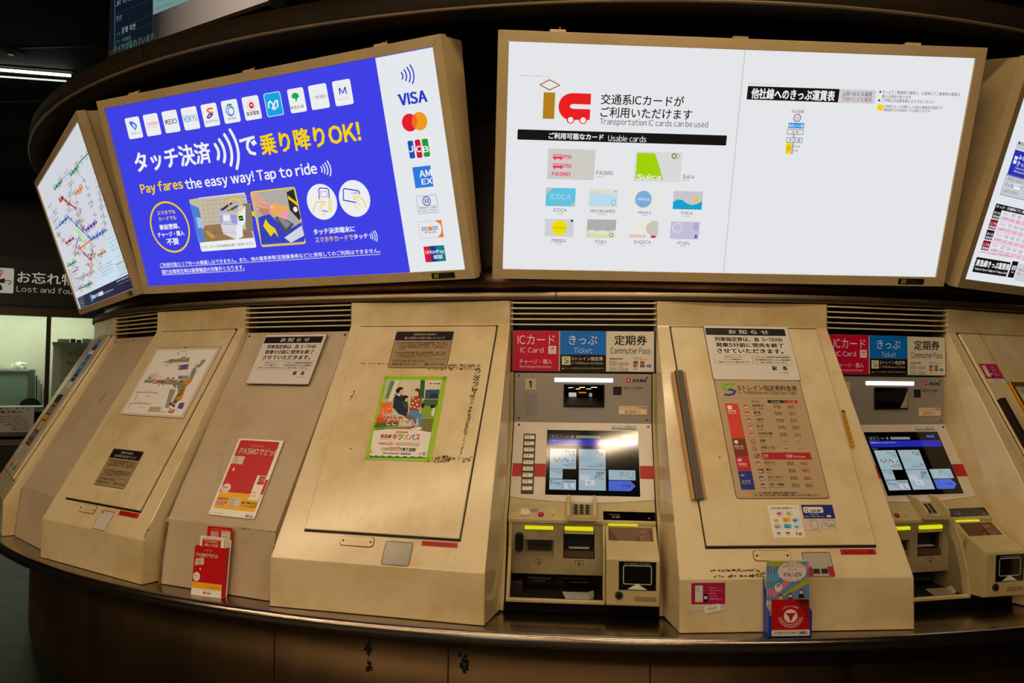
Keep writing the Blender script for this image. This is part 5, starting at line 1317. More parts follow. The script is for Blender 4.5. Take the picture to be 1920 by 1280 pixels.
ART['fare_table']["items"]=[
('l','6ab828',[[-96.0,223.5],[-114.7,226.0],[-133.0,221.7],[-143.2,212.6],[-139.9,202.6],[-124.4,199.5]],10.65,0,3),
('l','1c3c98',[[-129.0,201.7],[-109.1,200.9],[-99.3,194.4],[-104.8,183.2],[-123.4,177.4],[-144.0,179.3]],9.52,0,2),
('t','15130f','Sトレイン指定券料金表',-86.4,154.6,209.9,24.7,1,4),
('t','15130f','S-TRAIN Reserved Ticket Fare Table',-86.3,148.5,189.2,15.6,0,4),
('l','8a8274',[[-161.9,162.5],[163.3,165.7]],1.05,0,2),
('r','2a221c',22.7,143.5,85.4,156.7,0,2),
('r','b81c30',85.4,143.7,143.3,156.6,0,2),
('t','e9e6df','おとな Adult',39.0,74.0,149.6,7.7,0,4),
('t','e9e6df','こども Child',97.8,132.9,150.0,7.7,0,4),
('t','15130f','駅名 Station',-40.9,-8.6,150.5,8.8,0,4),
('t','15130f','西武秩父',-41.2,3.7,131.7,12.0,1,4),
('t','15130f','Seibu-Chichibu',-42.6,2.2,119.2,5.4,0,4),
('t','15130f','710',40.8,70.8,127.4,15.3,1,4),
('t','b8182c','360',95.9,125.0,127.7,15.3,1,4),
('r','d8402c',-76.8,117.3,-60.9,134.5,3,2),
('r','e9e6df',-74.5,119.8,-62.5,127.9,2,3),
('t','15130f','22',-73.0,-64.1,123.6,6.5,1,6),
('l','9a9284',[[-91.4,110.3],[147.1,112.8]],0.93,0,2),
('t','15130f','飯 能',-41.2,-14.5,102.3,11.9,1,4),
('t','15130f','Hanno',-42.7,-16.0,89.9,5.4,0,4),
('t','15130f','510',40.9,70.8,98.2,15.2,1,4),
('t','b8182c','260',95.8,124.7,98.4,15.2,1,4),
('r','d8402c',-76.4,88.3,-60.6,105.2,3,2),
('r','e9e6df',-74.1,90.7,-62.2,98.7,2,3),
('t','15130f','26',-72.7,-63.8,94.4,6.5,1,6),
('l','9a9284',[[-91.0,81.3],[146.4,83.6]],0.92,0,2),
('t','15130f','入間市',-41.3,-8.8,72.3,11.8,1,4),
('t','15130f','Irumashi',-42.7,-10.2,60.0,5.3,0,4),
('t','15130f','510',41.1,70.8,68.1,15.0,1,4),
('t','b8182c','260',95.6,124.4,68.3,15.0,1,4),
('r','d8402c',-76.0,58.4,-60.3,75.2,3,2),
('r','e9e6df',-73.7,60.8,-61.9,68.8,2,3),
('t','15130f','23',-72.3,-63.4,64.5,6.4,1,6),
('l','9a9284',[[-90.5,51.5],[145.6,53.6]],0.92,0,2),
('t','15130f','所 沢',-41.4,-15.9,43.1,11.7,1,4),
('t','15130f','Tokorozawa',-42.8,-17.4,30.9,5.3,0,4),
('t','15130f','510',41.2,70.8,38.9,14.8,1,4),
('t','b8182c','260',95.5,124.1,39.1,14.9,1,4),
('r','d8402c',-75.7,29.4,-60.0,46.0,3,2),
('r','e9e6df',-73.4,31.7,-61.6,39.6,2,3),
('t','15130f','17',-72.0,-63.1,35.4,6.3,1,6),
('l','9a9284',[[-90.1,22.5],[144.9,24.4]],0.91,0,2),
('t','15130f','石神井公園',-41.4,12.4,13.3,11.5,1,4),
('t','15130f','Shakujii-koen',-42.9,10.8,1.2,5.2,0,4),
('t','15130f','510',41.4,70.7,8.9,14.7,1,4),
('t','b8182c','260',95.4,123.8,9.0,14.7,1,4),
('r','d8402c',-75.3,-0.4,-59.7,16.0,3,2),
('r','e9e6df',-73.0,1.9,-61.3,9.7,2,3),
('t','15130f','10',-71.6,-62.8,5.6,6.3,1,6),
('l','9a9284',[[-89.7,-7.2],[144.1,-5.5]],0.9,0,2),
('t','15130f','池袋',-41.5,-20.2,-16.1,11.4,1,4),
('t','15130f','Ikebukuro',-42.9,-21.6,-28.0,5.2,0,4),
('l','15130f',[[45.5,-19.6],[63.5,-19.9]],1.51,0,2),
('l','b8182c',[[101.2,-19.5],[117.4,-19.3]],1.51,0,2),
('e','8a3420',-68.2,-20.4,8.5,8.5,2.0,2),
('t','15130f','09',-72.6,-64.8,-23.0,6.2,1,4),
('l','9a9284',[[-89.2,-36.0],[143.4,-34.5]],0.9,0,2),
('t','15130f','新宿三丁目',-41.6,9.7,-44.7,11.3,1,4),
('t','15130f','Shinjuku-sanchome',-43.0,8.2,-56.5,5.1,0,4),
('l','15130f',[[45.6,-48.4],[63.5,-48.8]],1.5,0,2),
('l','b8182c',[[101.1,-48.4],[117.2,-48.2]],1.5,0,2),
('e','8a3420',-67.9,-49.1,8.4,8.4,1.99,2),
('t','15130f','13',-72.3,-64.5,-51.7,6.1,1,4),
('l','9a9284',[[-88.8,-64.6],[142.7,-63.3]],0.89,0,2),
('t','15130f','渋谷',-41.7,-20.6,-74.5,11.2,1,4),
('t','15130f','Shibuya',-43.1,-22.0,-86.1,5.1,0,4),
('r','b8182c',-45.6,-93.2,143.2,-64.8,0,3),
('t','e9e6df','渋谷',-41.3,-21.1,-76.5,12.2,1,6),
('t','e9e6df','Shibuya',-42.4,-28.0,-86.7,5.1,0,6),
('t','e9e6df','当駅',45.9,71.9,-79.2,14.2,1,6),
('t','e9e6df','This Station',75.2,119.7,-81.9,8.1,0,6),
('e','8a3420',-67.5,-78.6,8.4,8.4,1.97,2),
('t','15130f','16',-71.9,-64.2,-81.2,6.1,1,4),
('r','b8182c',-66.3,-87.1,-50.9,-70.4,3,2),
('t','e9e6df','01',-63.5,-53.8,-81.6,7.1,1,4),
('t','15130f','自由が丘',-41.7,-0.6,-104.7,11.1,1,4),
('t','15130f','Jiyugaoka',-43.1,-2.0,-116.2,5.0,0,4),
('t','15130f','350',41.9,70.7,-109.0,14.1,1,4),
('t','b8182c','180',94.8,122.7,-109.0,14.1,1,4),
('r','b8182c',-73.8,-117.6,-58.5,-101.8,3,2),
('r','e9e6df',-71.6,-115.3,-60.1,-107.8,2,3),
('t','15130f','07',-70.2,-61.6,-111.8,6.0,1,6),
('l','9a9284',[[-87.9,-124.0],[141.2,-123.0]],0.88,0,2),
('t','15130f','横浜',-41.8,-20.9,-133.7,10.9,1,4),
('t','15130f','Yokohama',-43.2,-22.3,-145.1,5.0,0,4),
('t','15130f','350',42.1,70.7,-138.0,13.9,1,4),
('t','b8182c','180',94.7,122.5,-138.0,14.0,1,4),
('r','b8182c',-73.4,-146.4,-58.3,-130.8,3,2),
('r','e9e6df',-71.2,-144.1,-59.8,-136.7,2,3),
('t','15130f','21',-69.8,-61.3,-140.7,6.0,1,6),
('r','1c3080',-66.4,-146.6,-51.0,-130.7,3,2),
('t','e9e6df','01',-63.8,-53.4,-141.1,6.9,1,4),
('l','9a9284',[[-87.4,-152.7],[140.4,-152.0]],0.87,0,2),
('t','15130f','みなとみらい',-41.9,18.8,-162.7,10.8,1,4),
('t','15130f','Minatomirai',-43.3,13.6,-174.0,4.9,0,4),
('t','15130f','350',42.2,70.7,-167.1,13.8,1,4),
('t','b8182c','180',94.6,122.2,-167.3,13.8,1,4),
('r','1c3080',-73.1,-175.4,-58.0,-159.9,3,2),
('r','e9e6df',-70.9,-173.2,-59.5,-165.8,2,3),
('t','15130f','03',-69.5,-61.0,-169.7,5.9,1,6),
('l','9a9284',[[-87.0,-181.6],[139.7,-181.1]],0.86,0,2),
('t','15130f','元町・中華街',-42.0,15.6,-191.6,10.7,1,4),
('t','15130f','Motomachi-Chukagai',-43.3,13.2,-202.8,4.9,0,4),
('t','15130f','350',42.3,70.7,-196.0,13.7,1,4),
('t','b8182c','180',94.4,121.9,-196.2,13.7,1,4),
('r','1c3080',-72.7,-204.1,-57.7,-188.8,3,2),
('r','e9e6df',-70.5,-201.9,-59.2,-194.6,2,3),
('t','15130f','06',-69.1,-60.7,-198.5,5.8,1,6),
('l','9a9284',[[-86.6,-210.2],[139.0,-209.9]],0.86,0,2),
('l','9a9284',[[-90.9,142.3],[143.0,143.3]],0.94,0,2),
('r','d8402c',-148.9,-6.0,-96.8,140.7,0,2),
('t','e9e6df','西武線',-143.3,-110.7,107.3,10.8,0,4),
('t','e9e6df','Seibu Lines',-143.0,-108.5,97.6,4.8,0,4),
('r','7a3018',-149.0,-79.7,-96.7,-6.3,0,2),
('t','e9e6df','副都心線',-142.5,-110.7,-39.8,10.3,0,4),
('t','e9e6df','Fukutoshin Line',-142.2,-108.6,-49.0,4.6,0,4),
('r','c01830',-148.8,-138.2,-97.1,-79.7,0,2),
('t','e9e6df','東横線',-142.1,-110.7,-111.6,10.0,0,4),
('t','e9e6df','Toyoko Line',-141.8,-108.6,-120.6,4.5,0,4),
('r','1c2c88',-149.3,-211.9,-97.5,-138.7,0,2),
('t','e9e6df','みなとみらい線',-141.7,-110.7,-178.7,9.8,0,4),
('t','e9e6df','Minatomirai Line',-141.4,-108.6,-187.5,4.4,0,4),
('r','e9e6df',-141.4,115.0,-123.6,131.8,4,3),
('e','e9e6df',-133.9,-22.1,7.5,7.5,0,3),
('r','e8c8b8',-141.7,-101.4,-126.4,-89.3,4,3),
('t','c01830','TY',-138.8,-128.3,-95.4,7.0,1,5),
('r','3a50b0',-144.4,-162.9,-126.4,-149.1,4,3),
('t','e9e6df','MM',-141.5,-128.3,-156.0,5.9,1,5),
('p','e8a01c',[[-119.3,-222.0],[-112.7,-236.3],[-131.4,-236.4]],3),
('t','15130f','!',-121.9,-119.6,-230.6,8.6,1,5),
('t','15130f','Sトレインご乗車の際、乗車券の他に指定券が必要です。',-108.4,63.2,-224.1,8.7,1,4),
('t','15130f','なお、車内でお求めの場合、駅での発売額とは異なりますのでご注意ください。',-107.4,133.4,-233.0,8.6,1,4),
]
ART['ic_sticker']={"surf":"D1","c":[-0.0045,-0.8334],"w":115.1,"h":120.4,"r":4,"rot":0.0}
ART['ic_sticker']["items"]=[
('t','15130f','ご利用可能な交通系ICカード',-48.9,48.6,47.9,8.5,1,4),
('r','d8d4d0',-29.7,21.0,-2.9,37.0,2,2),
('r','e03060',-27.3,22.9,-12.5,31.3,2,3),
('t','15130f','IC',-23.9,-12.8,17.3,3.3,0,4),
('r','d8d8d8',6.0,21.4,32.9,37.3,2,2),
('r','8ac020',8.3,23.2,23.2,31.6,2,3),
('t','15130f','IC',11.7,22.9,17.6,3.3,0,4),
('r','e8e0c0',-45.4,-3.2,-18.7,12.5,2,2),
('r','c8b020',-43.1,-1.4,-28.3,6.9,2,3),
('t','15130f','IC',-39.6,-28.6,-6.9,3.2,0,4),
('r','f0b030',-10.9,-3.0,15.9,12.8,2,2),
('r','e08020',-8.5,-1.1,6.3,7.2,2,3),
('t','15130f','IC',-5.1,6.0,-6.7,3.2,0,4),
('r','c0d0d8',23.6,-3.6,50.4,12.2,2,2),
('r','2090d0',25.9,-1.8,40.7,6.6,2,3),
('t','15130f','IC',29.3,40.4,-7.3,3.2,0,4),
('r','c8bcd0',-47.3,-27.2,-20.7,-11.6,2,2),
('r','9080b0',-44.9,-25.4,-30.2,-17.1,2,3),
('t','15130f','IC',-41.4,-30.5,-30.9,3.2,0,4),
('r','50b0d0',-11.5,-26.9,15.2,-11.3,2,2),
('r','3090c0',-9.1,-25.1,5.6,-16.8,2,3),
('t','15130f','IC',-5.7,5.3,-30.6,3.2,0,4),
('r','bfe0f0',24.2,-27.6,50.9,-11.9,2,2),
('r','60b0e0',26.5,-25.8,41.3,-17.5,2,3),
('t','15130f','IC',29.9,40.9,-31.3,3.2,0,4),
('r','e8e4dc',-46.1,-50.0,-19.6,-34.5,2,2),
('r','5a9ad8',-43.8,-48.2,-29.2,-40.0,2,3),
('t','15130f','IC',-40.3,-29.4,-53.6,3.2,0,4),
('r','ece8dc',-12.8,-49.8,13.8,-34.3,2,2),
('r','c03050',-10.4,-48.0,4.2,-39.8,2,3),
('t','15130f','IC',-7.0,3.9,-53.4,3.2,0,4),
('r','a8761c',26.6,-52.3,32.1,-39.5,0,3),
('p','d02030',[[50.4,-42.1],[40.3,-42.2],[35.6,-46.8],[36.1,-52.3],[47.9,-52.6],[48.8,-49.0],[41.6,-48.6],[42.2,-45.8],[49.4,-46.2]],3),
]
ART['skip_sticker']={"surf":"D1","c":[0.1225,-0.8198],"w":117.4,"h":93.4,"r":1,"rot":0.0}
ART['skip_sticker']["items"]=[
('r','1c2a80',-58.7,-5.1,58.4,46.7,1,1),
('r','e9e6df',-53.8,16.5,19.9,38.6,6,2),
('t','d01c2c','Q',-49.7,-35.7,25.9,17.0,2,4),
('t','1c2a80','SKIP',-29.6,13.9,24.0,10.4,2,4),
('t','e9e6df','お得に、便利に',-32.6,-0.9,10.4,5.6,1,4),
('t','e9e6df','電車チケットを購入・利用できます',-53.0,18.7,2.4,5.1,1,4),
('r','e9e6df',27.5,0.5,44.3,7.1,3,2),
('o','3a4468',-39.0,-44.9,-13.1,-10.7,6,1.39,2),
('l','3a4468',[[1.8,-14.4],[0.5,-44.0]],1.39,0,2),
('o','3a4468',11.9,-31.6,49.5,-10.7,3,1.4,2),
('l','3a4468',[[17.9,-19.0],[18.7,-19.8],[19.3,-20.7],[19.6,-21.5],[19.7,-22.3],[19.6,-23.1],[19.2,-23.9],[18.6,-24.7],[17.8,-25.5]],1.39,2,2),
('l','3a4468',[[22.8,-16.2],[23.9,-17.6],[24.8,-19.0],[25.3,-20.4],[25.4,-21.8],[25.2,-23.2],[24.6,-24.6],[23.7,-26.0],[22.5,-27.4]],1.39,2,2),
('l','3a4468',[[26.0,-44.0],[25.5,-36.2],[32.8,-34.8],[36.4,-25.5],[40.1,-25.5],[39.7,-34.8],[48.6,-36.6],[47.7,-44.0]],1.38,0,2),
]
ART['phone_p']={"surf":"K1","c":[-0.318,-0.0575],"w":118.2,"h":93.8,"r":3,"rot":0.0}
ART['phone_p']["items"]=[
('r','b01c50',-59.1,-25.3,59.1,46.9,2,1),
('r','181818',-47.3,-18.8,-17.7,40.4,3,2),
('r','d8d8d0',-46.1,-17.8,-18.9,38.5,2,3),
('r','f0c020',-44.9,-17.8,-20.1,-13.1,0,4),
('t','d02048','mo',-43.7,-30.7,31.0,3.3,1,5),
('t','d02048','mo',-43.7,-30.7,25.3,3.3,1,5),
('t','d02048','PASMO',-43.7,-30.7,19.7,3.3,1,5),
('r','181818',-16.5,-18.8,-3.5,9.4,4,4),
('r','d8d8d0',-15.4,-7.5,-4.7,1.9,1,5),
('t','f0d0dc','iPhoneや',4.7,29.5,30.0,5.2,0,4),
('t','f0d0dc','Apple Watchで',4.7,44.9,20.6,5.2,0,4),
('t','f0d0dc','並ばずに',4.7,26.0,11.3,5.2,0,4),
('t','f0d0dc','チャージも',4.7,31.9,1.9,5.2,0,4),
('t','f0d0dc','定期券の購入も。',4.7,47.3,-7.5,5.2,0,4),
('t','b01c50','PASMO',-21.3,0.0,-36.1,4.7,1,4),
('t','202020','Pay',5.9,23.6,-36.1,5.2,1,4),
]
ART['phone_r']={"surf":"D2","c":[-0.2377,-0.2131],"w":114.9,"h":94.6,"r":3,"rot":0.0}
ART['phone_r']["items"]=[
('r','b01c50',-57.4,-25.5,57.4,47.3,2,1),
('r','181818',-46.0,-18.9,-17.2,40.7,3,2),
('r','d8d8d0',-44.8,-18.0,-18.4,38.8,2,3),
('r','f0c020',-43.7,-18.0,-19.5,-13.2,0,4),
('t','d02048','mo',-42.5,-29.9,31.2,3.3,1,5),
('t','d02048','mo',-42.5,-29.9,25.5,3.3,1,5),
('t','d02048','PASMO',-42.5,-29.9,19.9,3.3,1,5),
('r','181818',-16.1,-18.9,-3.4,9.5,4,4),
('r','d8d8d0',-14.9,-7.6,-4.6,1.9,1,5),
('t','f0d0dc','iPhoneや',4.6,28.7,30.3,5.2,0,4),
('t','f0d0dc','Apple Watchで',4.6,43.7,20.8,5.2,0,4),
('t','f0d0dc','並ばずに',4.6,25.3,11.4,5.2,0,4),
('t','f0d0dc','チャージも',4.6,31.0,1.9,5.2,0,4),
('t','f0d0dc','定期券の購入も。',4.6,46.0,-7.6,5.2,0,4),
('t','b01c50','PASMO',-20.7,0.0,-36.4,4.7,1,4),
('t','202020','Pay',5.7,23.0,-36.4,5.2,1,4),
]
ART['barcode']={"surf":"K1","c":[-0.3037,-0.0971],"w":56.4,"h":24.7,"r":6,"rot":0.0}
ART['barcode']["items"]=[
('r','1a1a1a',-19.2,-3.0,-18.7,5.4,0,2),
('r','1a1a1a',-17.1,-3.0,-16.2,5.4,0,2),
('r','1a1a1a',-15.1,-3.0,-14.7,5.4,0,2),
('r','1a1a1a',-13.1,-3.0,-12.6,5.4,0,2),
('r','1a1a1a',-11.1,-3.0,-10.2,5.4,0,2),
('r','1a1a1a',-9.0,-3.0,-8.6,5.4,0,2),
('r','1a1a1a',-7.0,-3.0,-6.5,5.4,0,2),
('r','1a1a1a',-5.0,-3.0,-4.1,5.4,0,2),
('r','1a1a1a',-2.9,-3.0,-2.5,5.4,0,2),
('r','1a1a1a',-0.9,-3.0,-0.4,5.4,0,2),
('r','1a1a1a',1.1,-3.0,2.0,5.4,0,2),
('r','1a1a1a',3.2,-3.0,3.6,5.4,0,2),
('r','1a1a1a',5.2,-3.0,5.7,5.4,0,2),
('r','1a1a1a',7.2,-3.0,8.1,5.4,0,2),
('r','1a1a1a',9.2,-3.0,9.6,5.4,0,2),
('r','1a1a1a',11.3,-3.0,11.8,5.4,0,2),
('r','1a1a1a',13.3,-3.0,14.2,5.4,0,2),
('r','1a1a1a',15.3,-3.0,15.7,5.4,0,2),
('t','1a1a1a','1 3 5 6 8 8 4 4',-18.0,15.8,-5.9,3.2,0,3),
('t','444444','東急電鉄株式会社',-16.9,16.9,8.4,2.5,0,3),
]
ART['cau2']={"surf":"D-1","c":[0.2327,-0.942],"w":147.1,"h":21.3,"r":1,"rot":0.0}
ART['cau2']["items"]=[
('t','300808','ゆびはさみにちゅうい',-61.8,61.8,0.0,12.8,1,2),
]
ART['cau3']={"surf":"D0","c":[0.2333,-0.942],"w":136.9,"h":18.6,"r":1,"rot":0.0}
ART['cau3']["items"]=[
('t','300808','とびらにゆびはさみちゅうい',-57.5,57.5,0.0,11.2,1,2),
]
ART['cau5']={"surf":"D1","c":[0.2396,-0.9426],"w":130.0,"h":20.1,"r":1,"rot":0.0}
ART['cau5']["items"]=[
('t','300808','指はさみに注意',-54.6,54.6,0.0,12.1,1,2),
]
ART['card2']={"surf":"D-1","c":[0.0733,-0.9875],"w":101.3,"h":81.5,"r":2,"rot":0.0}
ART['card2']["items"]=[
('p','c02038',[[-41.7,38.9],[-25.7,35.4],[-29.6,27.6],[-45.6,33.6]],2),
]
ART['card3']={"surf":"D0","c":[0.0805,-0.9865],"w":103.2,"h":82.8,"r":6,"rot":0.0}
ART['card3']["items"]=[
]
ART['card5']={"surf":"D1","c":[0.0831,-0.9862],"w":97.7,"h":82.8,"r":3,"rot":0.0}
ART['card5']["items"]=[
('p','a01828',[[-46.2,-7.8],[-25.4,-8.2],[-26.3,-41.1],[-48.3,-40.6]],2),
('p','a01828',[[29.2,-7.1],[50.3,-6.9],[50.1,-40.5],[29.8,-40.7]],2),
('p','1c1a1a',[[-23.7,-14.8],[-0.1,-15.3],[-1.7,-32.1],[-25.4,-32.3]],2),
('p','1c1a1a',[[6.0,-15.2],[28.9,-14.4],[27.7,-31.9],[3.7,-32.0]],2),
]
ART['cov2']={"surf":"D-1","c":[-0.089,-0.9519],"w":135.4,"h":38.0,"r":6,"rot":0.0}
ART['cov2']["items"]=[
]
ART['cov3']={"surf":"D0","c":[-0.0862,-0.9517],"w":131.6,"h":36.4,"r":6,"rot":0.0}
ART['cov3']["items"]=[
]
ART['cov5']={"surf":"D1","c":[-0.0773,-0.9537],"w":135.0,"h":37.8,"r":6,"rot":0.0}
ART['cov5']["items"]=[
]
ART['cov1']={"surf":"D-2","c":[0.0203,-0.9775],"w":68.1,"h":145.1,"r":6,"rot":0.0}
ART['cov1']["items"]=[
]
ART['strip5']={"surf":"D1","c":[-0.308,-0.4879],"w":58.2,"h":524.5,"r":0,"rot":0.0}
ART['strip5']["items"]=[
]
ART['strip5c']={"surf":"D1","c":[-0.3046,-0.4856],"w":25.7,"h":527.3,"r":0,"rot":0.0}
ART['strip5c']["items"]=[
]
ART['strip6']={"surf":"D2","c":[-0.304,-0.5231],"w":76.7,"h":247.9,"r":0,"rot":0.0}
ART['strip6']["items"]=[
]
ART['yellow5']={"surf":"D1","c":[0.3226,-0.4632],"w":14.8,"h":155.5,"r":0,"rot":0.0}
ART['yellow5']["items"]=[
('r','4a3206',-5.2,-62.2,5.2,-58.8,0,1),
('r','4a3206',-5.2,-52.6,1.5,-49.1,0,1),
('r','4a3206',-5.2,-42.9,1.5,-39.5,0,1),
('r','4a3206',-5.2,-33.3,5.2,-29.9,0,1),
('r','4a3206',-5.2,-23.6,1.5,-20.2,0,1),
('r','4a3206',-5.2,-14.0,1.5,-10.6,0,1),
('r','4a3206',-5.2,-4.4,5.2,-0.9,0,1),
('r','4a3206',-5.2,5.3,1.5,8.7,0,1),
('r','4a3206',-5.2,14.9,1.5,18.3,0,1),
('r','4a3206',-5.2,24.6,5.2,28.0,0,1),
('r','4a3206',-5.2,34.2,1.5,37.6,0,1),
('r','4a3206',-5.2,43.8,1.5,47.3,0,1),
('r','4a3206',-5.2,53.5,5.2,56.9,0,1),
('r','3a2806',-5.9,65.3,5.9,73.1,0,1),
]
ART['framed']={"surf":"D2","c":[-0.0353,-0.3752],"w":286.8,"h":233.1,"r":0,"rot":0.0}
ART['framed']["items"]=[
]
ART['p1blue']={"surf":"D-2","c":[0.0828,-0.1963],"w":162.2,"h":329.3,"r":0,"rot":0.0}
ART['p1blue']["items"]=[
('r','2a66b8',-81.1,-125.1,81.1,164.6,0,1),
('r','16203c',-81.1,92.2,81.1,118.5,0,2),
('r','d8d8dc',-81.1,62.6,81.1,88.9,0,2),
('r','16203c',-81.1,-118.5,81.1,-72.4,0,2),
('t','e9e6df','お得なきっぷ',-64.9,64.9,19.8,23.0,1,3),
('t','e9e6df','発売中',-48.7,48.7,-26.3,26.3,1,3),
('t','e9e6df','ICカード',-64.9,64.9,141.6,19.8,1,3),
('t','e9e6df','チャージ',-64.9,64.9,-95.5,19.8,1,3),
]
ART['p1red']={"surf":"D-2","c":[0.0185,-0.5748],"w":229.7,"h":331.6,"r":0,"rot":0.0}
ART['p1red']["items"]=[
('r','6a1c1c',-114.9,-165.8,114.9,165.8,0,1),
('r','1c2038',-114.9,119.4,114.9,165.8,0,2),
('r','8a6a50',-91.9,39.8,103.4,86.2,0,2),
('r','c8962c',-91.9,-0.0,91.9,29.8,0,2),
('r','b8aa50',-68.9,-66.3,103.4,-9.9,0,2),
('r','607080',-68.9,-119.4,68.9,-79.6,0,2),
('t','e0c8a0','春の沿線散歩',-91.9,91.9,102.8,19.9,1,3),
('t','e0c8a0','スタンプラリー',-91.9,91.9,-142.6,23.2,1,3),
]
ART['p1card']={"surf":"D-2","c":[0.0196,-0.8372],"w":414.4,"h":197.6,"r":0,"rot":0.0}
ART['p1card']["items"]=[
('e','7ab0c8',-82.9,39.5,58.0,15.8,0,2),
('e','c8a030',82.9,39.5,58.0,15.8,0,2),
('e','b04040',-82.9,-39.5,58.0,15.8,0,2),
('e','4a9050',82.9,-39.5,58.0,15.8,0,2),
]
ART['m_sign']={"surf":"MS0","c":[0.0,0.0]}
ART['m_sign']["items"]=[
('r','c4103e',-286.6,-162.3,-98.9,1.1,0,1),
('r','0876e0',-92.5,-95.5,94.5,1.4,0,1),
('r','14110f',-92.9,-163.4,94.3,-96.4,0,1),
('r','ded8cc',95.7,-163.3,289.4,0.8,0,1),
('r','b8b4b0',-98.7,-162.0,-93.3,1.3,0,1),
('t','f2dce0','ICカード',-269.3,-115.4,-35.5,39.7,0,4),
('t','f2dce0','IC Card',-257.2,-162.3,-77.9,21.5,0,4),
('t','f2dce0','チャージ・購入',-261.9,-124.9,-125.6,20.6,0,4),
('t','f2dce0','Recharge,Purchase',-258.2,-129.0,-147.3,12.9,0,4),
('r','ece4e0',-141.7,-93.2,-109.0,-60.5,2,3),
('p','c02030',[[-118.1,-66.9],[-125.4,-66.9],[-128.0,-70.0],[-126.2,-73.8],[-118.1,-73.8]],4),
('r','8a5c1c',-133.1,-74.7,-129.7,-67.0,0,4),
('t','c02040','PASMO',-136.5,-114.1,-79.8,3.9,1,5),
('t','40a020','Suica',-134.7,-115.8,-85.9,3.9,1,5),
('t','e0ecf4','きっぷ',-57.0,59.1,-35.5,37.8,0,4),
('t','b8e0f0','Ticket',-36.2,38.1,-77.5,23.1,0,4),
('r','ddd8b8',-85.5,-138.1,-50.0,-103.0,3,3),
('l','6ab828',[[-59.0,-110.2],[-66.3,-108.5],[-74.4,-111.2],[-76.1,-115.5],[-67.5,-119.7]],3.86,0,4),
('l','1c3c98',[[-67.5,-119.7],[-58.9,-123.1],[-59.8,-127.4],[-68.3,-130.0],[-75.6,-128.4]],3.86,0,4),
('t','ece6da','Sトレイン指定券',-45.3,82.5,-111.7,16.3,0,4),
('t','c8c2b6','S-TRAIN Reserved Tickets',-45.2,83.0,-130.1,10.3,0,4),
('p','d88a20',[[-81.9,-147.3],[-76.6,-155.8],[-86.9,-155.9]],3),
('t','a8a296','Sトレインご乗車の際、指定券の他に乗車券が必要です。',-74.1,89.5,-151.8,7.7,0,4),
('t','15130f','定期券',129.2,260.6,-35.0,41.0,1,4),
('t','15130f','Commuter Pass',113.7,275.9,-78.1,24.7,0,4),
('t','15130f','定期券発売時間',108.8,161.4,-111.7,6.8,1,4),
('t','15130f','継続で購入の場合',108.9,138.5,-121.6,4.3,0,4),
('t','15130f','5:00-24:00',108.9,186.8,-131.8,12.8,0,4),
('t','15130f','クレジットカードで購入',109.0,164.0,-143.7,4.3,0,4),
('t','15130f','5:00-23:30',109.1,186.1,-154.4,12.8,0,4),
('t','15130f','定期券は次の',207.0,241.5,-107.9,3.8,0,4),
('t','15130f','クレジットカードがご利用いただけます',207.0,265.1,-112.9,3.8,0,4),
('r','3a5080',206.6,-131.6,224.3,-120.6,1,3),
('t','f0f0f0','Diners',209.2,221.8,-126.1,4.7,1,5),
('r','c82030',234.0,-131.4,251.7,-120.3,1,3),
('t','f0f0f0','DC',236.6,249.2,-125.8,4.7,1,5),
('r','f4f0e8',260.5,-131.1,278.2,-120.1,1,3),
('t','20307a','VISA',263.1,275.7,-125.6,4.7,1,5),
('r','c83020',206.7,-145.2,224.4,-134.2,1,3),
('r','2c3c28',234.1,-145.0,251.8,-133.9,1,3),
('t','f0f0f0','JCB',236.6,249.2,-139.5,4.7,1,5),
('r','2a70b8',260.6,-144.7,278.3,-133.7,1,3),
('t','f0f0f0','AE',263.1,275.7,-139.2,4.7,1,5),
('r','d0ccc4',206.7,-158.9,224.4,-147.8,1,3),
('t','20307a','UC',209.3,221.9,-153.3,4.7,1,5),
('e','e8a020',218.9,-139.7,4.2,4.2,0,5),
]
ART['m_head']={"surf":"MP0","c":[0.0,0.0]}
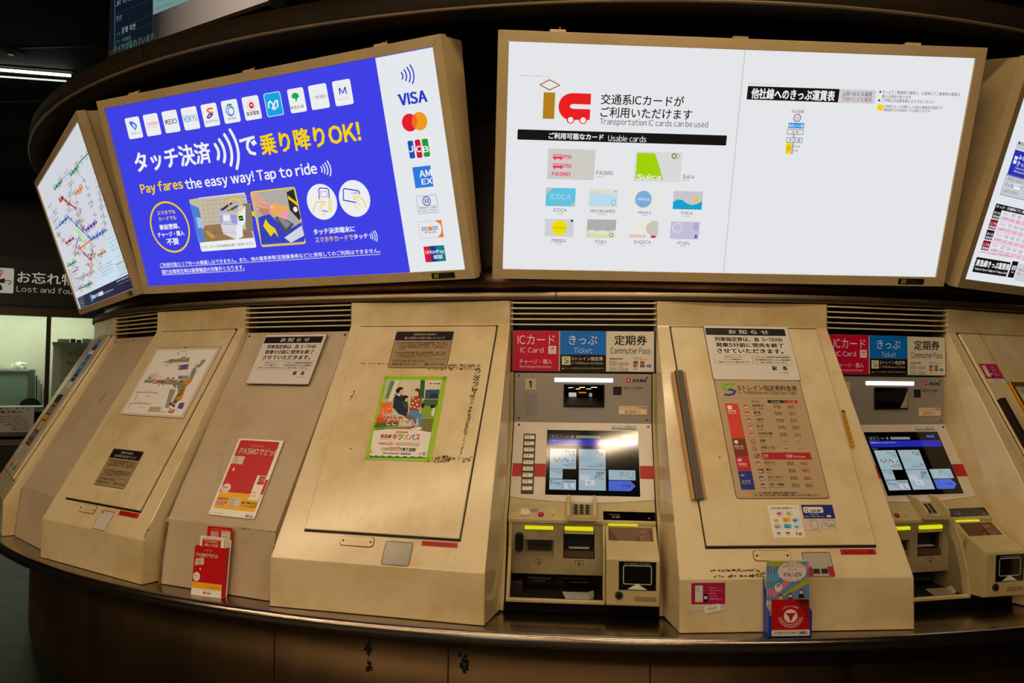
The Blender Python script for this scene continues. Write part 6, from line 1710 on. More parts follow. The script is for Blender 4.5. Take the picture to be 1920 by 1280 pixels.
ART['m_head']["items"]=[
('r','c8b890',-237.1,-70.2,-189.7,-22.1,3,2),
('o','5a4c34',-237.5,-70.6,-189.3,-21.7,3,1.29,3),
('t','15130f','1',-221.1,-209.1,-47.1,28.3,2,4),
('e','1a1814',-234.0,-89.3,1.8,1.8,0,2),
('e','1a1814',-222.2,-89.2,1.8,1.8,0,2),
('e','1a1814',-210.4,-89.0,1.8,1.8,0,2),
('e','1a1814',-198.5,-88.9,1.8,1.8,0,2),
('e','1a1814',-186.7,-88.7,1.8,1.8,0,2),
('e','1a1814',-227.9,-96.0,1.8,1.8,0,2),
('e','1a1814',-216.1,-95.8,1.8,1.8,0,2),
('e','1a1814',-204.3,-95.6,1.8,1.8,0,2),
('e','1a1814',-192.5,-95.5,1.8,1.8,0,2),
('e','1a1814',-233.9,-102.7,1.8,1.8,0,2),
('e','1a1814',-222.1,-102.6,1.8,1.8,0,2),
('e','1a1814',-210.2,-102.4,1.8,1.8,0,2),
('e','1a1814',-198.4,-102.3,1.8,1.8,0,2),
('e','1a1814',-186.6,-102.1,1.8,1.8,0,2),
('e','1a1814',-227.8,-109.3,1.8,1.8,0,2),
('e','1a1814',-216.0,-109.2,1.8,1.8,0,2),
('e','1a1814',-204.2,-109.0,1.8,1.8,0,2),
('e','1a1814',-192.3,-108.9,1.8,1.8,0,2),
('e','1a1814',-233.8,-116.1,1.8,1.8,0,2),
('e','1a1814',-221.9,-115.9,1.8,1.8,0,2),
('e','1a1814',-210.1,-115.8,1.8,1.8,0,2),
('e','1a1814',-198.3,-115.6,1.8,1.8,0,2),
('e','1a1814',-186.5,-115.5,1.8,1.8,0,2),
('e','1a1814',-227.7,-122.7,1.8,1.8,0,2),
('e','1a1814',-215.8,-122.5,1.8,1.8,0,2),
('e','1a1814',-204.0,-122.4,1.8,1.8,0,2),
('e','1a1814',-192.2,-122.2,1.8,1.8,0,2),
('e','1a1814',-233.6,-129.5,1.8,1.8,0,2),
('e','1a1814',-221.8,-129.3,1.8,1.8,0,2),
('e','1a1814',-210.0,-129.1,1.8,1.8,0,2),
('e','1a1814',-198.2,-129.0,1.8,1.8,0,2),
('e','1a1814',-186.3,-128.8,1.8,1.8,0,2),
('e','1a1814',-227.5,-136.1,1.8,1.8,0,2),
('e','1a1814',-215.7,-135.9,1.8,1.8,0,2),
('e','1a1814',-203.9,-135.7,1.8,1.8,0,2),
('e','1a1814',-192.1,-135.6,1.8,1.8,0,2),
('e','1a1814',-233.5,-142.8,1.8,1.8,0,2),
('e','1a1814',-221.7,-142.7,1.8,1.8,0,2),
('e','1a1814',-209.8,-142.5,1.8,1.8,0,2),
('e','1a1814',-198.0,-142.3,1.8,1.8,0,2),
('e','1a1814',-186.2,-142.2,1.8,1.8,0,2),
('e','1a1814',-227.4,-149.4,1.8,1.8,0,2),
('e','1a1814',-215.6,-149.3,1.8,1.8,0,2),
('e','1a1814',-203.8,-149.1,1.8,1.8,0,2),
('e','1a1814',-192.0,-148.9,1.8,1.8,0,2),
('e','1a1814',-233.4,-156.2,1.8,1.8,0,2),
('e','1a1814',-221.5,-156.0,1.8,1.8,0,2),
('e','1a1814',-209.7,-155.8,1.8,1.8,0,2),
('e','1a1814',-197.9,-155.7,1.8,1.8,0,2),
('e','1a1814',-186.1,-155.5,1.8,1.8,0,2),
('e','1a1814',-227.3,-162.8,1.8,1.8,0,2),
('e','1a1814',-215.5,-162.6,1.8,1.8,0,2),
('e','1a1814',-203.6,-162.4,1.8,1.8,0,2),
('e','1a1814',-191.8,-162.3,1.8,1.8,0,2),
('e','1a1814',-233.2,-169.5,1.8,1.8,0,2),
('e','1a1814',-221.4,-169.4,1.8,1.8,0,2),
('e','1a1814',-209.6,-169.2,1.8,1.8,0,2),
('e','1a1814',-197.8,-169.0,1.8,1.8,0,2),
('e','1a1814',-186.0,-168.8,1.8,1.8,0,2),
('e','1a1814',-227.1,-176.1,1.8,1.8,0,2),
('e','1a1814',-215.3,-175.9,1.8,1.8,0,2),
('e','1a1814',-203.5,-175.8,1.8,1.8,0,2),
('e','1a1814',-191.7,-175.6,1.8,1.8,0,2),
('r','121110',124.7,-87.6,159.4,-52.7,2,3),
('e','c01828',187.0,-27.1,10.2,10.2,0,3),
('e','e0a0a0',187.0,-28.0,11.9,11.9,1.69,2),
('p','f4ece8',[[181.9,-23.8],[192.0,-23.7],[187.0,-33.1]],4),
('t','15130f','東急電鉄',203.0,260.7,-27.9,13.6,1,4),
('t','15130f','防犯カメラ作動中',168.6,246.9,-57.9,10.2,0,4),
('t','5a5448','Security Camera in Use',168.6,238.5,-66.8,4.2,0,4),
('r','ecd8b8',146.7,-166.8,263.2,-129.6,3,2),
('o','a02820',147.5,-166.0,262.3,-130.6,3,1.27,3),
('t','a02820','ポイントチャージご利用時間',151.3,259.0,-138.0,8.5,1,4),
('l','a02820',[[151.7,-144.7],[259.0,-144.5]],0.85,0,3),
('t','a02820','6：00〜',172.8,237.2,-155.4,14.4,1,4),
]
ART['m_bar']={"surf":"MP0","c":[0.0044,-0.0281],"w":238.4,"h":16.6,"r":3,"rot":0.0}
ART['m_bar']["items"]=[
]
ART['m_mon']={"surf":"MP0","c":[0.0062,-0.0918],"w":166.9,"h":92.9,"r":3,"rot":0.0}
ART['m_mon']["items"]=[
]
ART['m_bez']={"surf":"MB0","c":[0.0,0.0]}
ART['m_bez']["items"]=[
('r','b01c1c',-276.3,-241.5,-143.6,-185.2,0,1),
('r','b01c1c',226.8,-241.1,284.0,-186.0,0,1),
('r','d4d2d8',116.3,-28.2,220.8,-5.9,0,2),
('t','2a3060','抗ウイルス・抗菌 施工済',120.0,216.1,-16.1,10.6,1,3),
('r','2a3060',117.8,-27.4,218.5,-23.7,0,3),
('r','d8ccb4',-268.7,-76.5,-241.5,-64.6,3,2),
('t','605848','かぞえる',-266.0,-244.2,-70.6,5.2,0,3),
('r','d8ccb0',-35.2,-347.0,39.0,-335.6,3,2),
('t','8a7048','カード・レシート',-32.3,35.8,-341.6,6.8,1,3),
]
ART['m_scr']={"surf":"MB0","c":[0.0413,-0.1755],"w":367.8,"h":280.0,"r":0,"rot":0.0}
ART['m_scr']["items"]=[
]
ART['m_btn']={"surf":"MB0","c":[-0.2132,-0.1844],"w":49.5,"h":260.1,"r":0,"rot":0.0}
ART['m_btn']["items"]=[
]
ART['m_ui']={"surf":"MB0","c":[0.0,0.0]}
ART['m_ui']["items"]=[
('o','8c9498',-130.3,-72.8,-107.3,-57.1,4,1.07,2),
('t','a8b0b4','※',-123.5,-114.0,-65.2,7.5,0,3),
('o','8c9498',-105.3,-72.3,-81.6,-57.4,2,1.07,2),
('t','a8b0b4','カード',-102.5,-84.3,-65.1,5.2,0,3),
('t','a8b0b4','〜特急',-76.2,-54.2,-64.9,6.0,0,3),
('e','8c9498',-39.1,-64.6,5.7,5.7,0,2),
('r','a8aca8',-22.9,-70.4,72.5,-59.3,0,2),
('t','303434','1000',-19.5,-1.4,-65.3,5.2,1,4),
('t','303434','2000',3.4,21.5,-64.9,5.2,1,4),
('t','303434','5000',26.2,44.3,-64.5,5.2,1,4),
('t','303434','10000',49.0,67.1,-64.0,5.2,1,4),
('r','2430c8',-134.0,-104.8,218.3,-75.3,0,2),
('t','e9e6df','ご希望のボタンにふれてください',-132.4,-1.9,-83.9,8.2,0,3),
('r','4a68e0',158.9,-63.0,198.3,-51.9,8,2),
('t','182050','English',165.6,192.3,-57.5,5.9,0,3),
('t','c8ccd0','メニュー',-131.7,-104.1,-111.3,6.6,0,3),
('r','bcd3de',-127.6,-205.8,-23.6,-118.6,0,2),
('r','bcd3de',-12.3,-205.3,93.1,-118.8,0,2),
('r','bcd3de',-127.2,-248.8,-76.2,-207.4,0,2),
('r','bcd3de',-127.1,-293.9,-75.8,-251.3,0,2),
('r','bcd3de',-74.5,-294.0,-22.7,-251.5,0,2),
('r','bcd3de',-12.2,-293.9,93.3,-207.4,0,2),
('r','bcd3de',104.9,-248.4,209.1,-206.6,0,2),
('p','5a78f0',[[104.6,-251.7],[188.8,-251.2],[208.8,-272.2],[188.3,-294.0],[104.2,-294.0]],2),
('t','20283c','チャージ',-68.2,-28.9,-131.9,12.4,1,3),
('t','20283c','する',-51.4,-29.4,-144.0,8.0,1,3),
('r','d04040',-114.2,-167.7,-105.6,-160.9,2,3),
('r','4a9a30',-103.4,-174.7,-94.8,-167.9,2,3),
('r','3a80c8',-92.9,-167.3,-84.3,-160.4,2,3),
('r','e0a030',-82.1,-174.3,-73.5,-167.4,2,3),
('r','3060c0',-71.7,-166.8,-63.0,-160.0,2,3),
('r','8060c0',-60.9,-173.8,-52.3,-167.0,2,3),
('r','f0f0f0',-50.4,-166.4,-41.8,-159.5,2,3),
('r','40b0d0',-39.7,-173.3,-31.1,-166.5,2,3),
('t','20283c','10円単位',-53.4,-27.6,-183.0,5.7,0,3),
('t','20283c','最高額は20,000円',-73.2,-27.6,-189.3,5.7,0,3),
('t','20283c','までです',-59.8,-28.2,-195.2,5.7,0,3),
('t','20283c','きっぷ',54.9,88.1,-130.9,11.6,1,3),
('t','20283c','を買う',66.5,88.0,-140.8,7.3,1,3),
('o','60708c',-8.0,-174.1,32.4,-153.9,3,0.69,3),
('t','60708c','○○○○',-1.3,25.8,-163.9,5.8,0,3),
('t','20283c','カードの運賃は',44.9,88.3,-182.4,5.7,0,3),
('t','20283c','ICカードの運賃と',31.8,88.3,-188.7,5.7,0,3),
('t','20283c','異なる場合があります',23.9,88.2,-194.6,5.7,0,3),
('t','20283c','フリーパス',-120.8,-81.2,-215.2,7.8,1,3),
('t','20283c','を買う',-97.6,-81.1,-221.9,5.7,0,3),
('t','20283c','新しい',-122.3,-97.4,-258.7,7.7,1,3),
('t','20283c','PASMO',-122.1,-81.5,-267.4,7.0,1,3),
('t','20283c','を買う',-97.0,-80.0,-274.6,5.6,0,3),
('t','20283c','列車指定券',-69.2,-28.1,-259.2,7.7,1,3),
('r','e8ecf0',-68.2,-290.2,-29.2,-268.6,0,3),
('l','4aa050',[[-44.2,-271.3],[-51.1,-270.8],[-54.6,-273.6],[-49.4,-277.0]],2.02,0,4),
('l','3a50b8',[[-49.4,-277.0],[-43.5,-279.6],[-46.0,-283.2],[-53.8,-282.7]],2.02,0,4),
('t','20283c','S-TRAIN',-63.5,-32.9,-287.9,3.8,1,5),
('t','20283c','定期券',54.7,88.0,-220.6,10.6,1,3),
('t','20283c','を買う・',57.9,87.3,-228.8,6.3,1,3),
('t','20283c','継続する・',50.1,87.2,-236.6,6.3,1,3),
('t','20283c','払いもどす',50.1,87.8,-244.5,6.3,1,3),
('r','dfe4ee',-6.7,-253.9,31.8,-230.7,2,3),
('r','eef0f6',13.0,-273.7,50.0,-251.4,2,4),
('t','4050a0','IC',22.8,40.3,-263.1,11.9,0,6),
('t','20283c','ＱＲコード',147.3,205.2,-218.2,9.2,0,3),
('t','20283c','バーコード',145.8,204.9,-228.7,9.1,0,3),
('t','20283c','を使う',182.0,204.6,-238.7,6.3,0,3),
('t','182060','その他',154.1,188.9,-272.1,10.4,1,3),
]
ART['m_desk']={"surf":"MD0","c":[0.0,0.0]}
ART['m_desk']["items"]=[
('t','505040','Call',-271.4,-254.7,-55.0,5.5,0,3),
('t','403c30','よびだし',-270.7,-241.7,-65.6,7.1,0,3),
('o','6a6650',-270.7,-46.9,-202.9,-36.7,0,0.72,1),
('o','6a6650',-197.0,-45.6,-143.7,-37.1,0,0.72,1),
('r','9a9478',-195.7,-70.3,-165.0,-52.8,3,1),
('t','403c30','Cancel',-194.0,-168.4,-57.4,5.5,0,3),
('t','403c30','とりけし',-194.2,-167.3,-65.8,7.0,0,3),
('r','b8b094',-126.0,-69.3,-95.6,-52.9,3,1),
('e','15130f',-110.6,-81.0,2.5,2.5,0,1),
]
ART['m_lcd']={"surf":"MD0","c":[0.1798,-0.0782],"w":195.8,"h":39.9,"r":0,"rot":0.0}
ART['m_lcd']["items"]=[
('t','8a8a88','Total Amount',-78.2,-36.1,4.9,5.4,0,3),
('t','b0b0ac','投入金額',-64.2,-36.0,-5.7,8.5,0,3),
('t','b0b0ac','円',70.1,78.2,-9.1,7.7,0,3),
]
ART['m_qr']={"surf":"MQ0","c":[0.1991,-0.061],"w":131.2,"h":101.8,"r":1,"rot":0.0}
ART['m_qr']["items"]=[
('t','d8d4c8','コードをかざしてください',-46.0,46.2,43.8,7.1,0,3),
('o','b0b4a8',-49.2,-29.1,49.4,36.6,6,3.2,1),
('p','d8d6cc',[[-0.8,-26.6],[35.1,-48.7],[-36.0,-48.1]],3),
]
ART['m_lock']={"surf":"MQ0","c":[0.1346,-0.1313],"w":28.3,"h":28.7,"r":0,"rot":0.0}
ART['m_lock']["items"]=[
]
ART['m_tag']={"surf":"MQ0","c":[0.2269,-0.1429],"w":75.6,"h":16.8,"r":1,"rot":0.0}
ART['m_tag']["items"]=[
]
ART['m_slot1']={"surf":"MF0","c":[-0.1601,-0.0872],"w":111.9,"h":67.5,"r":0,"rot":0.0}
ART['m_slot1']["items"]=[
]
ART['m_slot1i']={"surf":"MF0","c":[-0.1588,-0.0764],"w":93.3,"h":36.6,"r":0,"rot":0.0}
ART['m_slot1i']["items"]=[
]
ART['m_slot2']={"surf":"MF0","c":[-0.0092,-0.0705],"w":118.2,"h":102.4,"r":0,"rot":0.0}
ART['m_slot2']["items"]=[
]
ART['m_y1']={"surf":"MF0","c":[-0.1609,-0.007],"w":108.6,"h":12.3,"r":0,"rot":0.0}
ART['m_y1']["items"]=[
]
ART['m_y2']={"surf":"MF0","c":[-0.0096,-0.0069],"w":106.9,"h":14.4,"r":0,"rot":0.0}
ART['m_y2']["items"]=[
]
ART['m_hook']={"surf":"MF0","c":[-0.2357,-0.0614],"w":30.6,"h":70.1,"r":0,"rot":0.0}
ART['m_hook']["items"]=[
]
ART['m_ar1']={"surf":"MF0","c":[-0.1608,-0.1381],"w":34.3,"h":26.5,"r":0,"rot":0.0}
ART['m_ar1']["items"]=[
]
ART['m_ar2']={"surf":"MF0","c":[-0.008,-0.1386],"w":37.0,"h":26.6,"r":0,"rot":0.0}
ART['m_ar2']["items"]=[
]
ART['m_low']={"surf":"MF0","c":[-0.1001,-0.2214],"w":335.7,"h":128.1,"r":0,"rot":0.0}
ART['m_low']["items"]=[
]
ART['m_tray']={"surf":"MF0","c":[-0.0127,-0.2716],"w":115.7,"h":27.8,"r":0,"rot":0.0}
ART['m_tray']["items"]=[
]
ART['m_trim1']={"surf":"MF0","c":[-0.1473,-0.1862],"w":106.9,"h":8.4,"r":0,"rot":0.0}
ART['m_trim1']["items"]=[
]
ART['m_trim2']={"surf":"MF0","c":[-0.0087,-0.1848],"w":106.0,"h":8.7,"r":0,"rot":0.0}
ART['m_trim2']["items"]=[
]
ART['m_box']={"surf":"MF0","c":[-0.2465,-0.2507],"w":48.6,"h":74.1,"r":0,"rot":0.0}
ART['m_box']["items"]=[
]
ART['display']={"surf":"DSP","c":[0.0,0.0]}
ART['display']["items"]=[
('r','0e2234',-22.6,29.3,315.0,456.2,0,1),
('l','5a8a98',[[8.7,408.3],[28.8,41.2]],4.81,0,2),
('r','9fd0d0',314.6,119.3,1126.8,397.8,0,1),
('p','9fd0d0',[[316.8,239.3],[1126.8,232.0],[583.8,130.5],[322.5,124.6]],1),
('t','a8c8d0','JR 지하철',25.0,183.3,245.7,28.5,0,4),
('t','9ab8c0','전선',33.1,76.6,171.8,25.8,0,4),
('t','b8d8dc','운행 지연',82.6,188.9,103.5,28.2,1,4),
('t','7a98a0','상황 :',39.6,79.2,95.4,12.0,0,4),
('t','7a98a0','원인 :',41.6,75.1,58.8,12.0,0,4),
('t','8aa8b0','차량점검',85.8,155.9,57.3,19.1,0,4),
('t','6aa0a8','ダイヤが乱れています。',18.0,348.5,25.6,35.2,0,6),
('l','34505c',[[24.2,195.3],[317.3,201.8]],1.79,0,2),
('l','34505c',[[28.4,118.9],[320.9,128.5]],1.79,0,2),
('l','34505c',[[30.5,79.6],[322.7,90.8]],1.78,0,2),
('t','3aa898','ダスト回収にご協力ください',344.4,434.5,180.3,11.4,0,4),
('t','303838','他の鉄道会社線をご利用のお客さま',337.6,468.6,147.5,6.1,0,4),
]
ART['lost']={"surf":"W","c":[0.4731,0.416],"w":1478.4,"h":545.6,"r":0,"rot":0.0}
ART['lost']["items"]=[
('r','c9c3b2',-604.5,-146.3,-341.2,163.3,14,1),
('p','15130f',[[-498.5,16.9],[-432.6,37.7],[-436.2,-27.4],[-498.5,-19.0]],3),
('l','15130f',[[-434.4,5.2],[-385.3,10.8],[-371.1,-6.7],[-377.2,-28.7],[-400.6,-36.8]],9.31,0,3),
('p','15130f',[[-510.6,-41.1],[-480.2,-39.9],[-461.8,-68.0],[-454.4,-112.4],[-522.6,-113.4]],3),
('l','c01c28',[[-504.7,103.0],[-486.5,131.2],[-471.2,129.8],[-465.1,112.0],[-480.3,82.5],[-483.3,50.0]],13.24,0,3),
('e','15130f',-541.1,58.2,24.3,28.7,0,3),
('t','c9c3b2','お忘れ物',-304.4,330.5,62.5,147.4,1,3),
('t','b8b2a2','Lost and found',-308.0,416.2,-83.0,73.8,0,3),
]
ART['office_note']={"surf":"W","c":[0.1697,-1.2892],"w":464.1,"h":301.8,"r":0,"rot":0.0}
ART['office_note']["items"]=[
('t','15130f','お客さまへ',-180.4,98.1,97.7,34.8,2,3),
('t','15130f','ただいま席をはずしています。',-223.5,101.7,42.1,22.5,1,3),
('t','15130f','ご迷惑をおかけして申し訳ありません。',-223.5,151.5,9.7,22.5,1,3),
('t','15130f','お急ぎのお客さまは、恐れ入りますが、',-223.4,175.6,-22.9,22.5,1,3),
('t','a02018','左側呼び出しボタン',-76.1,199.7,-54.8,22.6,1,3),
('t','15130f','を押して下さい。',-4.3,184.5,-87.4,22.7,1,3),
('t','15130f','係員が参ります。',-4.3,184.5,-120.3,22.6,1,3),
('r','c02020',-180.4,130.1,-154.4,142.3,0,2),
('r','303030',-126.7,131.1,-100.6,143.4,0,2),
('r','888888',-72.7,132.2,-46.4,144.5,0,2),
('r','e8e020',-18.4,133.3,8.0,145.6,0,2),
('r','c02020',36.2,134.3,62.7,146.7,0,2),
('r','303030',91.1,135.4,117.7,147.8,0,2),
('r','c02020',146.2,136.5,173.0,148.9,0,2),
]
# ---------------------------------------------------------------- drum layout (measured)
DL = 0.34603
def phiC(k): return -0.17319+k*DL          # cabinets, k = -2..2
def phiM(k): return -0.17319+(k+.5)*DL     # machine / blank bays
def phiS(k): return -0.35420+k*0.50356     # sign boxes, k = -1..2
AH, ZT, ZH, AK, ZK = 3.8132, 1.1806, 1.0789, 4.3266, 0.1813
DOOR = (AH, ZH), (AK, ZK)
SURF = {}
for k in range(-2, 3):
    SURF['D%d' % k] = (phiC(k), plane(*DOOR)); SURF['K%d' % k] = (phiC(k), plane((AK, ZK), (AK, 0)))
for k in range(-2, 2):
    SURF['BS%d' % k] = (phiM(k), plane((3.817, 1.055), (4.257, .261))); SURF['BK%d' % k] = (phiM(k), plane((4.257, .261), (4.285, 0)))
def T3(x, y, z): return Matrix.Translation((x, y, z))
def surfM(key, off=0., c=None):
    phi, P = SURF[key]; c = c or (0, 0)
    return Matrix.Rotation(phi, 4, 'Z') @ P @ T3(c[0], c[1], off)

# ---------------------------------------------------------------- setting: floor, ceiling, drum, rings
a = Acc(); a.box(-14, 14, -24, 12, -.1, 0, FLOOR); struct('floor', a)
a = Acc(); a.box(-14, 14, -24, 12, 3.0+Z0, 3.1+Z0, CEIL)
for y in (-4.2, -3.0, -2.2, -1.2, 0.2): a.box(-14, 14, y, y+.02, 2.997+Z0, 3.0+Z0, BLACK)
struct('ceiling', a)
a = Acc(); a.box(-14, 14, -24.2, -24, 0, 3.0+Z0, flat('2a241c', .6)); struct('wall_rear', a)
for x0, x1, z0, z1, c, s_, lb in ((-6.5, -3.2, .3, 2.4, 'e8f0ff', 1.6, 'bright white shop window across the hall, seen only in the small mirrors'), (-2.2, 1.0, 2.2, 2.75, 'ff8a20', 2.0, 'long orange lit fascia across the hall, seen only in the small mirrors'), (2.2, 3.4, .4, 2.3, 'c8d8ff', 1.2, 'narrow bluish shop window across the hall, seen only in the small mirrors')):
    a = Acc(); a.box(x0, x1, -23.97, -23.92, z0, z1, lit(c, s_)); o = bpy.data.objects.new('shop_front', a.mesh('shop_front')); COL.objects.link(o); tag(o, lb, 'shop front', 'lit shop fronts')
a = Acc(); a.ring([(3.60, 0.), (3.70, 0.), (3.70, 2.42), (3.60, 2.42)], -1.9, 1.9, 96, DRUM); struct('wall_front', a)
a = Acc(); a.ring([(3.70, 1.185), (3.835, 1.185), (3.838, 1.188), (3.838, 1.213), (3.835, 1.216), (3.70, 1.216)], -1.9, 1.9, 120, BANDM)
for t in (-.78, -.62, -.03, .415, .9): a.ring([(3.8383, 1.186), (3.839, 1.186), (3.839, 1.215), (3.8383, 1.215)], t, t+.0012, 1, BLACK, True, False)
struct('trim_1', a)
a = Acc(); a.ring([(3.70, 1.216), (3.765, 1.216), (3.765, 1.33), (3.70, 1.33)], -1.9, 1.9, 120, noisy('recess_steel', (.22, .13, .08), (.12, .08, .05), 3, rough=.3, metal=1.)); struct('trim_2', a)
a = Acc(); a.ring([(3.62, 2.42), (4.215, 2.345), (4.228, 2.338), (4.23, 2.25), (4.222, 2.2416), (4.12, 2.2416), (4.12, 2.285), (3.70, 2.30), (3.62, 2.30)], -1.9, 1.9, 120, FASCIA)
for t in (-.4874, -.05, .42): a.ring([(4.2302, 2.25), (4.2309, 2.25), (4.2309, 2.337), (4.2302, 2.337)], t, t+.0014, 1, BLACK, True, False)
a.ring([(4.2225, 2.2402), (4.2318, 2.2402), (4.2334, 2.244), (4.2334, 2.2495), (4.2302, 2.2502), (4.2225, 2.2420)], -1.9, 1.9, 120, noisy('fascia_lip', (.20, .145, .08), (.15, .11, .06), 4, rough=.5, metal=.3)); struct('trim_3', a)
a = Acc(); a.ring([(3.4, 2.42), (3.56, 2.42), (3.56, 3.0), (3.4, 3.0)], -1.9, 1.9, 96, DRUM); struct('wall_upper', a)

# counter: stainless top with rounded nose over dark cladding
ct = Thing('counter', 'long curved stainless steel counter carrying all the cabinets and machines', 'counter', 0, 4.1, -.75)
a = Acc(); a.ring([(3.705, 0.), (4.376, 0.), (4.386, -.002), (4.394, -.008), (4.399, -.020), (4.399, -.032), (4.394, -.044), (4.384, -.050), (4.15, -.052), (3.705, -.052)], -1.9, 1.9, 140, STEEL)
for t in (-.455, .62, -1.0): a.ring([(4.37, .0006), (4.3992, -.006), (4.3999, -.03), (4.39, -.0495)], t, t+.0013, 1, BLACK, False, False)
ct.part('countertop', a)
a = Acc(); a.ring([(3.75, -.053), (4.145, -.053), (4.14, -.66), (4.0, -.67), (4.0, -.75), (3.75, -.75)], -1.9, 1.9, 120, BASEM)
for t in (-.9, -.6, -.3, -.12, .06, .33, .6): a.ring([(4.1452, -.06), (4.1405, -.655)], t, t+.0012, 1, BLACK, False, False)
ct.part('base_cladding', a)
a = Acc()
for t, w, z0, z1 in ((-.197, .006, -.12, -.25), (-.105, .006, -.115, -.24), (.235, .008, -.13, -.25)):
    for i in range(26):
        zz = z0+(z1-z0)*rnd.random(); x = rnd.gauss(0, .35)*w; a.ring([(4.1455, zz), (4.1452, zz-rnd.uniform(.004, .022))], t+x, t+x+w*rnd.uniform(.15, .6), 1, RUBBER, False, False)
ct.part('scuff_mark', a, kind='stuff')

# ---------------------------------------------------------------- ceiling lights (fluorescent battens)
def batten(x, y, z, ang, length, label, radiance=None, w=.11):
    M = Matrix.Translation((x, y, z)) @ Matrix.Rotation(ang, 4, 'Z')
    t = Thing('ceiling_light', label, 'light', M=M, group='fluorescent ceiling lights')
    a = Acc(); a.box(-length/2-.03, length/2+.03, -w/2-.02, w/2+.02, -.03, 0, flat('8a8880', .5)); t.part('housing', a)
    a = Acc(); a.loft([(-length/2, y_, z_) for y_, z_ in ((-w/2, -.031), (-w/2*.8, -.055), (w/2*.8, -.055), (w/2, -.031))], [(length/2, y_, z_) for y_, z_ in ((-w/2, -.031), (-w/2*.8, -.055), (w/2*.8, -.055), (w/2, -.031))], tubeM(radiance or HALL)); t.part('diffuser', a)
    return t
def tubeM(s):
    k = ('tube', s)
    if k not in MATS:
        m, t, b = newmat('fluorescent_diffuser'); b.inputs['Base Color'].default_value = (.8, .8, .8, 1)
        b.inputs['Emission Color'].default_value = (*HALLC, 1); b.inputs['Emission Strength'].default_value = s; MATS[k] = m
    return MATS[k]
ZC = 3.0+Z0
for i, (x, y, an) in enumerate(((-3.22, -6.24, .23), (-1.93, -5.94, .22), (-.62, -5.68, .25), (.71, -5.35, .30))):
    batten(x, y, ZC, an, 1.22, radiance=(28., 17., 21., 46.)[i], label=('leftmost', 'second', 'third', 'rightmost')[i]+' ceiling batten of the row right in front of the sign boxes')
for i, (x, y) in enumerate(((-6.6, -8.8), (-4.8, -8.4), (-3.0, -8.0), (-1.2, -7.6), (-7.0, -11.4), (-5.0, -11.0), (-3.0, -10.6), (-1.0, -10.2), (-5.0, -13.6), (-2.0, -13.2), (.7, -7.2), (1.2, -9.8), (2.6, -7.6), (-4.5, -5.7), (-6.2, -6.6), (-4.6, -6.9), (-3.6, -16.5), (-.5, -16.), (2.5, -15.5), (-2., -19.5), (1.5, -19.))):  # unseen battens added to brighten the cabinets and show in the mirrors
    batten(x, y, ZC, .2165, 1.5, 'ceiling batten further back in the hall, unseen and added for the light')
def tube(x, y, ang, L, w, label, rad, col):
    M = Matrix.Translation((x, y, ZC)) @ Matrix.Rotation(ang, 4, 'Z')
    t = Thing('ceiling_light', label, 'light', M=M, group='thin tubes at the far left')
    a = Acc(); a.box(-L/2, L/2, -w*.5, w*.5, -.012, 0, flat('1c1b18', .6)); t.part('housing', a)
    m, tr, b = newmat('thin_tube'); b.inputs['Emission Color'].default_value = (*col, 1); b.inputs['Emission Strength'].default_value = rad
    a = Acc(); a.tube([(-L/2+.02, 0, -.035), (L/2-.02, 0, -.035)], w*.30, m); t.part('diffuser', a)
tube(-4.40, -2.02, .30, 1.64, .035, 'thin bright white tube on the dark ceiling at far left, upper of two', 4.0, (.95, 1., .9))
tube(-4.46, -1.88, .27, 1.54, .022, 'thin dimmer tube on the dark ceiling at far left, lower of two', .75, (.8, 1., .75))
a = Acc(); a.disc(Matrix.Translation((-3.83, -2.13, ZC)), 0, 0, .085, -.012, -.001, flat('0c0b09', .7)); a.disc(Matrix.Translation((-3.83, -2.13, ZC)), 0, 0, .02, -.02, -.012, CHROME)
solo('smoke_detector', a, 'round dark ceiling fitting beside the thin tubes', 'detector', Matrix())

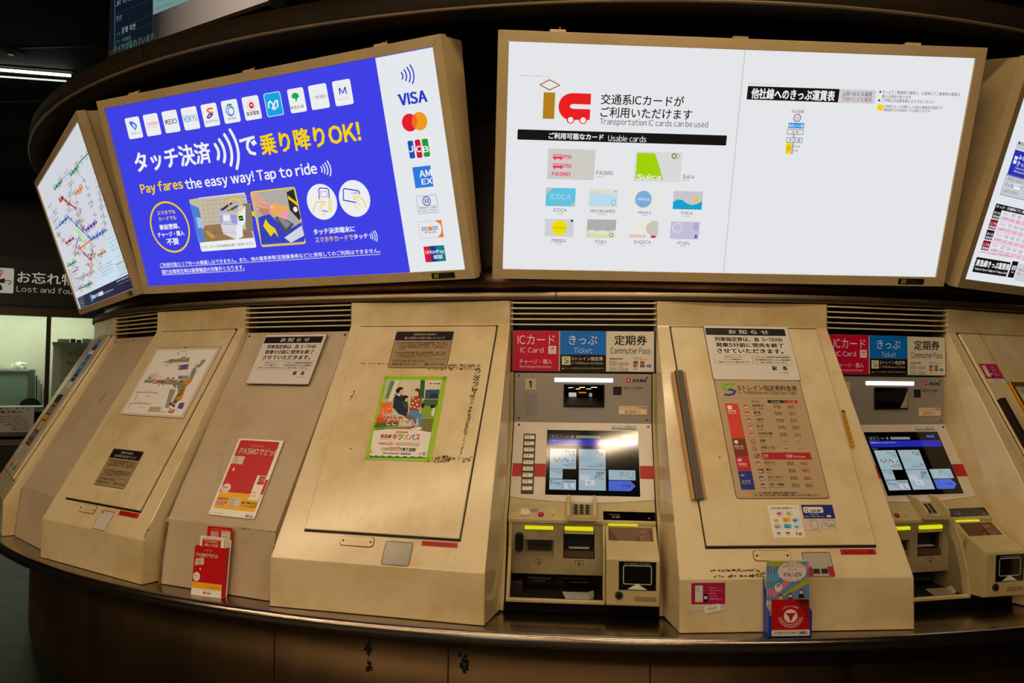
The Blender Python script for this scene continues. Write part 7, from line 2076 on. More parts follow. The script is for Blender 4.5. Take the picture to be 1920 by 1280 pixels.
# ---------------------------------------------------------------- sign boxes
ST, SB = (4.1258, 2.1524), (3.8196, 1.2599)
SP = plane(ST, SB); SL = math.hypot(ST[0]-SB[0], ST[1]-SB[1]); WS = .9453; FR = .0404
def signbox(k, label, art, base, gname):
    t = Thing('sign_box', label, 'sign', phiS(k), 3.8196, 1.2599, gname)
    a = Acc()
    prof = [(4.1258-.042, 2.1524+.013), (3.935, 2.202), (3.737, 1.297), (3.8196-.040, 1.2599+.014)]
    a.prism(prof, -WS+.012, WS-.012, FRAME); t.part('housing', a, bevel=.006)
    fr = Acc(); W_ = WS; o = [(-W_, 0), (W_, 0), (W_, -SL), (-W_, -SL)]; i_ = [(-W_+FR, -FR), (W_-FR, -FR), (W_-FR, -SL+FR), (-W_+FR, -SL+FR)]
    for j in range(4):
        j2 = (j+1) % 4; e = .0005; P = [o[j], o[j2], i_[j2], i_[j]]
        c = (sum(p[0] for p in P)/4, sum(p[1] for p in P)/4)
        fr.slab(SP, [(p[0]+(c[0]-p[0])*.0012, p[1]+(c[1]-p[1])*.03 if abs(c[1]-p[1]) < .03 else p[1]) for p in P][::-1], -.045, 0, FRAME)
    t.part('frame', fr, bevel=.0015, label='tan powder coated frame with mitred corners')
    bk = Acc(); bk.rslab(SP, -W_+.02, -SL+.02, W_-.02, -.02, -.043, -.008, lit(base))
    bk.art(ART[art]['items'], SP, lit, t=-.0075, dz=.00012) if art != 'fares' else bk.art(clip_items(ART[art]['items'], -W_*1000+42, W_*1000-42), SP, lit, t=-.0075, dz=.00012)
    t.part('lit_panel', bk, label='backlit printed face')
    for u in (-.72, -.02, .66):
        h = Acc(); M = Matrix.Translation((u, -4.085, 2.168+Z0))
        h.box(u-.03, u+.03, -4.105, -4.07, 2.160+Z0, 2.170+Z0, FRAME)
        if not (k == 1 and u > -.1): h.tube([(u+.005, -4.09, 2.168+Z0), (u-.002, -4.09, 2.180+Z0), (u+.012, -4.088, 2.176+Z0), (u+.02, -4.086, 2.184+Z0)] if k == 0 else [(u-.03, -4.09, 2.173+Z0), (u+.01, -4.09, 2.174+Z0), (u+.008, -4.09, 2.186+Z0)], .0025, FRAME)
        t.part('hinge', h)
    if k <= 1:
        s = Acc(); x = .80
        s.rslab(SP, x-.055, -SL+.008, x+.055, -SL+.032, 0, .0008, flat('0c0b0a', .4)); s.slab(SP, [(x-.045, -SL+.011), (x-.022, -SL+.012), (x-.020, -SL+.029), (x-.042, -SL+.028)], .0008, .0012, flat('7a8a1c', .5))
        s.art([('t', '6a6458', '環境にやさしい', (x-.012)*1000, (x+.03)*1000, (-SL+.025)*1000, 6, 0, 8), ('t', '6a6458', 'LEDを使用しています', (x-.012)*1000, (x+.045)*1000, (-SL+.015)*1000, 6, 0, 8)], SP, flat)
        t.part('label_sticker', s, label='small black eco label with a green leaf')
    return t
def clip_items(items, lo, hi):
    R = []
    for it in items:
        if it[0] == 'r':
            if it[2] > hi: continue
            it = it[:4]+(min(it[4], hi),)+it[5:]
        elif it[0] == 'o':
            if it[4] > hi: continue
        elif it[0] in 't':
            if it[4] > hi: continue
        R.append(it)
    return R
signbox(0, 'lit blue sign box advertising contactless fare payment with card logos', 'pay', '4042ec', 'sign boxes above the cabinets')
signbox(1, 'lit white sign box listing usable cards, above the numbered machine', 'usable', 'ebedf0', 'sign boxes above the cabinets')
signbox(-1, 'lit sign box with a coloured railway map, leftmost and seen sideways', 'map', 'd8dbe2', 'sign boxes above the cabinets')
signbox(2, 'lit white sign box with fare tables, cut off at the right edge', 'fares', 'e8ebf0', 'sign boxes above the cabinets')

# ---------------------------------------------------------------- cabinets
def chips(acc, pts, n, r):
    """small paint chips along an edge between two points (unrotated drum space)"""
    A, B, nrm = pts; A = Vector(A); B = Vector(B); N = Vector(nrm).normalized(); D = (B-A).normalized(); S = N.cross(D)
    for i in range(n):
        c = A+(B-A)*(rnd.random()**.7); w = r*rnd.uniform(.3, 1.); c = c+S*rnd.uniform(-.25, .25)*w
        acc.add([c+N*.0006+D*w*rnd.uniform(.5, 1.6)*math.cos(t)+S*w*rnd.uniform(.4, .8)*math.sin(t) for t in (0, .9, 1.8, 2.7, 3.6, 4.5, 5.4)], [tuple(range(7))], RUBBER)
def cabinet(k, label):
    t = Thing('cabinet', label, 'cabinet', phiC(k), AK, 0, 'sloping cream cabinets between the machine bays')
    a = Acc(); prof = [(AH, ZT, .36), (AH, ZH, .36), (AK, ZK, .418), (AK, 0.002, .418)]
    mid = (3.785, 3.785, 4.10, 4.10); bk = 3.72      # side walls run straight back to the bay fronts, then taper behind them
    lo = [(-w, -x, z+Z0) for x, z, w in prof]; hi = [(w, -x, z+Z0) for x, z, w in prof]
    ml = [(-p[2], -m, p[1]+Z0) for p, m in zip(prof, mid)]; mh = [(p[2], -m, p[1]+Z0) for p, m in zip(prof, mid)]
    bl = [(-.342, -bk, p[1]+Z0) for p in prof]; bh = [(.342, -bk, p[1]+Z0) for p in prof]
    V = lo+hi+ml+mh+bl+bh; q = lambda i, j, r: r*4+i
    Fc = [(i, 4+i, 5+i, 1+i) for i in range(3)]
    for i in range(3): Fc += [(i, i+1, 9+i, 8+i), (8+i, 9+i, 17+i, 16+i), (4+i, 12+i, 13+i, 5+i), (12+i, 20+i, 21+i, 13+i), (16+i, 17+i, 21+i, 20+i)]
    for i in (0, 3): Fc += [(i, 8+i, 12+i, 4+i), (8+i, 16+i, 20+i, 12+i)]
    a.add(V, Fc, CREAM)
    DP = plane(*DOOR); N = DP.to_3x3() @ Vector((0, 0, 1)); x = .418
    t.part('body', a, bevel=.004)
    ch = Acc()
    if k in (-1, 0, 1):
        for s, nn, top in {-1: ((1, 22, .07),), 0: ((1, 46, .30), (-1, 4, .1)), 1: ((1, 26, .22), (-1, 16, .25))}[k]:
            p = [(s*.4182, -AK, ZK+Z0+.002), (s*(.4182-.058*top), -(AK-(AK-AH)*top), ZK+(ZH-ZK)*top+Z0)]
            chips(ch, (p[0], p[1], (s, 0, 0)), nn, .0042)
        chips(ch, ((.4185, -AK+.02, .02+Z0), (.4185, -AK+.01, ZK+Z0), (1, 0, 0)), 7, .003)
        for i in range(16): 
            c = DP @ Vector((rnd.uniform(-.33, .33), rnd.uniform(-1.0, -.1), .0132)); r_ = rnd.uniform(.0006, .0018)
            ch.add([c+DP.to_3x3() @ Vector((r_*math.cos(q), r_*rnd.uniform(.6, 2)*math.sin(q), 0)) for q in (0, 1, 2, 3, 4, 5)], [tuple(range(6))], RUBBER)
        t.part('paint_chip', ch, kind='stuff')
    L = math.hypot(AH-AK, ZH-ZK); v0 = -.006; v1 = -.8907*L; wd = .3065
    a = Acc(); a.rslab(DP, -wd-.004, v1-.007, wd+.004, v0+.004, -.002, .0015, BLACK); t.part('door_gap', a)
    a = Acc(); a.rslab(DP, -wd, v1, wd, v0-.006, -.004, .0125, CREAM, .004); t.part('door', a, bevel=.003)
    if k in (-1, 0, 1):
        c = {-1: (-.089, -.952), 0: (-.086, -.952), 1: (-.077, -.954)}[k]
        a = Acc(); a.rslab(DP, c[0]-.068, c[1]-.0195, c[0]+.068, c[1]+.0195, 0, .001, GRIME, .012); a.rslab(DP, c[0]-.066, c[1]-.0175, c[0]+.066, c[1]+.0175, .0005, .004, CREAM, .012)
        cp = t.part('cover_plate', a, bevel=.001)
        for s in (-1, 1):
            b = Acc(); b.dome(DP, c[0]+s*.055, c[1], .0042, .004, .002, flat('4a4438', .4, .8)); t.part('screw', b, parent=cp)
    def inside(x, y, P):
        c_ = False
        for (x0, y0), (x1, y1) in zip(P, P[1:]+P[:1]):
            if (y0 > y) != (y1 > y) and x < (x1-x0)*(y-y0)/(y1-y0)+x0: c_ = not c_
        return c_
    def q(P, hh=.0131, dens=52000):       # patchy residue: many ragged flecks inside the outline of the old tape
        b = Acc(); xs = [p[0] for p in P]; ys = [p[1] for p in P]; n_ = int(max(30, min(420, (max(xs)-min(xs))*(max(ys)-min(ys))*dens))); m_ = 0
        while m_ < n_:
            x = rnd.uniform(min(xs), max(xs)); y = rnd.uniform(min(ys), max(ys)); n_ -= .15
            if not inside(x, y, P): continue
            m_ += 1; r_ = rnd.uniform(.0008, .0034); h_ = hh+m_*4e-7
            b.add([DP @ Vector((x+r_*rnd.uniform(.5, 1.5)*math.cos(t_), y+r_*rnd.uniform(.4, 1.3)*math.sin(t_), h_)) for t_ in (0, 1.05, 2.1, 3.15, 4.2, 5.25)], [tuple(range(6))], rnd.choice((RESD, RESD, RESM, RESL)))
        t.part('tape_residue', b)
    RESD, RESM, RESL = flat('2c1f10', .8), flat('5a4426', .8), flat('8a7048', .8)
    if k == 0:
        q([(.045, -.200), (.262, -.200), (.266, -.212), (.262, -.226), (.05, -.226), (.043, -.214)])
        q([(.252, -.214), (.272, -.202), (.275, -.30), (.266, -.38), (.268, -.46), (.258, -.54), (.252, -.50), (.255, -.40), (.250, -.30)])
        q([(.262, -.545), (.258, -.59), (.250, -.62), (.254, -.57)])
        q([(.145, -.613), (.20, -.602), (.245, -.612), (.22, -.624), (.17, -.633), (.14, -.627)])
        q([(.262, -.612), (.302, -.604), (.299, -.622), (.268, -.628)])
        q([(-.262, -.196), (-.05, -.199), (-.05, -.2025), (-.262, -.1995)]); q([(-.258, -.33), (-.250, -.33), (-.256, -.38), (-.262, -.38)])
    if k == 1:
        q([(-.305, -1.000), (-.13, -1.001), (-.13, -1.009), (-.305, -1.008)], .0008, 75000); q([(-.30, -1.020), (-.17, -1.021), (-.11, -1.010), (-.12, -1.028), (-.3, -1.027)], .0008, 45000)
    return t
cabinet(-2, 'cream cabinet at far left, seen edge-on, with a blue poster strip')
cabinet(-1, 'cream cabinet with the station floor map poster on its door')
cabinet(0, 'cream cabinet with the green-taped family poster and brown tape residue')
cabinet(1, 'cream cabinet with the fare table and a rubber strip on its left')
cabinet(2, 'cream cabinet at the right edge, with a gold framed picture')

# ---------------------------------------------------------------- vents above every bay
def vent(k, label):
    t = Thing('vent_grille', label, 'vent', phiM(k), 3.82, 1.056, 'slatted vents above the bays')
    a = Acc(); a.box(-.315, .315, -3.745, -3.71, 1.058+Z0, 1.183+Z0, BLACK); t.part('backing', a)
    for s in (-1, 1):
        a = Acc(); a.box(s*.302-.012, s*.302+.012, -3.806, -3.745, 1.058+Z0, 1.183+Z0, OLIVED); t.part('side_post', a)
    for i in range(5):
        z = 1.171-i*.0224; a = Acc(); a.prism([(3.822, z+.003), (3.822, z-.003), (3.79, z-.001), (3.79, z+.005)], -.298, .298, CREAM); t.part('slat', a, bevel=.0008)
for k, l in ((-2, 'slatted vent above the bare blank panel at far left'), (-1, 'slatted vent above the blank panel with the notice'), (0, 'slatted vent above the numbered ticket machine'), (1, 'slatted vent above the ticket machine at right')): vent(k, l)

# ---------------------------------------------------------------- blank bays
def blank(k, label):
    t = Thing('blank_panel', label, 'panel', phiM(k), 4.285, 0, 'blank panels closing two machine bays')
    a = Acc(); a.prism([(3.817, 1.056), (3.822, 1.025), (4.257, .261), (4.285, .002), (4.24, .002), (4.21, .25), (3.79, 1.01), (3.79, 1.056)], -.2875, .2875, BLANK)
    b = t.part('plate', a, bevel=.004)
    a = Acc(); a.prism([(3.755, 1.05), (3.765, 1.0), (4.185, .25), (4.215, .004), (4.10, .004), (3.735, .9), (3.735, 1.05)], -.300, .300, flat('0c0805', .8, 0, .1)); t.part('backing', a, label='dark backing added as shade in the gaps')  # near-black sheet added so the side gaps look shadowed
    P = plane((3.8175, 1.056), (3.8225, 1.025))
    for u in (-.27, .0, .272):
        a = Acc(); a.dome(P, u, -.016, .006, 0, .003, flat('5a3c20', .6, .3)); t.part('screw', a)
    a = Acc(); BP = plane((3.817, 1.055), (4.257, .261)); BK = plane((4.257, .261), (4.285, 0))
    if k == -1:
        for c_ in (.12, .145, .215, .262, .285):
            for i in range(5):
                x = c_+rnd.uniform(-.012, .012); a.add([BK @ Vector((x+dx, dy-.003+rnd.uniform(-.003, .001), .0045)) for dx, dy in ((0, 0), (rnd.uniform(.003, .008), .001), (.003, .003))], [(0, 1, 2)], RUBBER)
        for x0, y0, pts in ((-.18, -.62, [(0, 0), (.03, .012), (.06, .005), (.075, -.04), (.072, -.09)]), (-.13, -.60, [(0, 0), (.005, -.06), (.03, -.1)]), (-.10, -.70, [(0, 0), (-.006, -.03)]), (-.085, -.70, [(0, 0), (-.006, -.03)]), (-.07, -.70, [(0, 0), (-.006, -.03)])):
            a.art([('l', '1a1410', [[(x0+p)*1000, (y0+q_)*1000] for p, q_ in pts], .8, 0, 1)], BP, flat, t=.0045)
        for x0 in (.13, .19, .25): a.art([('l', '1a1410', [[(x0)*1000, -35], [(x0+.004)*1000, -55], [(x0+.02)*1000, -60], [(x0+.028)*1000, -40]], .7, 0, 1)], BK, flat, t=.0045)
        a.slab(BP, [(-.287, -.90), (-.278, -.90), (-.283, -.76), (-.282, -.60), (-.287, -.45)], .0042, .0047, GRIME); a.slab(BK, [(-.287, -.262), (-.276, -.262), (-.281, -.16), (-.272, -.01), (-.287, -.01)], .0042, .0047, GRIME)
        t.part('scratch_mark', a, kind='stuff')
    else:
        for i in range(12): a.rslab(BP, .05+rnd.uniform(-.05, .12), -.55+rnd.uniform(-.1, .1), .055+rnd.uniform(-.05, .12), -.5+rnd.uniform(-.1, .1), .0042, .0046, GRIME) if 0 else None
        a.slab(BK, [(-.287, -.262), (-.280, -.262), (-.283, -.12), (-.276, -.01), (-.287, -.01)], .0042, .0047, GRIME); a.slab(BP, [(.06, -.40), (.075, -.395), (.10, -.33), (.09, -.33)], .0042, .0046, TAPERES)
        t.part('scratch_mark', a, kind='stuff')
blank(-2, 'bare greyish blank panel in the bay at far left')
blank(-1, 'greyish blank panel carrying the notice and the red poster')

# ---------------------------------------------------------------- ticket machines
PH = plane((3.818, .882), (3.818, .680)); PB = plane((3.818, .680), (3.982, .396)); PD = plane((3.982, .396), (4.058, .323))
PF = plane((4.052, .30), (4.046, .12)); PQ = plane((4.222, .223), (4.212, .057))
OLIVE_SHADE_DIRT = noisy('shaded_dirty_olive_plastic', (.33, .27, .15), (.20, .15, .08), 7, rough=.5, lo=.40, hi=.68)  # darker olive: recess shade put into the colour together with dirt
def R(key): d = ART[key]; w, h = d['w']/2000, d['h']/2000; return d['c'][0]-w, d['c'][1]-h, d['c'][0]+w, d['c'][1]+h
def holed(acc, M, u0, v0, u1, v1, holes, h0, h1, mat):
    us = sorted({u0, u1, *[h[0] for h in holes], *[h[2] for h in holes]}); vs_ = sorted({v0, v1, *[h[1] for h in holes], *[h[3] for h in holes]})
    for i in range(len(us)-1):
        for j in range(len(vs_)-1):
            cu, cv = (us[i]+us[i+1])/2, (vs_[j]+vs_[j+1])/2
            if any(h[0] < cu < h[2] and h[1] < cv < h[3] for h in holes): continue
            acc.rslab(M, us[i], vs_[j], us[i+1], vs_[j+1], h0, h1, mat)
def machine(k, label, slabel, number):
    phi = phiM(k); g = 'ticket machines'
    s = Thing('service_sign', slabel, 'sign', phi, 3.816, .889, 'three-part signs over the ticket machines')
    P = plane((3.816, 1.054), (3.816, .891))
    a = Acc(); a.box(-.29, .29, -3.8155, -3.79, .889+Z0, 1.056+Z0, flat('6a6458', .4)); a.art(ART['m_sign']['items'], P, lambda h: flat(h, .22), t=.0004, dz=.00015); s.part('printed_face', a)
    a = Acc(); a.box(-.296, .296, -3.79, -3.745, .886+Z0, 1.058+Z0, OLIVED); s.part('back_box', a)
    t = Thing('ticket_machine', label, 'ticket machine', phi, 4.147, 0, g)
    a = Acc(); a.prism([(3.70, .002), (4.13, .002), (4.13, .03), (3.955, .035), (3.955, .325), (3.94, .40), (3.785, .68), (3.785, .884), (3.70, .884)], -.296, .296, flat('15120c', .6)); t.part('chassis', a)
    for sd in (-1, 1):
        a = Acc(); F = [(3.812, .884), (3.812, .68), (3.976, .396), (4.053, .322), (4.075, .22), (4.141, .002)]
        a.prism(F+[(x-.05, z) for x, z in F[::-1]], sd*.284, sd*.298, OLIVE); t.part('side_trim', a, bevel=.002)
    # header
    a = Acc(); a.box(-.2795, .2795, -3.8178, -3.79, .681+Z0, .8815+Z0, GREYP); its = ART['m_head']['items']
    if not number: its = [i for i in its if not (i[0] == 't' and i[2] == '1')]
    a.art(its, PH, flat, t=.0, dz=.00015); hp = t.part('header_panel', a)
    for u, v in ((-.262, -.013), (.262, -.015), (-.262, -.187), (.262, -.188)):
        b = Acc(); b.dome(PH, u, v, .0042, 0, .003, flat('5a5448', .35, .9)); t.part('screw', b, parent=hp)
    a = Acc(); a.rslab(PH, *R('m_bar'), .0002, .003, lit('ffffff', 1.6)); t.part('light_bar', a, label='glowing white light bar')
    a = Acc(); x0, y0, x1, y1 = R('m_mon'); a.rslab(PH, x0, y0, x1, y1, .0002, .006, flat('3a342c', .3, .7), .004); mo = t.part('monitor', a, bevel=.0015)
    a = Acc(); NX, NY = 18, 12; u0, u1, v0, v1 = x0+.004, x1-.004, y0+.007, y1-.003      # gently domed mirror
    a.add([PH @ Vector((u0+(u1-u0)*i/NX, v0+(v1-v0)*j/NY, .0062+.010*(1-((i/NX-.5)*2)**2*.75-((j/NY-.5)*2)**2*.25))) for j in range(NY+1) for i in range(NX+1)], [(j*(NX+1)+i, j*(NX+1)+i+1, (j+1)*(NX+1)+i+1, (j+1)*(NX+1)+i) for j in range(NY) for i in range(NX)], flat('a8a096', .02, 1.), True)
    t.part('mirror_face', a, parent=mo, label='domed mirror reflecting the hall')
    # bezel with curved lower edge
    n = 16; L = math.hypot(.164, .284)
    pts = [(-.2795, 0)]+[(-.2795+.559*i/n, -L-.002-.016*math.sin(math.pi*i/n)) for i in range(n+1)]+[(.2795, 0)]
    a = Acc(); a.slab(PB, pts, -.02, .0, BEZEL); a.art(ART['m_bez']['items'], PB, flat, t=.0002, dz=.00015); bz = t.part('screen_bezel', a, bevel=0)
    a = Acc(); a.slab(PD, [(.2785-.557*i/n, -.001-.021*math.sin(math.pi*i/n)) for i in range(n+1)], .0002, .0030, BEZEL); t.part('bezel_lip', a, parent=bz)
    for u in (-.259, .267):
        b = Acc(); b.disc(PB, u, -.014, .0045, 0, .002, flat('2a2620', .3, .8), 12); t.part('key_lock', b, parent=bz)
    sx0, sy0, sx1, sy1 = R('m_scr')
    a = Acc(); a.rslab(PB, sx0, sy0, sx1, sy1, .0002, .0012, GLOSSK); a.art(ART['m_ui']['items'], PB, ui, t=.0013, dz=.00005); t.part('touch_screen', a, label='glossy black touch screen with lit buttons')
    bx0, by0, bx1, by1 = R('m_btn')
    a = Acc(); a.rslab(PB, bx0, by0, bx1, by1, .0002, .003, flat('3a352c', .5)); bp = t.part('button_strip', a, bevel=.001)
    for i in range(9):
        y = by1-.008-(by1-by0-.012)/9*i; hh = (by1-by0)/9-.008
        b = Acc(); b.rslab(PB, bx0+.004, y-hh, bx1-.004, y, .003, .008, flat('a59c84', .3), .002); cx = (bx0+bx1)/2
        its = [('r', 'f0ece4', (bx0+.006)*1000, (y-hh+.004)*1000, (bx1-.006)*1000, (y-.006)*1000, 0, 1)]
        for q in range((2, 2, 3, 2, 3, 3, 2, 2, 0)[i]): its.append(('e', ('1a1a1a', 'b01818')[(q+i) % 3 == 2 or i > 5], (cx+(q-1)*.010)*1000, (y-hh/2)*1000, 2.2, 3.4, 0, 2))
        b.art(its, PB, flat, t=.008); t.part('selection_button', b, parent=bp, bevel=0)
    # desk
    a = Acc(); a.prism([(3.95, .395), (3.9815, .3965), (4.058, .323), (4.057, .312), (3.96, .312)], -.2785, .2785, OLIVE); a.art(ART['m_desk']['items'], PD, flat, t=.0003, dz=.00015); t.part('desk', a)
    a = Acc(); a.disc(PD, -.216, -.075, .0185, 0, .004, flat('ddd0b8', .35)); a.art([('l', 'c01818', [[-228, -84], [-222, -89], [-210, -89], [-204, -84]], 2.5, 0, 1), ('e', '8a8268', -214, -62, 3, 3, 1, 1)], PD, flat, t=.0041); t.part('call_button', a)
    a = Acc(); a.disc(PD, -.155, -.081, .0115, 0, .002, flat('4a4636', .4)); a.dome(PD, -.155, -.081, .0098, .002, .006, flat('c01414', .25)); t.part('cancel_button', a, label='red round cancel button')
    a = Acc(); x0, y0, x1, y1 = R('m_lcd'); a.rslab(PD, x0, y0, x1, y1, .0002, .001, GLOSSK); a.art([tuple([i[0], i[1], i[2], i[3]+ART['m_lcd']['c'][0]*1000, i[4]+ART['m_lcd']['c'][0]*1000, i[5]+ART['m_lcd']['c'][1]*1000, *i[6:]]) for i in ART['m_lcd']['items']], PD, flat, t=.001); t.part('amount_display', a, label='black amount display')
    a = Acc()
    for u in (-.050, .049):
        a.prism([(3.968, .402), (3.990, .411), (4.035, .401), (4.080, .364), (4.087, .350), (4.087, .327), (4.05, .327)], u-.0055, u+.0055, OLIVE)
    a.prism([(3.975, .402), (4.052, .334), (4.084, .334), (4.084, .343), (4.087, .345), (4.087, .327), (4.05, .327), (3.97, .39)], -.050, .049, OLIVE); kt = t.part('keypad_tray', a, bevel=.0025)
    KP = plane((3.998, .384), (4.052, .336)); b = Acc(); b.rslab(KP, -.036, -.062, .036, -.012, -.004, .002, OLIVED); pd = t.part('keypad', b, parent=kt)
    a = Acc()
    for i in range(3):
        for j in range(4): a.disc(KP, -.022+i*.022, -.018-j*.012, .0078, .002, .004, BLACK, 14, .0048)
    t.part('keypad_button', a, parent=kt, kind='stuff')
    # dispenser block, left
    u0, u1 = -.277, .0795
    s1, s1i, s2 = R('m_slot1'), R('m_slot1i'), R('m_slot2')
    a = Acc(); holed(a, PF, -.264, -.182, u1, .012, [(s1[0], s1[1], s1[2], s1[3]), (s2[0], s2[1], s2[2], s2[3])], -.02, .0, OLIVE_SHADE_DIRT)
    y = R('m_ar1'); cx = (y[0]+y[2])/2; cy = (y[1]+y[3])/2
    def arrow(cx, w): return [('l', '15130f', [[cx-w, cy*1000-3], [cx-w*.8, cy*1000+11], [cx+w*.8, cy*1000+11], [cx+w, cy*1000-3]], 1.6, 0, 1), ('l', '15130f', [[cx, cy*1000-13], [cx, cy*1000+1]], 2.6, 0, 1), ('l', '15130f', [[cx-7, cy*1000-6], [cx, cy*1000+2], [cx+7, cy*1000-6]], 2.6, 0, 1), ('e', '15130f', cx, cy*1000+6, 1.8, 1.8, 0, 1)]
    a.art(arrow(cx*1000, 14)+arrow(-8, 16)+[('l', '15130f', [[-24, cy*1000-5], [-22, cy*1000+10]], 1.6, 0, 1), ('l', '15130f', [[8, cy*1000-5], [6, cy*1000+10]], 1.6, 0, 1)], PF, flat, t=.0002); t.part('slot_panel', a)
    a = Acc(); a.rslab(PF, s1[0]-.001, s1[1]-.001, s1[2]+.001, s1[3]+.001, -.03, -.018, OLIVED); a.rslab(PF, s1i[0], s1i[1], s1i[2], s1i[3], -.018, -.008, flat('2a2418', .5), .003); a.rslab(PF, s1i[0]+.006, s1i[1]+.006, s1i[2]-.006, s1i[3]-.006, -.008, -.0075, BLACK)
    a.rslab(PF, s1i[0]+.015, s1i[1]+.008, s1i[2]-.012, s1i[1]+.012, -.0075, -.005, flat('4a443a', .3, .6)); t.part('card_slot', a)
    a = Acc(); a.rslab(PF, s2[0]-.001, s2[1]-.001, s2[2]+.001, s2[3]+.001, -.05, -.04, BLACK); a.rslab(PF, s2[0]+.004, s2[1]+.004, s2[2]-.004, s2[1]+.026, -.04, -.004, flat('5a4c38', .4, .4)); a.rslab(PF, s2[0]+.02, s2[1]+.034, s2[2]-.02, s2[1]+.037, -.04, -.02, flat('c8c4bc', .4))
    a.rslab(PF, s2[0]+.004, s2[3]-.008, s2[2]-.004, s2[3], -.04, .002, OLIVE); t.part('banknote_slot', a)
    a = Acc(); q = R('m_y1'); a.rslab(PF, q[0], q[1], q[2], q[3], .0, .006, YLAMP, .003); t.part('indicator_light', a, label='glowing yellow-green strip')
    a = Acc(); q = R('m_y2'); a.rslab(PF, q[0], q[1], q[2], q[3], .0, .006, YLAMP, .003); t.part('indicator_light', a, label='glowing yellow-green strip')
    a = Acc(); q = R('m_hook'); a.rslab(PF, q[0], q[1], q[2], q[3], -.01, .018, flat('0c0b09', .35), .012); t.part('slot_guard', a, bevel=.004)
    a = Acc(); a.prism([(4.055, .312), (4.060, .22), (4.143, .040), (4.10, .040), (4.03, .22), (4.03, .312)], u0, u0+.013, OLIVE); a.prism([(4.125, .036), (4.146, .036), (4.147, .046), (4.14, .050), (4.125, .048)], u0, .088, OLIVE); t.part('outer_frame', a, bevel=.002)
    a = Acc(); a.prism([(3.96, .036), (4.124, .036), (4.124, .044), (3.96, .052)], u0, .0795, flat('14100c', .6)); t.part('cavity_floor', a)
    a = Acc(); a.prism([(4.052, .314), (4.078, .300), (4.112, .235), (4.138, .13), (4.147, .040), (4.118, .040), (4.105, .13), (4.075, .235), (4.03, .29), (3.96, .30), (3.96, .04), (4.1, .04)][:9]+[(4.02, .314)], .0795, .088, OLIVE); t.part('divider_fin', a, bevel=.0015)
    a = Acc(); a.prism([(4.02, .30), (4.03, .29), (4.075, .235), (4.105, .13), (4.118, .040), (3.96, .04), (3.96, .30)], .0805, .0865, OLIVED); t.part('divider_web', a)
    a = Acc(); q = R('m_box'); a.rslab(PF, q[0]-.012, q[1]-.002, q[2], q[3], -.06, .0, flat('3a2a1e', .4, .3)); t.part('coin_return', a, bevel=.003)
    for nm in ('m_trim1', 'm_trim2'):
        a = Acc(); q = R(nm); a.rslab(PF, q[0], q[1], q[2], q[3], -.05, -.02, flat('7a5c3c', .35, .3)); t.part('slot_trim', a, bevel=.001)
    for x0_, x1_ in ((-.205, -.115), (-.065, .05)):
        a = Acc(); a.rslab(PF, x0_, -.232, x1_, -.205, -.055, -.04, GLOSSK, .003); a.rslab(PF, x0_+.02, -.222, x1_-.02, -.219, -.04, -.038, flat('5a5448', .4)); t.part('ticket_slot', a)
    q = R('m_tray'); a = Acc(); TP = plane((4.02, .072), (4.12, .050))
    a.loft([(q[0], -4.092, .066+Z0), (q[2], -4.092, .066+Z0), (q[2]-.002, -4.118, .047+Z0), (q[0]+.014, -4.118, .047+Z0)], [(q[0], -4.090, .064+Z0), (q[2], -4.090, .064+Z0), (q[2]-.002, -4.116, .045+Z0), (q[0]+.014, -4.116, .045+Z0)], flat('aaa296', .3, .75)); a.loft([(q[2]-.022, -4.093, .067+Z0), (q[2]+.002, -4.093, .074+Z0), (q[2]+.002, -4.119, .056+Z0), (q[2]-.012, -4.119, .0475+Z0)], [(q[2]-.022, -4.091, .064+Z0), (q[2]+.002, -4.091, .065+Z0), (q[2]+.002, -4.117, .046+Z0), (q[2]-.012, -4.117, .0455+Z0)], flat('aaa296', .3, .75)); t.part('ticket_tray', a, label='shiny metal tray')
    # coin box, right
    a = Acc(); F = [(3.96, .04), (4.205, .052), (4.212, .057), (4.222, .217), (4.218, .225), (4.131, .268), (4.122, .262), (4.09, .215), (3.96, .215)]
    a.prism(F, .0895, .277, OLIVE); ck = [(3.96, .212), (4.128, .212), (4.131, .268), (4.0745, .310), (4.06, .3105), (3.96, .3105)]
    for x0_, x1_ in ((.0895, .100), (.263, .277)): a.prism(ck, x0_, x1_, OLIVE)
    a.prism([(3.96, .212), (4.06, .212), (4.072, .3105), (3.96, .3105)], .100, .263, OLIVE); cb = t.part('coin_box', a, bevel=.003)
    a = Acc(); z = lambda u, a_, zz: (u, -a_, zz+Z0)
    T_ = [z(.100, 4.073, .305), z(.263, 4.073, .305), z(.263, 4.128, .267), z(.100, 4.128, .267)]; B_ = [z(.152, 4.100, .246), z(.176, 4.100, .246), z(.178, 4.116, .243), z(.150, 4.116, .243)]
    a.loft(T_, B_, flat('6a4a30', .45), False, False); a.add(B_, [(0, 1, 2, 3)], BLACK)
    FP = plane((4.0735, .305), (4.128, .267)); M_ = Matrix(((1, 0, 0, 0), (0, 1, 0, 0), (0, 0, 1, 0), (0, 0, 0, 1)))
    e1 = (Vector(T_[1])+Vector(B_[1]))/2
    fn = t.part('coin_funnel', a, parent=cb)
    a = Acc(); LP = FP @ T3(.238, -.034, -.004); a.rslab(LP, -.024, -.027, .022, .027, -.004, 0, flat('8a6644', .45))
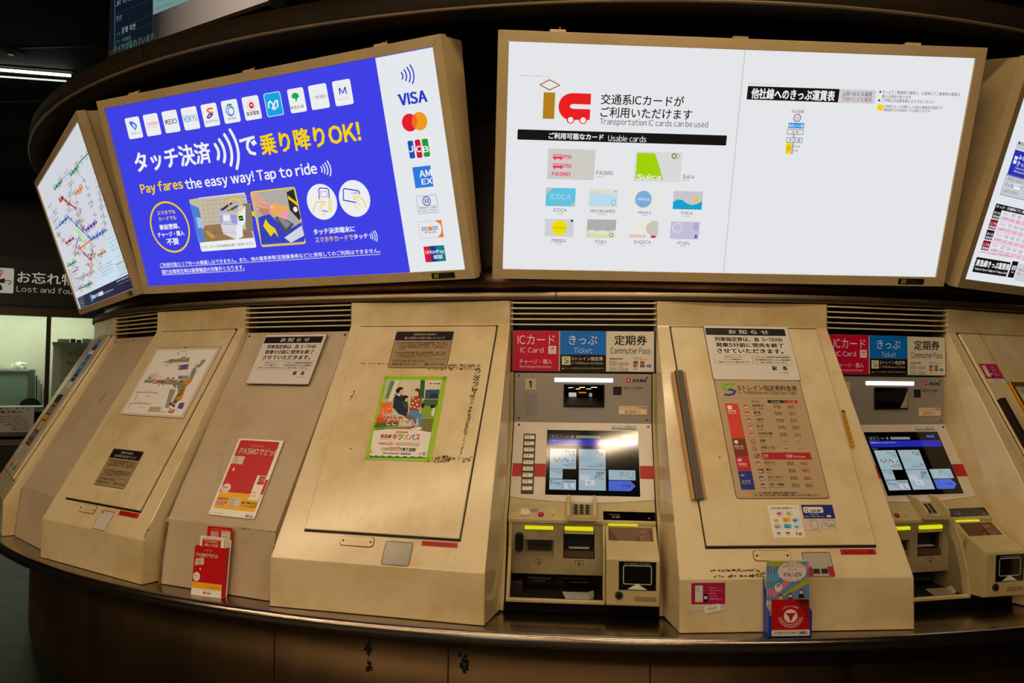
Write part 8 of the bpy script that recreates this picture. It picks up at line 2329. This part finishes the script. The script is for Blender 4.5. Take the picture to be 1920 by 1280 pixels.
    a.art([('l', '15130f', [[-20, 4], [-8, 4]], 3, 0, 1), ('p', '15130f', [[-22, 4], [-14, 10], [-14, -2]], 1), ('e', '15130f', 4, 5, 10, 11, 1.5, 1), ('l', '15130f', [[8, 16], [18, 14], [17, 0]], 1.3, 0, 1), ('t', '15130f', '¥', 0, 8, 5, 9, 1, 2), ('t', '15130f', '硬貨をおいれ', -18, 14, -13, 5, 0, 2), ('t', '15130f', 'ください', -18, 8, -20, 5, 0, 2)], LP, flat, t=.0003); t.part('coin_label', a, parent=cb)
    a = Acc(); a.box(.1, .209, -4.071, -4.063, .3115+Z0, .3165+Z0, YLAMP); t.part('indicator_light', a, label='thin glowing yellow-green strip')
    q = R('m_qr'); C_ = ART['m_qr']['c']
    a = Acc(); a.rslab(PQ, q[0], q[1], q[2], q[3], .0002, .0012, flat('0b0b0a', .15)); a.art(ART['m_qr']['items'], PQ @ T3(C_[0], C_[1], 0), flat, t=.0012); t.part('code_reader', a, parent=cb, label='black reader window with white outline')
    q = R('m_lock'); a = Acc(); LK = PQ @ T3((q[0]+q[2])/2, (q[1]+q[3])/2, 0); a.disc(LK, 0, 0, .0145, .0002, .004, flat('6a604c', .35, .8)); a.disc(LK, 0, 0, .0095, .004, .006, flat('4a4438', .3, .9)); a.box(0, 0, 0, 0, 0, 0, BLACK) if 0 else a.rslab(LK, -.0015, -.006, .0015, .006, .006, .0064, BLACK); t.part('lock', a, parent=cb)
    q = R('m_tag'); a = Acc(); a.rslab(PQ, q[0], q[1], q[2], q[3], .0002, .0007, flat('8a7c50', .5)); t.part('blank_tag', a, parent=cb)
    a = Acc(); a.box(-.283, .283, -4.1475, -4.12, .003+Z0, .034+Z0, flat('050404', .8, 0, .1)); t.part('plinth', a)
    return t
machine(0, 'ticket machine numbered 1, facing the viewer between two cabinets', 'red, blue and white sign above the machine numbered 1', True)
machine(1, 'ticket machine at right, half hidden by the fare table cabinet', 'red, blue and white sign above the right-hand machine, partly hidden', False)

# ---------------------------------------------------------------- notices, posters, stickers
def poster(name, label, cat, key, color, off, th=.0008, rough=.45, group=None, border=None, surf=None, w=None, h=None, c=None, rot=0.):
    d = ART[key]; w = w or d['w']/1000; h = h or d['h']/1000; c = c or d['c']
    a = Acc(); I = Matrix(); col = color if not isinstance(color, str) else flat(color, rough)
    if border: a.rslab(I, -w/2-.003, -h/2-.003, w/2+.003, h/2+.003, 0, .0003, border, d['r']/1000+.003)
    a.rslab(I, -w/2, -h/2, w/2, h/2, 0, th, col, d['r']/1000)
    a.art(d['items'], I, lambda x: flat(x, rough), t=th)
    return solo(name, a, label, cat, surfM(surf or d['surf'], off, c) @ Matrix.Rotation(rot or d['rot'], 4, 'Z'), group)
DO = .0130; BO = .0046
poster('notice_plate', 'white notice plate on the greyish blank panel, above the red poster', 'notice', 'osh_m', 'd9d2c8', BO, .003, .35, 'station notices in black and white', GRIME)
poster('notice_plate', 'white notice plate on the cabinet door, above the fare table', 'notice', 'osh_p', 'd9d2c8', DO, .003, .35, 'station notices in black and white', GRIME)
poster('privacy_notice', 'black-headed bronze notice above the green-taped family poster', 'notice', 'priv3', 'a08a66', DO, .0012, .4, 'bronze notices with a black heading', GRIME)
poster('privacy_notice', 'black-headed bronze notice below the station floor map', 'notice', 'priv2', 'a08a66', DO, .0012, .4, 'bronze notices with a black heading', GRIME)
poster('floor_map', 'station floor map in a clear sleeve on a cabinet door', 'map', 'stmap', 'd8cdb8', DO, .001, .3, None, GRIME)
poster('red_poster', 'red and yellow card poster on the greyish blank panel', 'poster', 'pasmo_poster', 'f0ece4', BO, .0008, .35)
poster('family_poster', 'poster of a family on a train, edged with bright green tape', 'poster', 'kids_poster', '9ccb28', DO, .0006, .25)
poster('fare_table', 'beige fare table with a green and blue S logo on the cabinet door', 'fare table', 'fare_table', 'b89f7c', DO, .0015, .42, None, GRIME)
poster('card_sticker', 'white sticker showing small transit cards, under the fare table', 'sticker', 'ic_sticker', 'e8e4dc', DO, .0005, .35)
poster('ticket_sticker', 'blue and beige sticker right of the white card sticker', 'sticker', 'skip_sticker', 'cfc4b4', DO, .0005, .35)
poster('phone_sticker', 'pink phone sticker at the bottom front of the fare table cabinet', 'sticker', 'phone_p', 'd6ccbc', .0006, .0005, .35, 'pink phone stickers')
poster('phone_sticker', 'pink phone sticker next to the gold framed picture', 'sticker', 'phone_r', 'd6ccbc', DO, .0005, .35, 'pink phone stickers')
poster('barcode_sticker', 'small tilted barcode label over the lower pink phone sticker', 'sticker', 'barcode', 'f2eee6', .0022, .0004, .3, rot=.16)
poster('caution_label', 'small red caution strip below the floor map cabinet door', 'label', 'cau2', 'b81c24', .0006, .0004, .4, 'red caution strips under the doors')
poster('caution_label', 'small red caution strip under the door with the family poster', 'label', 'cau3', 'b81c24', .0006, .0004, .4, 'red caution strips under the doors')
poster('caution_label', 'small red caution strip under the door with the fare table', 'label', 'cau5', 'b81c24', .0006, .0004, .4, 'red caution strips under the doors')
poster('square_sticker', 'pale sticker with a small red heart beside the cover plate', 'sticker', 'card2', 'c9c2b8', .0006, .0005, .35, 'square stickers under the doors', GRIME)
poster('square_sticker', 'crinkled silver sticker below the family poster door', 'sticker', 'card3', flat('8f8b86', .25, .7), .0006, .0008, .3, 'square stickers under the doors', GRIME)
poster('square_sticker', 'grey sticker with dark red corners right of the brochures', 'sticker', 'card5', 'aaa49c', .0006, .0005, .3, 'square stickers under the doors', GRIME)
poster('yellow_strip', 'thin yellow measuring strip on the right edge of the fare table door', 'sticker', 'yellow5', 'c8960c', DO, .0004, .4)
a = Acc(); I = Matrix()
poster('blue_poster', 'blue poster high on the far-left cabinet door, seen edge-on', 'poster', 'p1blue', 'd0ccc4', DO, .0006, .9)
poster('dark_red_poster', 'dark red poster in the middle of the far-left cabinet door', 'poster', 'p1red', 'd0ccc4', DO, .0006, .9)
poster('pale_sticker', 'pale yellow sticker low on the far-left cabinet door', 'sticker', 'p1card', 'c8c49a', DO, .0006, .3, w=.16, h=.12)
a = Acc(); DPm = Matrix(); a.rslab(I, -.16, -.42, .16, .42, 0, .002, noisy('clear_sleeve', (.46, .40, .29), (.40, .34, .24), 6, rough=.32)); solo('poster_sleeve', a, 'glossy plastic sleeve behind the posters of the far-left cabinet', 'sleeve', surfM('D-2', .0128, (.07, -.42)))
bpy.data.objects['blue_poster'].location += surfM('D-2').to_3x3() @ Vector((0, 0, .0025)); bpy.data.objects['dark_red_poster'].location += surfM('D-2').to_3x3() @ Vector((0, 0, .0025))
# cover plate of the far-left cabinet is part of the poster area; rubber strips
def strip(key, name, label, core, edge, L, w, c, off, tilt):
    M = surfM(key, off, c) @ Matrix.Rotation(tilt, 4, 'Z'); t = Thing(name, label, 'rubber strip', M=M, group='cane rests on the doors')
    a = Acc(); a.rslab(I, -w/2, -L/2, w/2, L/2, 0, .003, edge); t.part('mounting_plate', a)
    a = Acc(); n = 6
    for i in range(n):
        x = -w*.22+w*.44*i/(n-1); a.rslab(I, x-w*.016, -L/2-.003, x+w*.016, L/2+.003, .003, .014, core)
    a.rslab(I, -w*.28, -L/2-.002, w*.28, L/2+.002, .003, .009, flat('14110e', .5)); t.part('ribbed_core', a)
strip('D1', 'rubber_strip', 'ribbed rubber strip on an orange plate at the left of the fare table', flat('8a8272', .4), noisy('orange_plate', (.50, .26, .06), (.40, .20, .05), 6, rough=.45), .526, .056, (-.308, -.488), DO, 0)
strip('D2', 'rubber_strip', 'dark brown ribbed strip left of the gold framed picture', flat('2a2018', .4), flat('3a1c08', .45), .46, .056, (-.278, -.57), DO, 0)

# ---------------------------------------------------------------- gold framed picture, far right
M = surfM('D2', DO, (.040, -.54)); t = Thing('picture_frame', 'gold framed map picture at the right edge', 'picture', M=M)
w, h = .436, .563
for nm, P in (('top', [(-w/2, h/2), (w/2, h/2), (w/2-.02, h/2-.02), (-w/2+.02, h/2-.02)]), ('r', [(w/2, h/2), (w/2, -h/2), (w/2-.02, -h/2+.02), (w/2-.02, h/2-.02)]), ('b', [(w/2, -h/2), (-w/2, -h/2), (-w/2+.02, -h/2+.02), (w/2-.02, -h/2+.02)]), ('l', [(-w/2, -h/2), (-w/2, h/2), (-w/2+.02, h/2-.02), (-w/2+.02, -h/2+.02)])):
    a = Acc(); a.slab(I, P, 0, .014, flat('b8820c', .25, .75)); t.part('frame_bar', a, bevel=.003)
a = Acc(); a.rslab(I, -w/2+.018, -h/2+.018, w/2-.018, h/2-.018, 0, .004, flat('cfc8b6', .3))
its = [('t', '5a564c', '渋谷まるごと案内図', -165, 40, 238, 26, 1, 3), ('t', '8a8678', 'お出かけの際はこちらをご覧ください', -165, 20, 208, 11, 0, 3), ('r', '6a665c', -185, 176, -150, 192, 0, 1), ('r', 'b8bab0', -148, 176, 60, 192, 0, 1)]
for i in range(40): its.append(('r', rnd.choice(['c8d8d0', 'a8c0b0', 'd0b8a8', 'e0d8c0', 'b0b8c8']), *(lambda x, y: (x, y, x+rnd.uniform(12, 50), y+rnd.uniform(8, 30)))(rnd.uniform(-180, 130), rnd.uniform(-240, 130)), 2, 1))
for i in range(14): its.append(('l', rnd.choice(['9aa8a0', 'c06878', '7a9a88', '6a7a9a']), (lambda x, y, v: [[x, y], [x+v*rnd.uniform(-30, 30)+(1-v)*rnd.uniform(40, 150), y+v*rnd.uniform(40, 150)+(1-v)*rnd.uniform(-15, 15)]])(rnd.uniform(-180, 40), rnd.uniform(-240, 0), i % 2), 1.4, 0, 2))
for i in range(20): its.append(('t', '4a463c', rnd.choice(['渋谷駅', '宮益坂', '道玄坂', '原宿', '代官山', '恵比寿', '表参道']), *(lambda x: (x, x+26))(rnd.uniform(-180, 140)), rnd.uniform(-230, 150), 8, 0, 3))
a.art(its, I, flat, t=.004); t.part('picture', a)
a = Acc(); a.rslab(I, -.0012, -.15, .0012, .15, 0, .0005, GRIME); solo('tape_line', a, 'thin dirty tape line running down to the gold picture frame', 'tape', surfM('D2', DO, (-.175, -.135)))

# ---------------------------------------------------------------- brochure racks on the counter
# red card rack leaning on the greyish blank panel
RM = Matrix.Rotation(phiM(-1), 4, 'Z') @ Matrix.Translation((.020, -4.335, Z0)) @ Matrix.Rotation(.07, 4, 'Z') @ Matrix.Rotation(math.radians(-5), 4, 'X')
RED_ = flat('c4121e', .35); RP = Matrix(((1, 0, 0, 0), (0, 0, -1, 0), (0, 1, 0, 0), (0, 0, 0, 1)))     # local front plane: x right, y up, normal to -y
t = Thing('leaflet_rack', 'red cardboard leaflet rack standing on the counter by the blank panel', 'leaflet rack', M=RM)
w, h = .146, .188
a = Acc(); a.box(-w/2, w/2, -.002, 0, .001, h, RED_)
P = RP @ T3(0, 0, .0022)
its = [('r', 'f2ede4', -73, 0, 73, 26, 0, 1), ('r', 'f0b01c', -73, 26, 73, 50, 0, 1), ('t', 'f6c828', 'おでかけは', -28, 14, 173, 8, 1, 4), ('t', 'f2eee8', 'PASMOでピッ!', -62, 42, 154, 16, 2, 4), ('p', 'd0c8b8', [[-66, 112], [-22, 118], [-24, 145], [-64, 138]], 2), ('e', 'f2eee8', -53, 70, 17, 17, 0, 2), ('t', 'c4121e', '最高額で', -64, -42, 74, 6, 1, 5), ('t', 'c4121e', 'かしこく', -64, -42, 65, 6, 1, 5), ('t', '5a5450', '※デザインは変更になる場合があります', 0, 62, 36, 4, 0, 4), ('p', 'd81a28', [[-14, 8], [-6, 8], [-6, 17], [-14, 17]], 3), ('t', '2a2622', '東急電鉄', -4, 24, 12, 7, 1, 4), ('t', '5a5450', '美しい時代へ', -8, 22, 21, 4, 0, 4), ('p', 'f6e028', [[-42, 100], [-38, 106], [-34, 100], [-38, 94]], 2), ('t', 'c4121e', 'mo', -56, -40, 132, 5, 1, 4), ('t', 'c4121e', 'mo', -57, -41, 125, 5, 1, 4), ('t', 'c4121e', 'PASMO', -58, -34, 118, 5, 1, 4)]
a.art(its, P, flat, t=0, dz=.0001); t.part('front_panel', a)
a = Acc(); a.box(-w/2, -w/2+.0015, 0, .034, .001, h, RED_); a.box(w/2-.0015, w/2, 0, .034, .001, h, RED_); a.box(-w/2, w/2, 0, .034, 0, .002, flat('e8e2d8', .5)); t.part('pocket', a)
a = Acc(); a.box(-.05, w/2-.002, .033, .035, 0, .262, RED_); BP_ = RP @ T3(.012, 0, -.0328)
a.art([('t', 'f0c020', '＼ PASMOもいいな ／', -50, 50, 252, 7, 1, 3), ('r', 'c890a8', -44, 222, -4, 244, 0, 1), ('r', 'd0c8b8', 8, 218, 52, 248, 0, 1), ('t', 'c4121e', 'mo', 14, 34, 241, 5, 1, 3), ('t', 'c4121e', 'PASMO', 14, 40, 226, 5, 1, 3)], BP_, flat, t=.0003, dz=.0001); t.part('back_board', a)
for i in range(4):
    a = Acc(); x0 = -.058+i*.006; x1 = x0+.118; y = .006+i*.006; a.box(x0, x1, y, y+.0012, .002, .226-i*.003, flat('ece6dc', .5))
    if i == 0:
        Q = RP @ T3(0, 0, -y+.0002); a.art([('r', 'c4121e', -46, 185, 44, 214, 4, 1), ('t', 'f0c020', '発行時 大人500円', -40, 38, 219, 6, 1, 3), ('t', 'f2eee8', 'PASMO', -34, 32, 207, 10, 1, 3), ('t', 'f2eee8', '購入手順', -34, 32, 193, 11, 1, 3)], Q, flat, dz=.0001)
    solo('leaflet', a, ('frontmost red and white leaflet in the red rack' if i == 0 else ('second', 'third', 'rearmost')[i-1]+' white leaflet edge in the red rack'), 'leaflet', RM, 'leaflets in the red rack')
# blue plastic rack in front of the fare table cabinet
BM = Matrix.Rotation(phiC(1), 4, 'Z') @ Matrix.Translation((-.052, -4.371, Z0+.001)); BLU = flat('1440b0', .2)
t = Thing('brochure_rack', 'blue plastic brochure rack on the counter before the fare table cabinet', 'brochure rack', M=BM)
w = .150
a = Acc(); a.box(-w/2, w/2, .036, .039, 0, .15, BLU); t.part('back_plate', a)
for s in (-1, 1):
    a = Acc(); x0 = s*w/2-(.0025 if s > 0 else 0); a.loft([(x0, .039, 0), (x0, -.006, 0), (x0, -.012, .085), (x0, .02, .10), (x0, .039, .190)], [(x0+.0025, .039, 0), (x0+.0025, -.006, 0), (x0+.0025, -.012, .085), (x0+.0025, .02, .10), (x0+.0025, .039, .190)], BLU); t.part('side_plate', a)
a = Acc(); a.box(-w/2, w/2, -.006, .039, 0, .003, BLU); a.box(-w/2, w/2, -.008, -.005, 0, .07, BLU); t.part('pocket', a)
a = Acc(); a.rslab(RP @ T3(.0, 0, .0085), -.066, .004, .066, .125, 0, .002, flat('b81418', .3), .004)
Q = RP @ T3(0, 0, .0106); U = []
U += [('r', 'dcd6c6', -66, 4, 66, 24, 3, 1), ('t', '15130f', 'TOKYU POINT', -58, 26, 14, 9, 1, 4), ('t', '15130f', '加盟店', 29, 58, 14, 10, 2, 4), ('p', '7a1018', [[10, 124], [64, 124], [64, 50], [52, 74], [34, 104]], 1), ('p', '4a0c10', [[22, 124], [64, 124], [64, 112], [40, 108]], 2), ('e', 'e4dcd0', 0, 70, 24, 22, 0, 3), ('p', 'b81418', [[-19, 80], [19, 80], [10, 70], [0, 50], [-8, 70]], 4)]
for r in (30, 35, 40): U.append(('l', 'e4dcd0', [[(r+3)*math.cos(math.radians(q)), 72+r*math.sin(math.radians(q))] for q in range(190, 351, 10)], 1.4, 0, 3))
for i, c_ in enumerate('TOKYU POINT'):
    q = math.radians(128-i*7.6); 
    if c_ != ' ': U.append(('t', 'dcd0c0', c_, 44*math.cos(q)-2.4, 44*math.cos(q)+2.4, 66+36*math.sin(q), 6.5, 0, 4))
a.art(U, Q, flat, dz=.0001); t.part('front_card', a, label='red card with a white round emblem')
for i in range(3):
    a = Acc(); x0 = (-.071, -.064, -.056)[2-i]; y = .004+i*.008; top = .250+(.002 if i else 0); x1 = x0+.128
    a.box(x0, x1, y, y+.002, .004, top, flat('d8d4cc', .4)); Q = RP @ T3((x0+x1)/2, .054, -y+.0002); w2 = 64
    V = [('r', '5a8ac0', -w2, 60, w2, 195, 0, 1)]
    for j, cc in enumerate(('a8a82c', 'd878a0', '5aa0d8', 'a8a82c', 'd878a0', '5aa0d8')):
        y0 = -40+j*52; V.append(('p', cc, [p for p in [[-w2, max(60, min(195, 60+y0))], [w2, max(60, min(195, 60+y0+100))], [w2, max(60, min(195, 60+y0+126))], [-w2, max(60, min(195, 60+y0+26))]]], 2))
    if i == 0:
        for q in range(14): V.append(('e', 'e8dcd8', 4+38*math.cos(q*.449), 160+22*math.sin(q*.449), 13, 12, 0, 3))
        V += [('e', 'e8dcd8', 4, 160, 42, 28, 0, 4), ('t', 'b02838', '東急線・東急バスの', -16, 30, 186, 4, 1, 6), ('t', 'b02838', 'みまもりサービス', -30, 36, 178, 8, 1, 6), ('t', '303030', 'エキッズ', -12, 18, 167, 6, 1, 6), ('t', '505050', 'お子さまの駅利用をメールでお知らせ', -22, 30, 134, 3, 0, 6)]
        for c_, cc, xx in (('e', 'd83038', -26), ('k', '3a9a50', -10), ('i', 'e8a020', 3), ('d', 'd83038', 11), ('s', '2a6ac8', 26)): V.append(('t', cc, c_, xx, xx+(12 if c_ != 'i' else 5), 151, 16 if c_ in 'kid' else 12, 2, 6))
        for px, py, hc, bc, sc in ((-44, 108, '2a1c18', 'e8e4e0', 1.), (-36, 72, '2a1c18', 'e8e4e0', 1.1), (-2, 76, '1c2038', '20284a', 1.1), (36, 88, '2a1c18', '15161c', 1.2)):
            if py == 108: V.append(('e', 'f0ece8', px, py, 13, 13, 0, 3))
            V += [('p', bc, [[px-9*sc, py-14*sc], [px+9*sc, py-14*sc], [px+6*sc, py-2*sc], [px-6*sc, py-2*sc]], 4), ('e', hc, px, py+4*sc, 7*sc, 7*sc, 0, 4), ('e', 'eab89a', px, py+2.4*sc, 5.4*sc, 5*sc, 0, 5)]
    a.art(V, Q, flat, dz=.0001); solo('brochure', a, ('frontmost colourful brochure in the blue rack' if i == 0 else ('second', 'rearmost')[i-1]+' striped brochure in the blue rack'), 'brochure', BM, 'brochures in the blue rack')

# ---------------------------------------------------------------- display screen above the fascia, top left
DM = Matrix.Translation((-2.25, -3.54, 2.37+Z0)) @ Matrix.Rotation(-.476, 4, 'Z') @ RP
t = Thing('display_screen', 'large information screen above the blue sign box, top left', 'screen', M=DM)
a = Acc(); a.rslab(I, -.03, -.02, 1.10, .62, -.08, -.002, flat('14110e', .4)); t.part('housing', a, bevel=.003)
a = Acc(); a.rslab(I, -.028, -.018, 1.098, .0, -.002, .006, flat('2a1e14', .4, .4)); t.part('lower_rim', a, bevel=.001)
PR = lambda hx: lit(hx, .42)
def gradmat():
    m, tr, b = newmat('screen_photo'); N = tr.nodes; tc = N.new('ShaderNodeTexCoord'); sp = N.new('ShaderNodeSeparateXYZ'); tr.links.new(tc.outputs['Object'], sp.inputs[0]); r = N.new('ShaderNodeValToRGB'); e = r.color_ramp.elements
    mr = N.new('ShaderNodeMapRange'); mr.inputs['From Min'].default_value = .35; mr.inputs['From Max'].default_value = .95; tr.links.new(sp.outputs[0], mr.inputs['Value']); tr.links.new(mr.outputs[0], r.inputs[0])
    e[0].color = (.010, .009, .010, 1); e[1].color = (.42, .32, .26, 1); b.inputs['Base Color'].default_value = (.004, .004, .004, 1); tr.links.new(r.outputs[0], b.inputs['Emission Color']); b.inputs['Emission Strength'].default_value = 1.; return m
a = Acc(); a.rslab(I, -.02, .0, 1.09, .61, -.002, .0, gradmat())
def clipd(items):
    R_ = []
    for it in items:
        if it[0] == 'r': it = it[:2]+(max(it[2], -18), max(it[3], 3), min(it[4], 1088), min(it[5], 608))+it[6:]
        elif it[0] == 'p': it = (it[0], it[1], [[max(-18, min(1088, x)), max(3, min(608, y))] for x, y in it[2]], it[3])
        elif it[0] == 'l': it = (it[0], it[1], [[x, max(3, min(606, y))] for x, y in it[2]])+it[3:]
        R_.append(it)
    return R_
a.art(clipd([i for i in ART['display']['items'] if not (i[0] == 'r' and i[1] == '9fd0d0')]), I, PR, t=.0003)
t.part('screen_face', a)

# ---------------------------------------------------------------- back wall with lit office window, far left
WM = Matrix.Translation((-7.15274, 2.22457, 1.55706+Z0)) @ Matrix.Rotation(math.radians(33.4), 4, 'Z') @ RP      # x along wall, y up, z towards the hall
def wobj(acc, name, label, cat, group=None, bevel=0.): return solo(name, acc, label, cat, WM, group, bevel)
def wstruct(acc, name):
    o = struct(name, acc); o.matrix_world = WM; return o
BOT = -1.55706-Z0
WALLK = noisy('black_wall_panel', (.006, .005, .004), (.004, .004, .003), 2, rough=.5)
a = Acc(); a.rslab(I, -3.5, .10, 3.2, 1.45, -.12, 0, WALLK); a.rslab(I, -3.5, BOT, 3.2, -1.60, -.12, 0, WALLK); a.rslab(I, 1.9, -1.60, 3.2, .10, -.12, 0, WALLK); a.rslab(I, -3.5, -1.60, -2.4, .10, -.12, 0, WALLK); wstruct(a, 'wall_back')
FRM = flat('3a3028', .3, .8)
w1 = Acc(); w1.rslab(I, -2.4, .0, 1.9, .10, -.10, .01, FRM); w1.rslab(I, -2.4, -1.60, 1.9, -1.53, -.14, .06, flat('7a6a50', .3, .6))
for x in (.50, -1.0, 1.86, -2.4): w1.rslab(I, x, -1.53, x+.05, .0, -.09, .0, FRM)
fr = wstruct(w1, 'window_1')
gl, tr_, b_ = newmat('window_glass'); b_.inputs['Base Color'].default_value = (.9, .95, .92, 1); b_.inputs['Transmission Weight'].default_value = 1.; b_.inputs['Roughness'].default_value = .0; b_.inputs['IOR'].default_value = 1.05
for x0_, x1_ in ((-.95, .50), (.55, 1.86), (-2.35, -1.0)):
    a = Acc(); a.rslab(I, x0_, -1.53, x1_, .0, -.05, -.046, gl); g_ = struct('window_pane', a); g_.parent = fr; del g_['kind']
OFW = noisy('office_wall', (.62, .62, .50), (.56, .56, .44), 2, rough=.7)
a = Acc(); a.rslab(I, -2.6, -2.0, 2.2, .35, -1.75, -1.7, OFW); a.rslab(I, -2.6, -2.0, -2.55, .35, -1.7, -.13, OFW); a.rslab(I, 2.15, -2.0, 2.2, .35, -1.7, -.13, OFW); a.rslab(I, -2.6, .30, 2.2, .35, -1.7, -.13, OFW); wstruct(a, 'wall_office')
ob = Thing('office_light', 'ceiling light panel inside the lit office', 'light', M=WM)
a = Acc(); om, tr_, b_ = newmat('office_diffuser'); b_.inputs['Emission Color'].default_value = (.93, 1., .80, 1); b_.inputs['Emission Strength'].default_value = 7.5
a.loft([(-.9, .27, -1.3), (1.2, .27, -1.3), (1.2, .27, -.9), (-.9, .27, -.9)], [(-.9, .299, -1.3), (1.2, .299, -1.3), (1.2, .299, -.9), (-.9, .299, -.9)], om); ob.part('diffuser', a)
a = Acc(); a.rslab(I, -2.3, -1.20, 2.1, -1.14, -.7, -.14, flat('b8b4a4', .5)); a.rslab(I, -2.3, -2.0, 2.1, -1.20, -.66, -.62, flat('3a3630', .6)); wobj(a, 'office_desk', 'pale desk inside the lit office window', 'desk')
t = Thing('storage_cabinet', 'mint green cabinet inside the office window, with a plastic bag on top', 'cabinet', M=WM)
a = Acc(); a.rslab(I, -.80, -1.9, .265, -.69, -1.62, -1.27, flat('9ab8aa', .5)); t.part('body', a); a = Acc(); a.rslab(I, -.80, -.69, .28, -.66, -1.64, -1.25, flat('d8dcd0', .5)); t.part('top_panel', a)
a = Acc(); a.rslab(I, .265, -1.9, .345, -.67, -1.62, -1.27, flat('787c72', .5)); t.part('side_panel', a)
bm = bmesh.new(); bmesh.ops.create_icosphere(bm, subdivisions=3, radius=.085)
for v_ in bm.verts:
    f_ = 1+.28*math.sin(v_.co.x*60+v_.co.y*35)*math.cos(v_.co.z*48)+rnd.uniform(-.16, .16); v_.co *= f_; v_.co.y = max(v_.co.y*.62, -.045); v_.co.x *= 1.05
me = bpy.data.meshes.new('plastic_bag'); bm.to_mesh(me); bm.free(); me.materials.append(flat('dcdcd0', .4)); o = bpy.data.objects.new('plastic_bag', me); COL.objects.link(o); o.matrix_world = WM @ T3(.17, -.614, -1.42); tag(o, 'crumpled white plastic bag on the mint green office cabinet', 'bag')
for i in range(4):
    a = Acc(); x = .360+i*.030; a.slab(I, [(x, -.75-i*.06), (x+.014, -.75-i*.06), (x+.040, -1.9), (x+.026, -1.9)], -1.5, -1.3, flat(('4a4c46', '9a9c90', '6a6c64', 'b0b0a0')[i], .5)); wobj(a, 'file_folder', ('dark', 'pale grey', 'mid grey', 'cream')[i]+' folder leaning beside the mint green cabinet', 'folder', 'folders in the office')
t = Thing('office_chair', 'black round-backed chair inside the office window', 'chair', M=WM)
a = Acc(); CH = T3(.32, -1.16, -.90); a.slab(CH, [(.125*math.cos(q)*(1 if math.sin(q) > 0 else .95), (.12 if math.sin(q) > 0 else .16)*math.sin(q)) for q in [i*.2618 for i in range(24)]], -.05, .03, flat('0c0c0c', .6)); t.part('backrest', a, bevel=.02)
a = Acc(); a.rslab(I, .305, -1.75, .335, -1.28, -.96, -.93, BLACK); t.part('back_post', a)
a = Acc(); a.rslab(I, .13, -1.80, .50, -1.74, -1.2, -.85, BLACK); t.part('seat', a, bevel=.015)
a = Acc(); a.rslab(I, .30, BOT+.04, .34, -1.80, -1.04, -1.0, BLACK); a.rslab(I, .10, BOT, .54, BOT+.04, -1.06, -.98, BLACK); t.part('pedestal', a)
a = Acc(); a.rslab(I, -2.6, BOT-.02, 2.2, BOT, -1.75, -.13, FLOOR); wstruct(a, 'floor_office')
a = Acc(); a.rslab(I, .56, -.335, 1.8, -.30, -1.15, -.55, flat('c0c4b0', .5)); a.rslab(I, .56, -1.9, 1.8, -.335, -1.15, -1.11, OFW); wobj(a, 'shelf_unit', 'pale shelf unit behind the right pane of the office window', 'shelf')
for i, (x0_, x1_, y0_, y1_, cc) in enumerate(((.62, .76, -.30, -.255, 'd8d8d0'), (.77, .83, -.30, -.25, '606460'), (.84, .90, -.30, -.26, 'c03028'), (.91, 1.02, -.30, -.245, 'e0e0d8'))):
    a = Acc(); a.rslab(I, x0_, y0_, x1_, y1_, -.72, -.60, flat(cc, .5)); wobj(a, 'carton', ('white', 'grey', 'red', 'pale')[i]+' small carton on the office shelf', 'carton', 'cartons on the office shelf')
for i, (x0_, y0_, x1_, y1_) in enumerate(((.66, -.76, 1.05, -.38), (.66, -1.05, 1.05, -.80))):
    a = Acc(); a.rslab(I, x0_, y0_, x1_, y1_, -1.108, -1.105, flat('b8b4a0', .5)); U = []
    for j in range(34 if i == 0 else 12):
        x = rnd.uniform(x0_+.06, x1_-.06)*1000; y = (rnd.choice([-.46, -.57])+rnd.uniform(-.025, .025))*1000 if i == 0 else rnd.uniform(y0_+.05, y1_-.05)*1000
        U.append(('r', rnd.choice(['4a4840', '6a6458', '3a3a38']), x, y, x+rnd.uniform(8, 30), y+rnd.uniform(5, 16), 0, 1))
    a.art(U, T3(0, 0, -1.105), flat, dz=.0005); wobj(a, 'wall_chart', ('upper', 'lower')[i]+' paper chart on the shelf back in the office', 'chart', 'charts in the office')
# lost-and-found sign and counter notice
d = ART['lost']; C_ = d['c']
a = Acc(); a.rslab(I, -1.0, .13, 1.6, .72, .0, .02, flat('0d0c0a', .4)); a.art(d['items'], T3(C_[0], C_[1], 0), lambda c: lit(c, .55), t=.021, dz=.0006); wobj(a, 'lost_property_sign', 'black lost and found sign with an umbrella pictogram above the window', 'sign')
d = ART['office_note']; C_ = d['c']; a = Acc(); w_, h_ = d['w']/2000, d['h']/2000
a.rslab(T3(C_[0], C_[1], 0), -w_, -h_, w_, h_, .015, .02, flat('ece8dc', .4)); a.rslab(T3(C_[0], C_[1], 0), -w_, -h_-.05, w_, -h_, .01, .045, flat('6a6458', .4)); a.art(d['items'], T3(C_[0], C_[1], 0), flat, t=.0205, dz=.0006); wobj(a, 'counter_notice', 'white notice standing on the sill of the office window', 'notice')
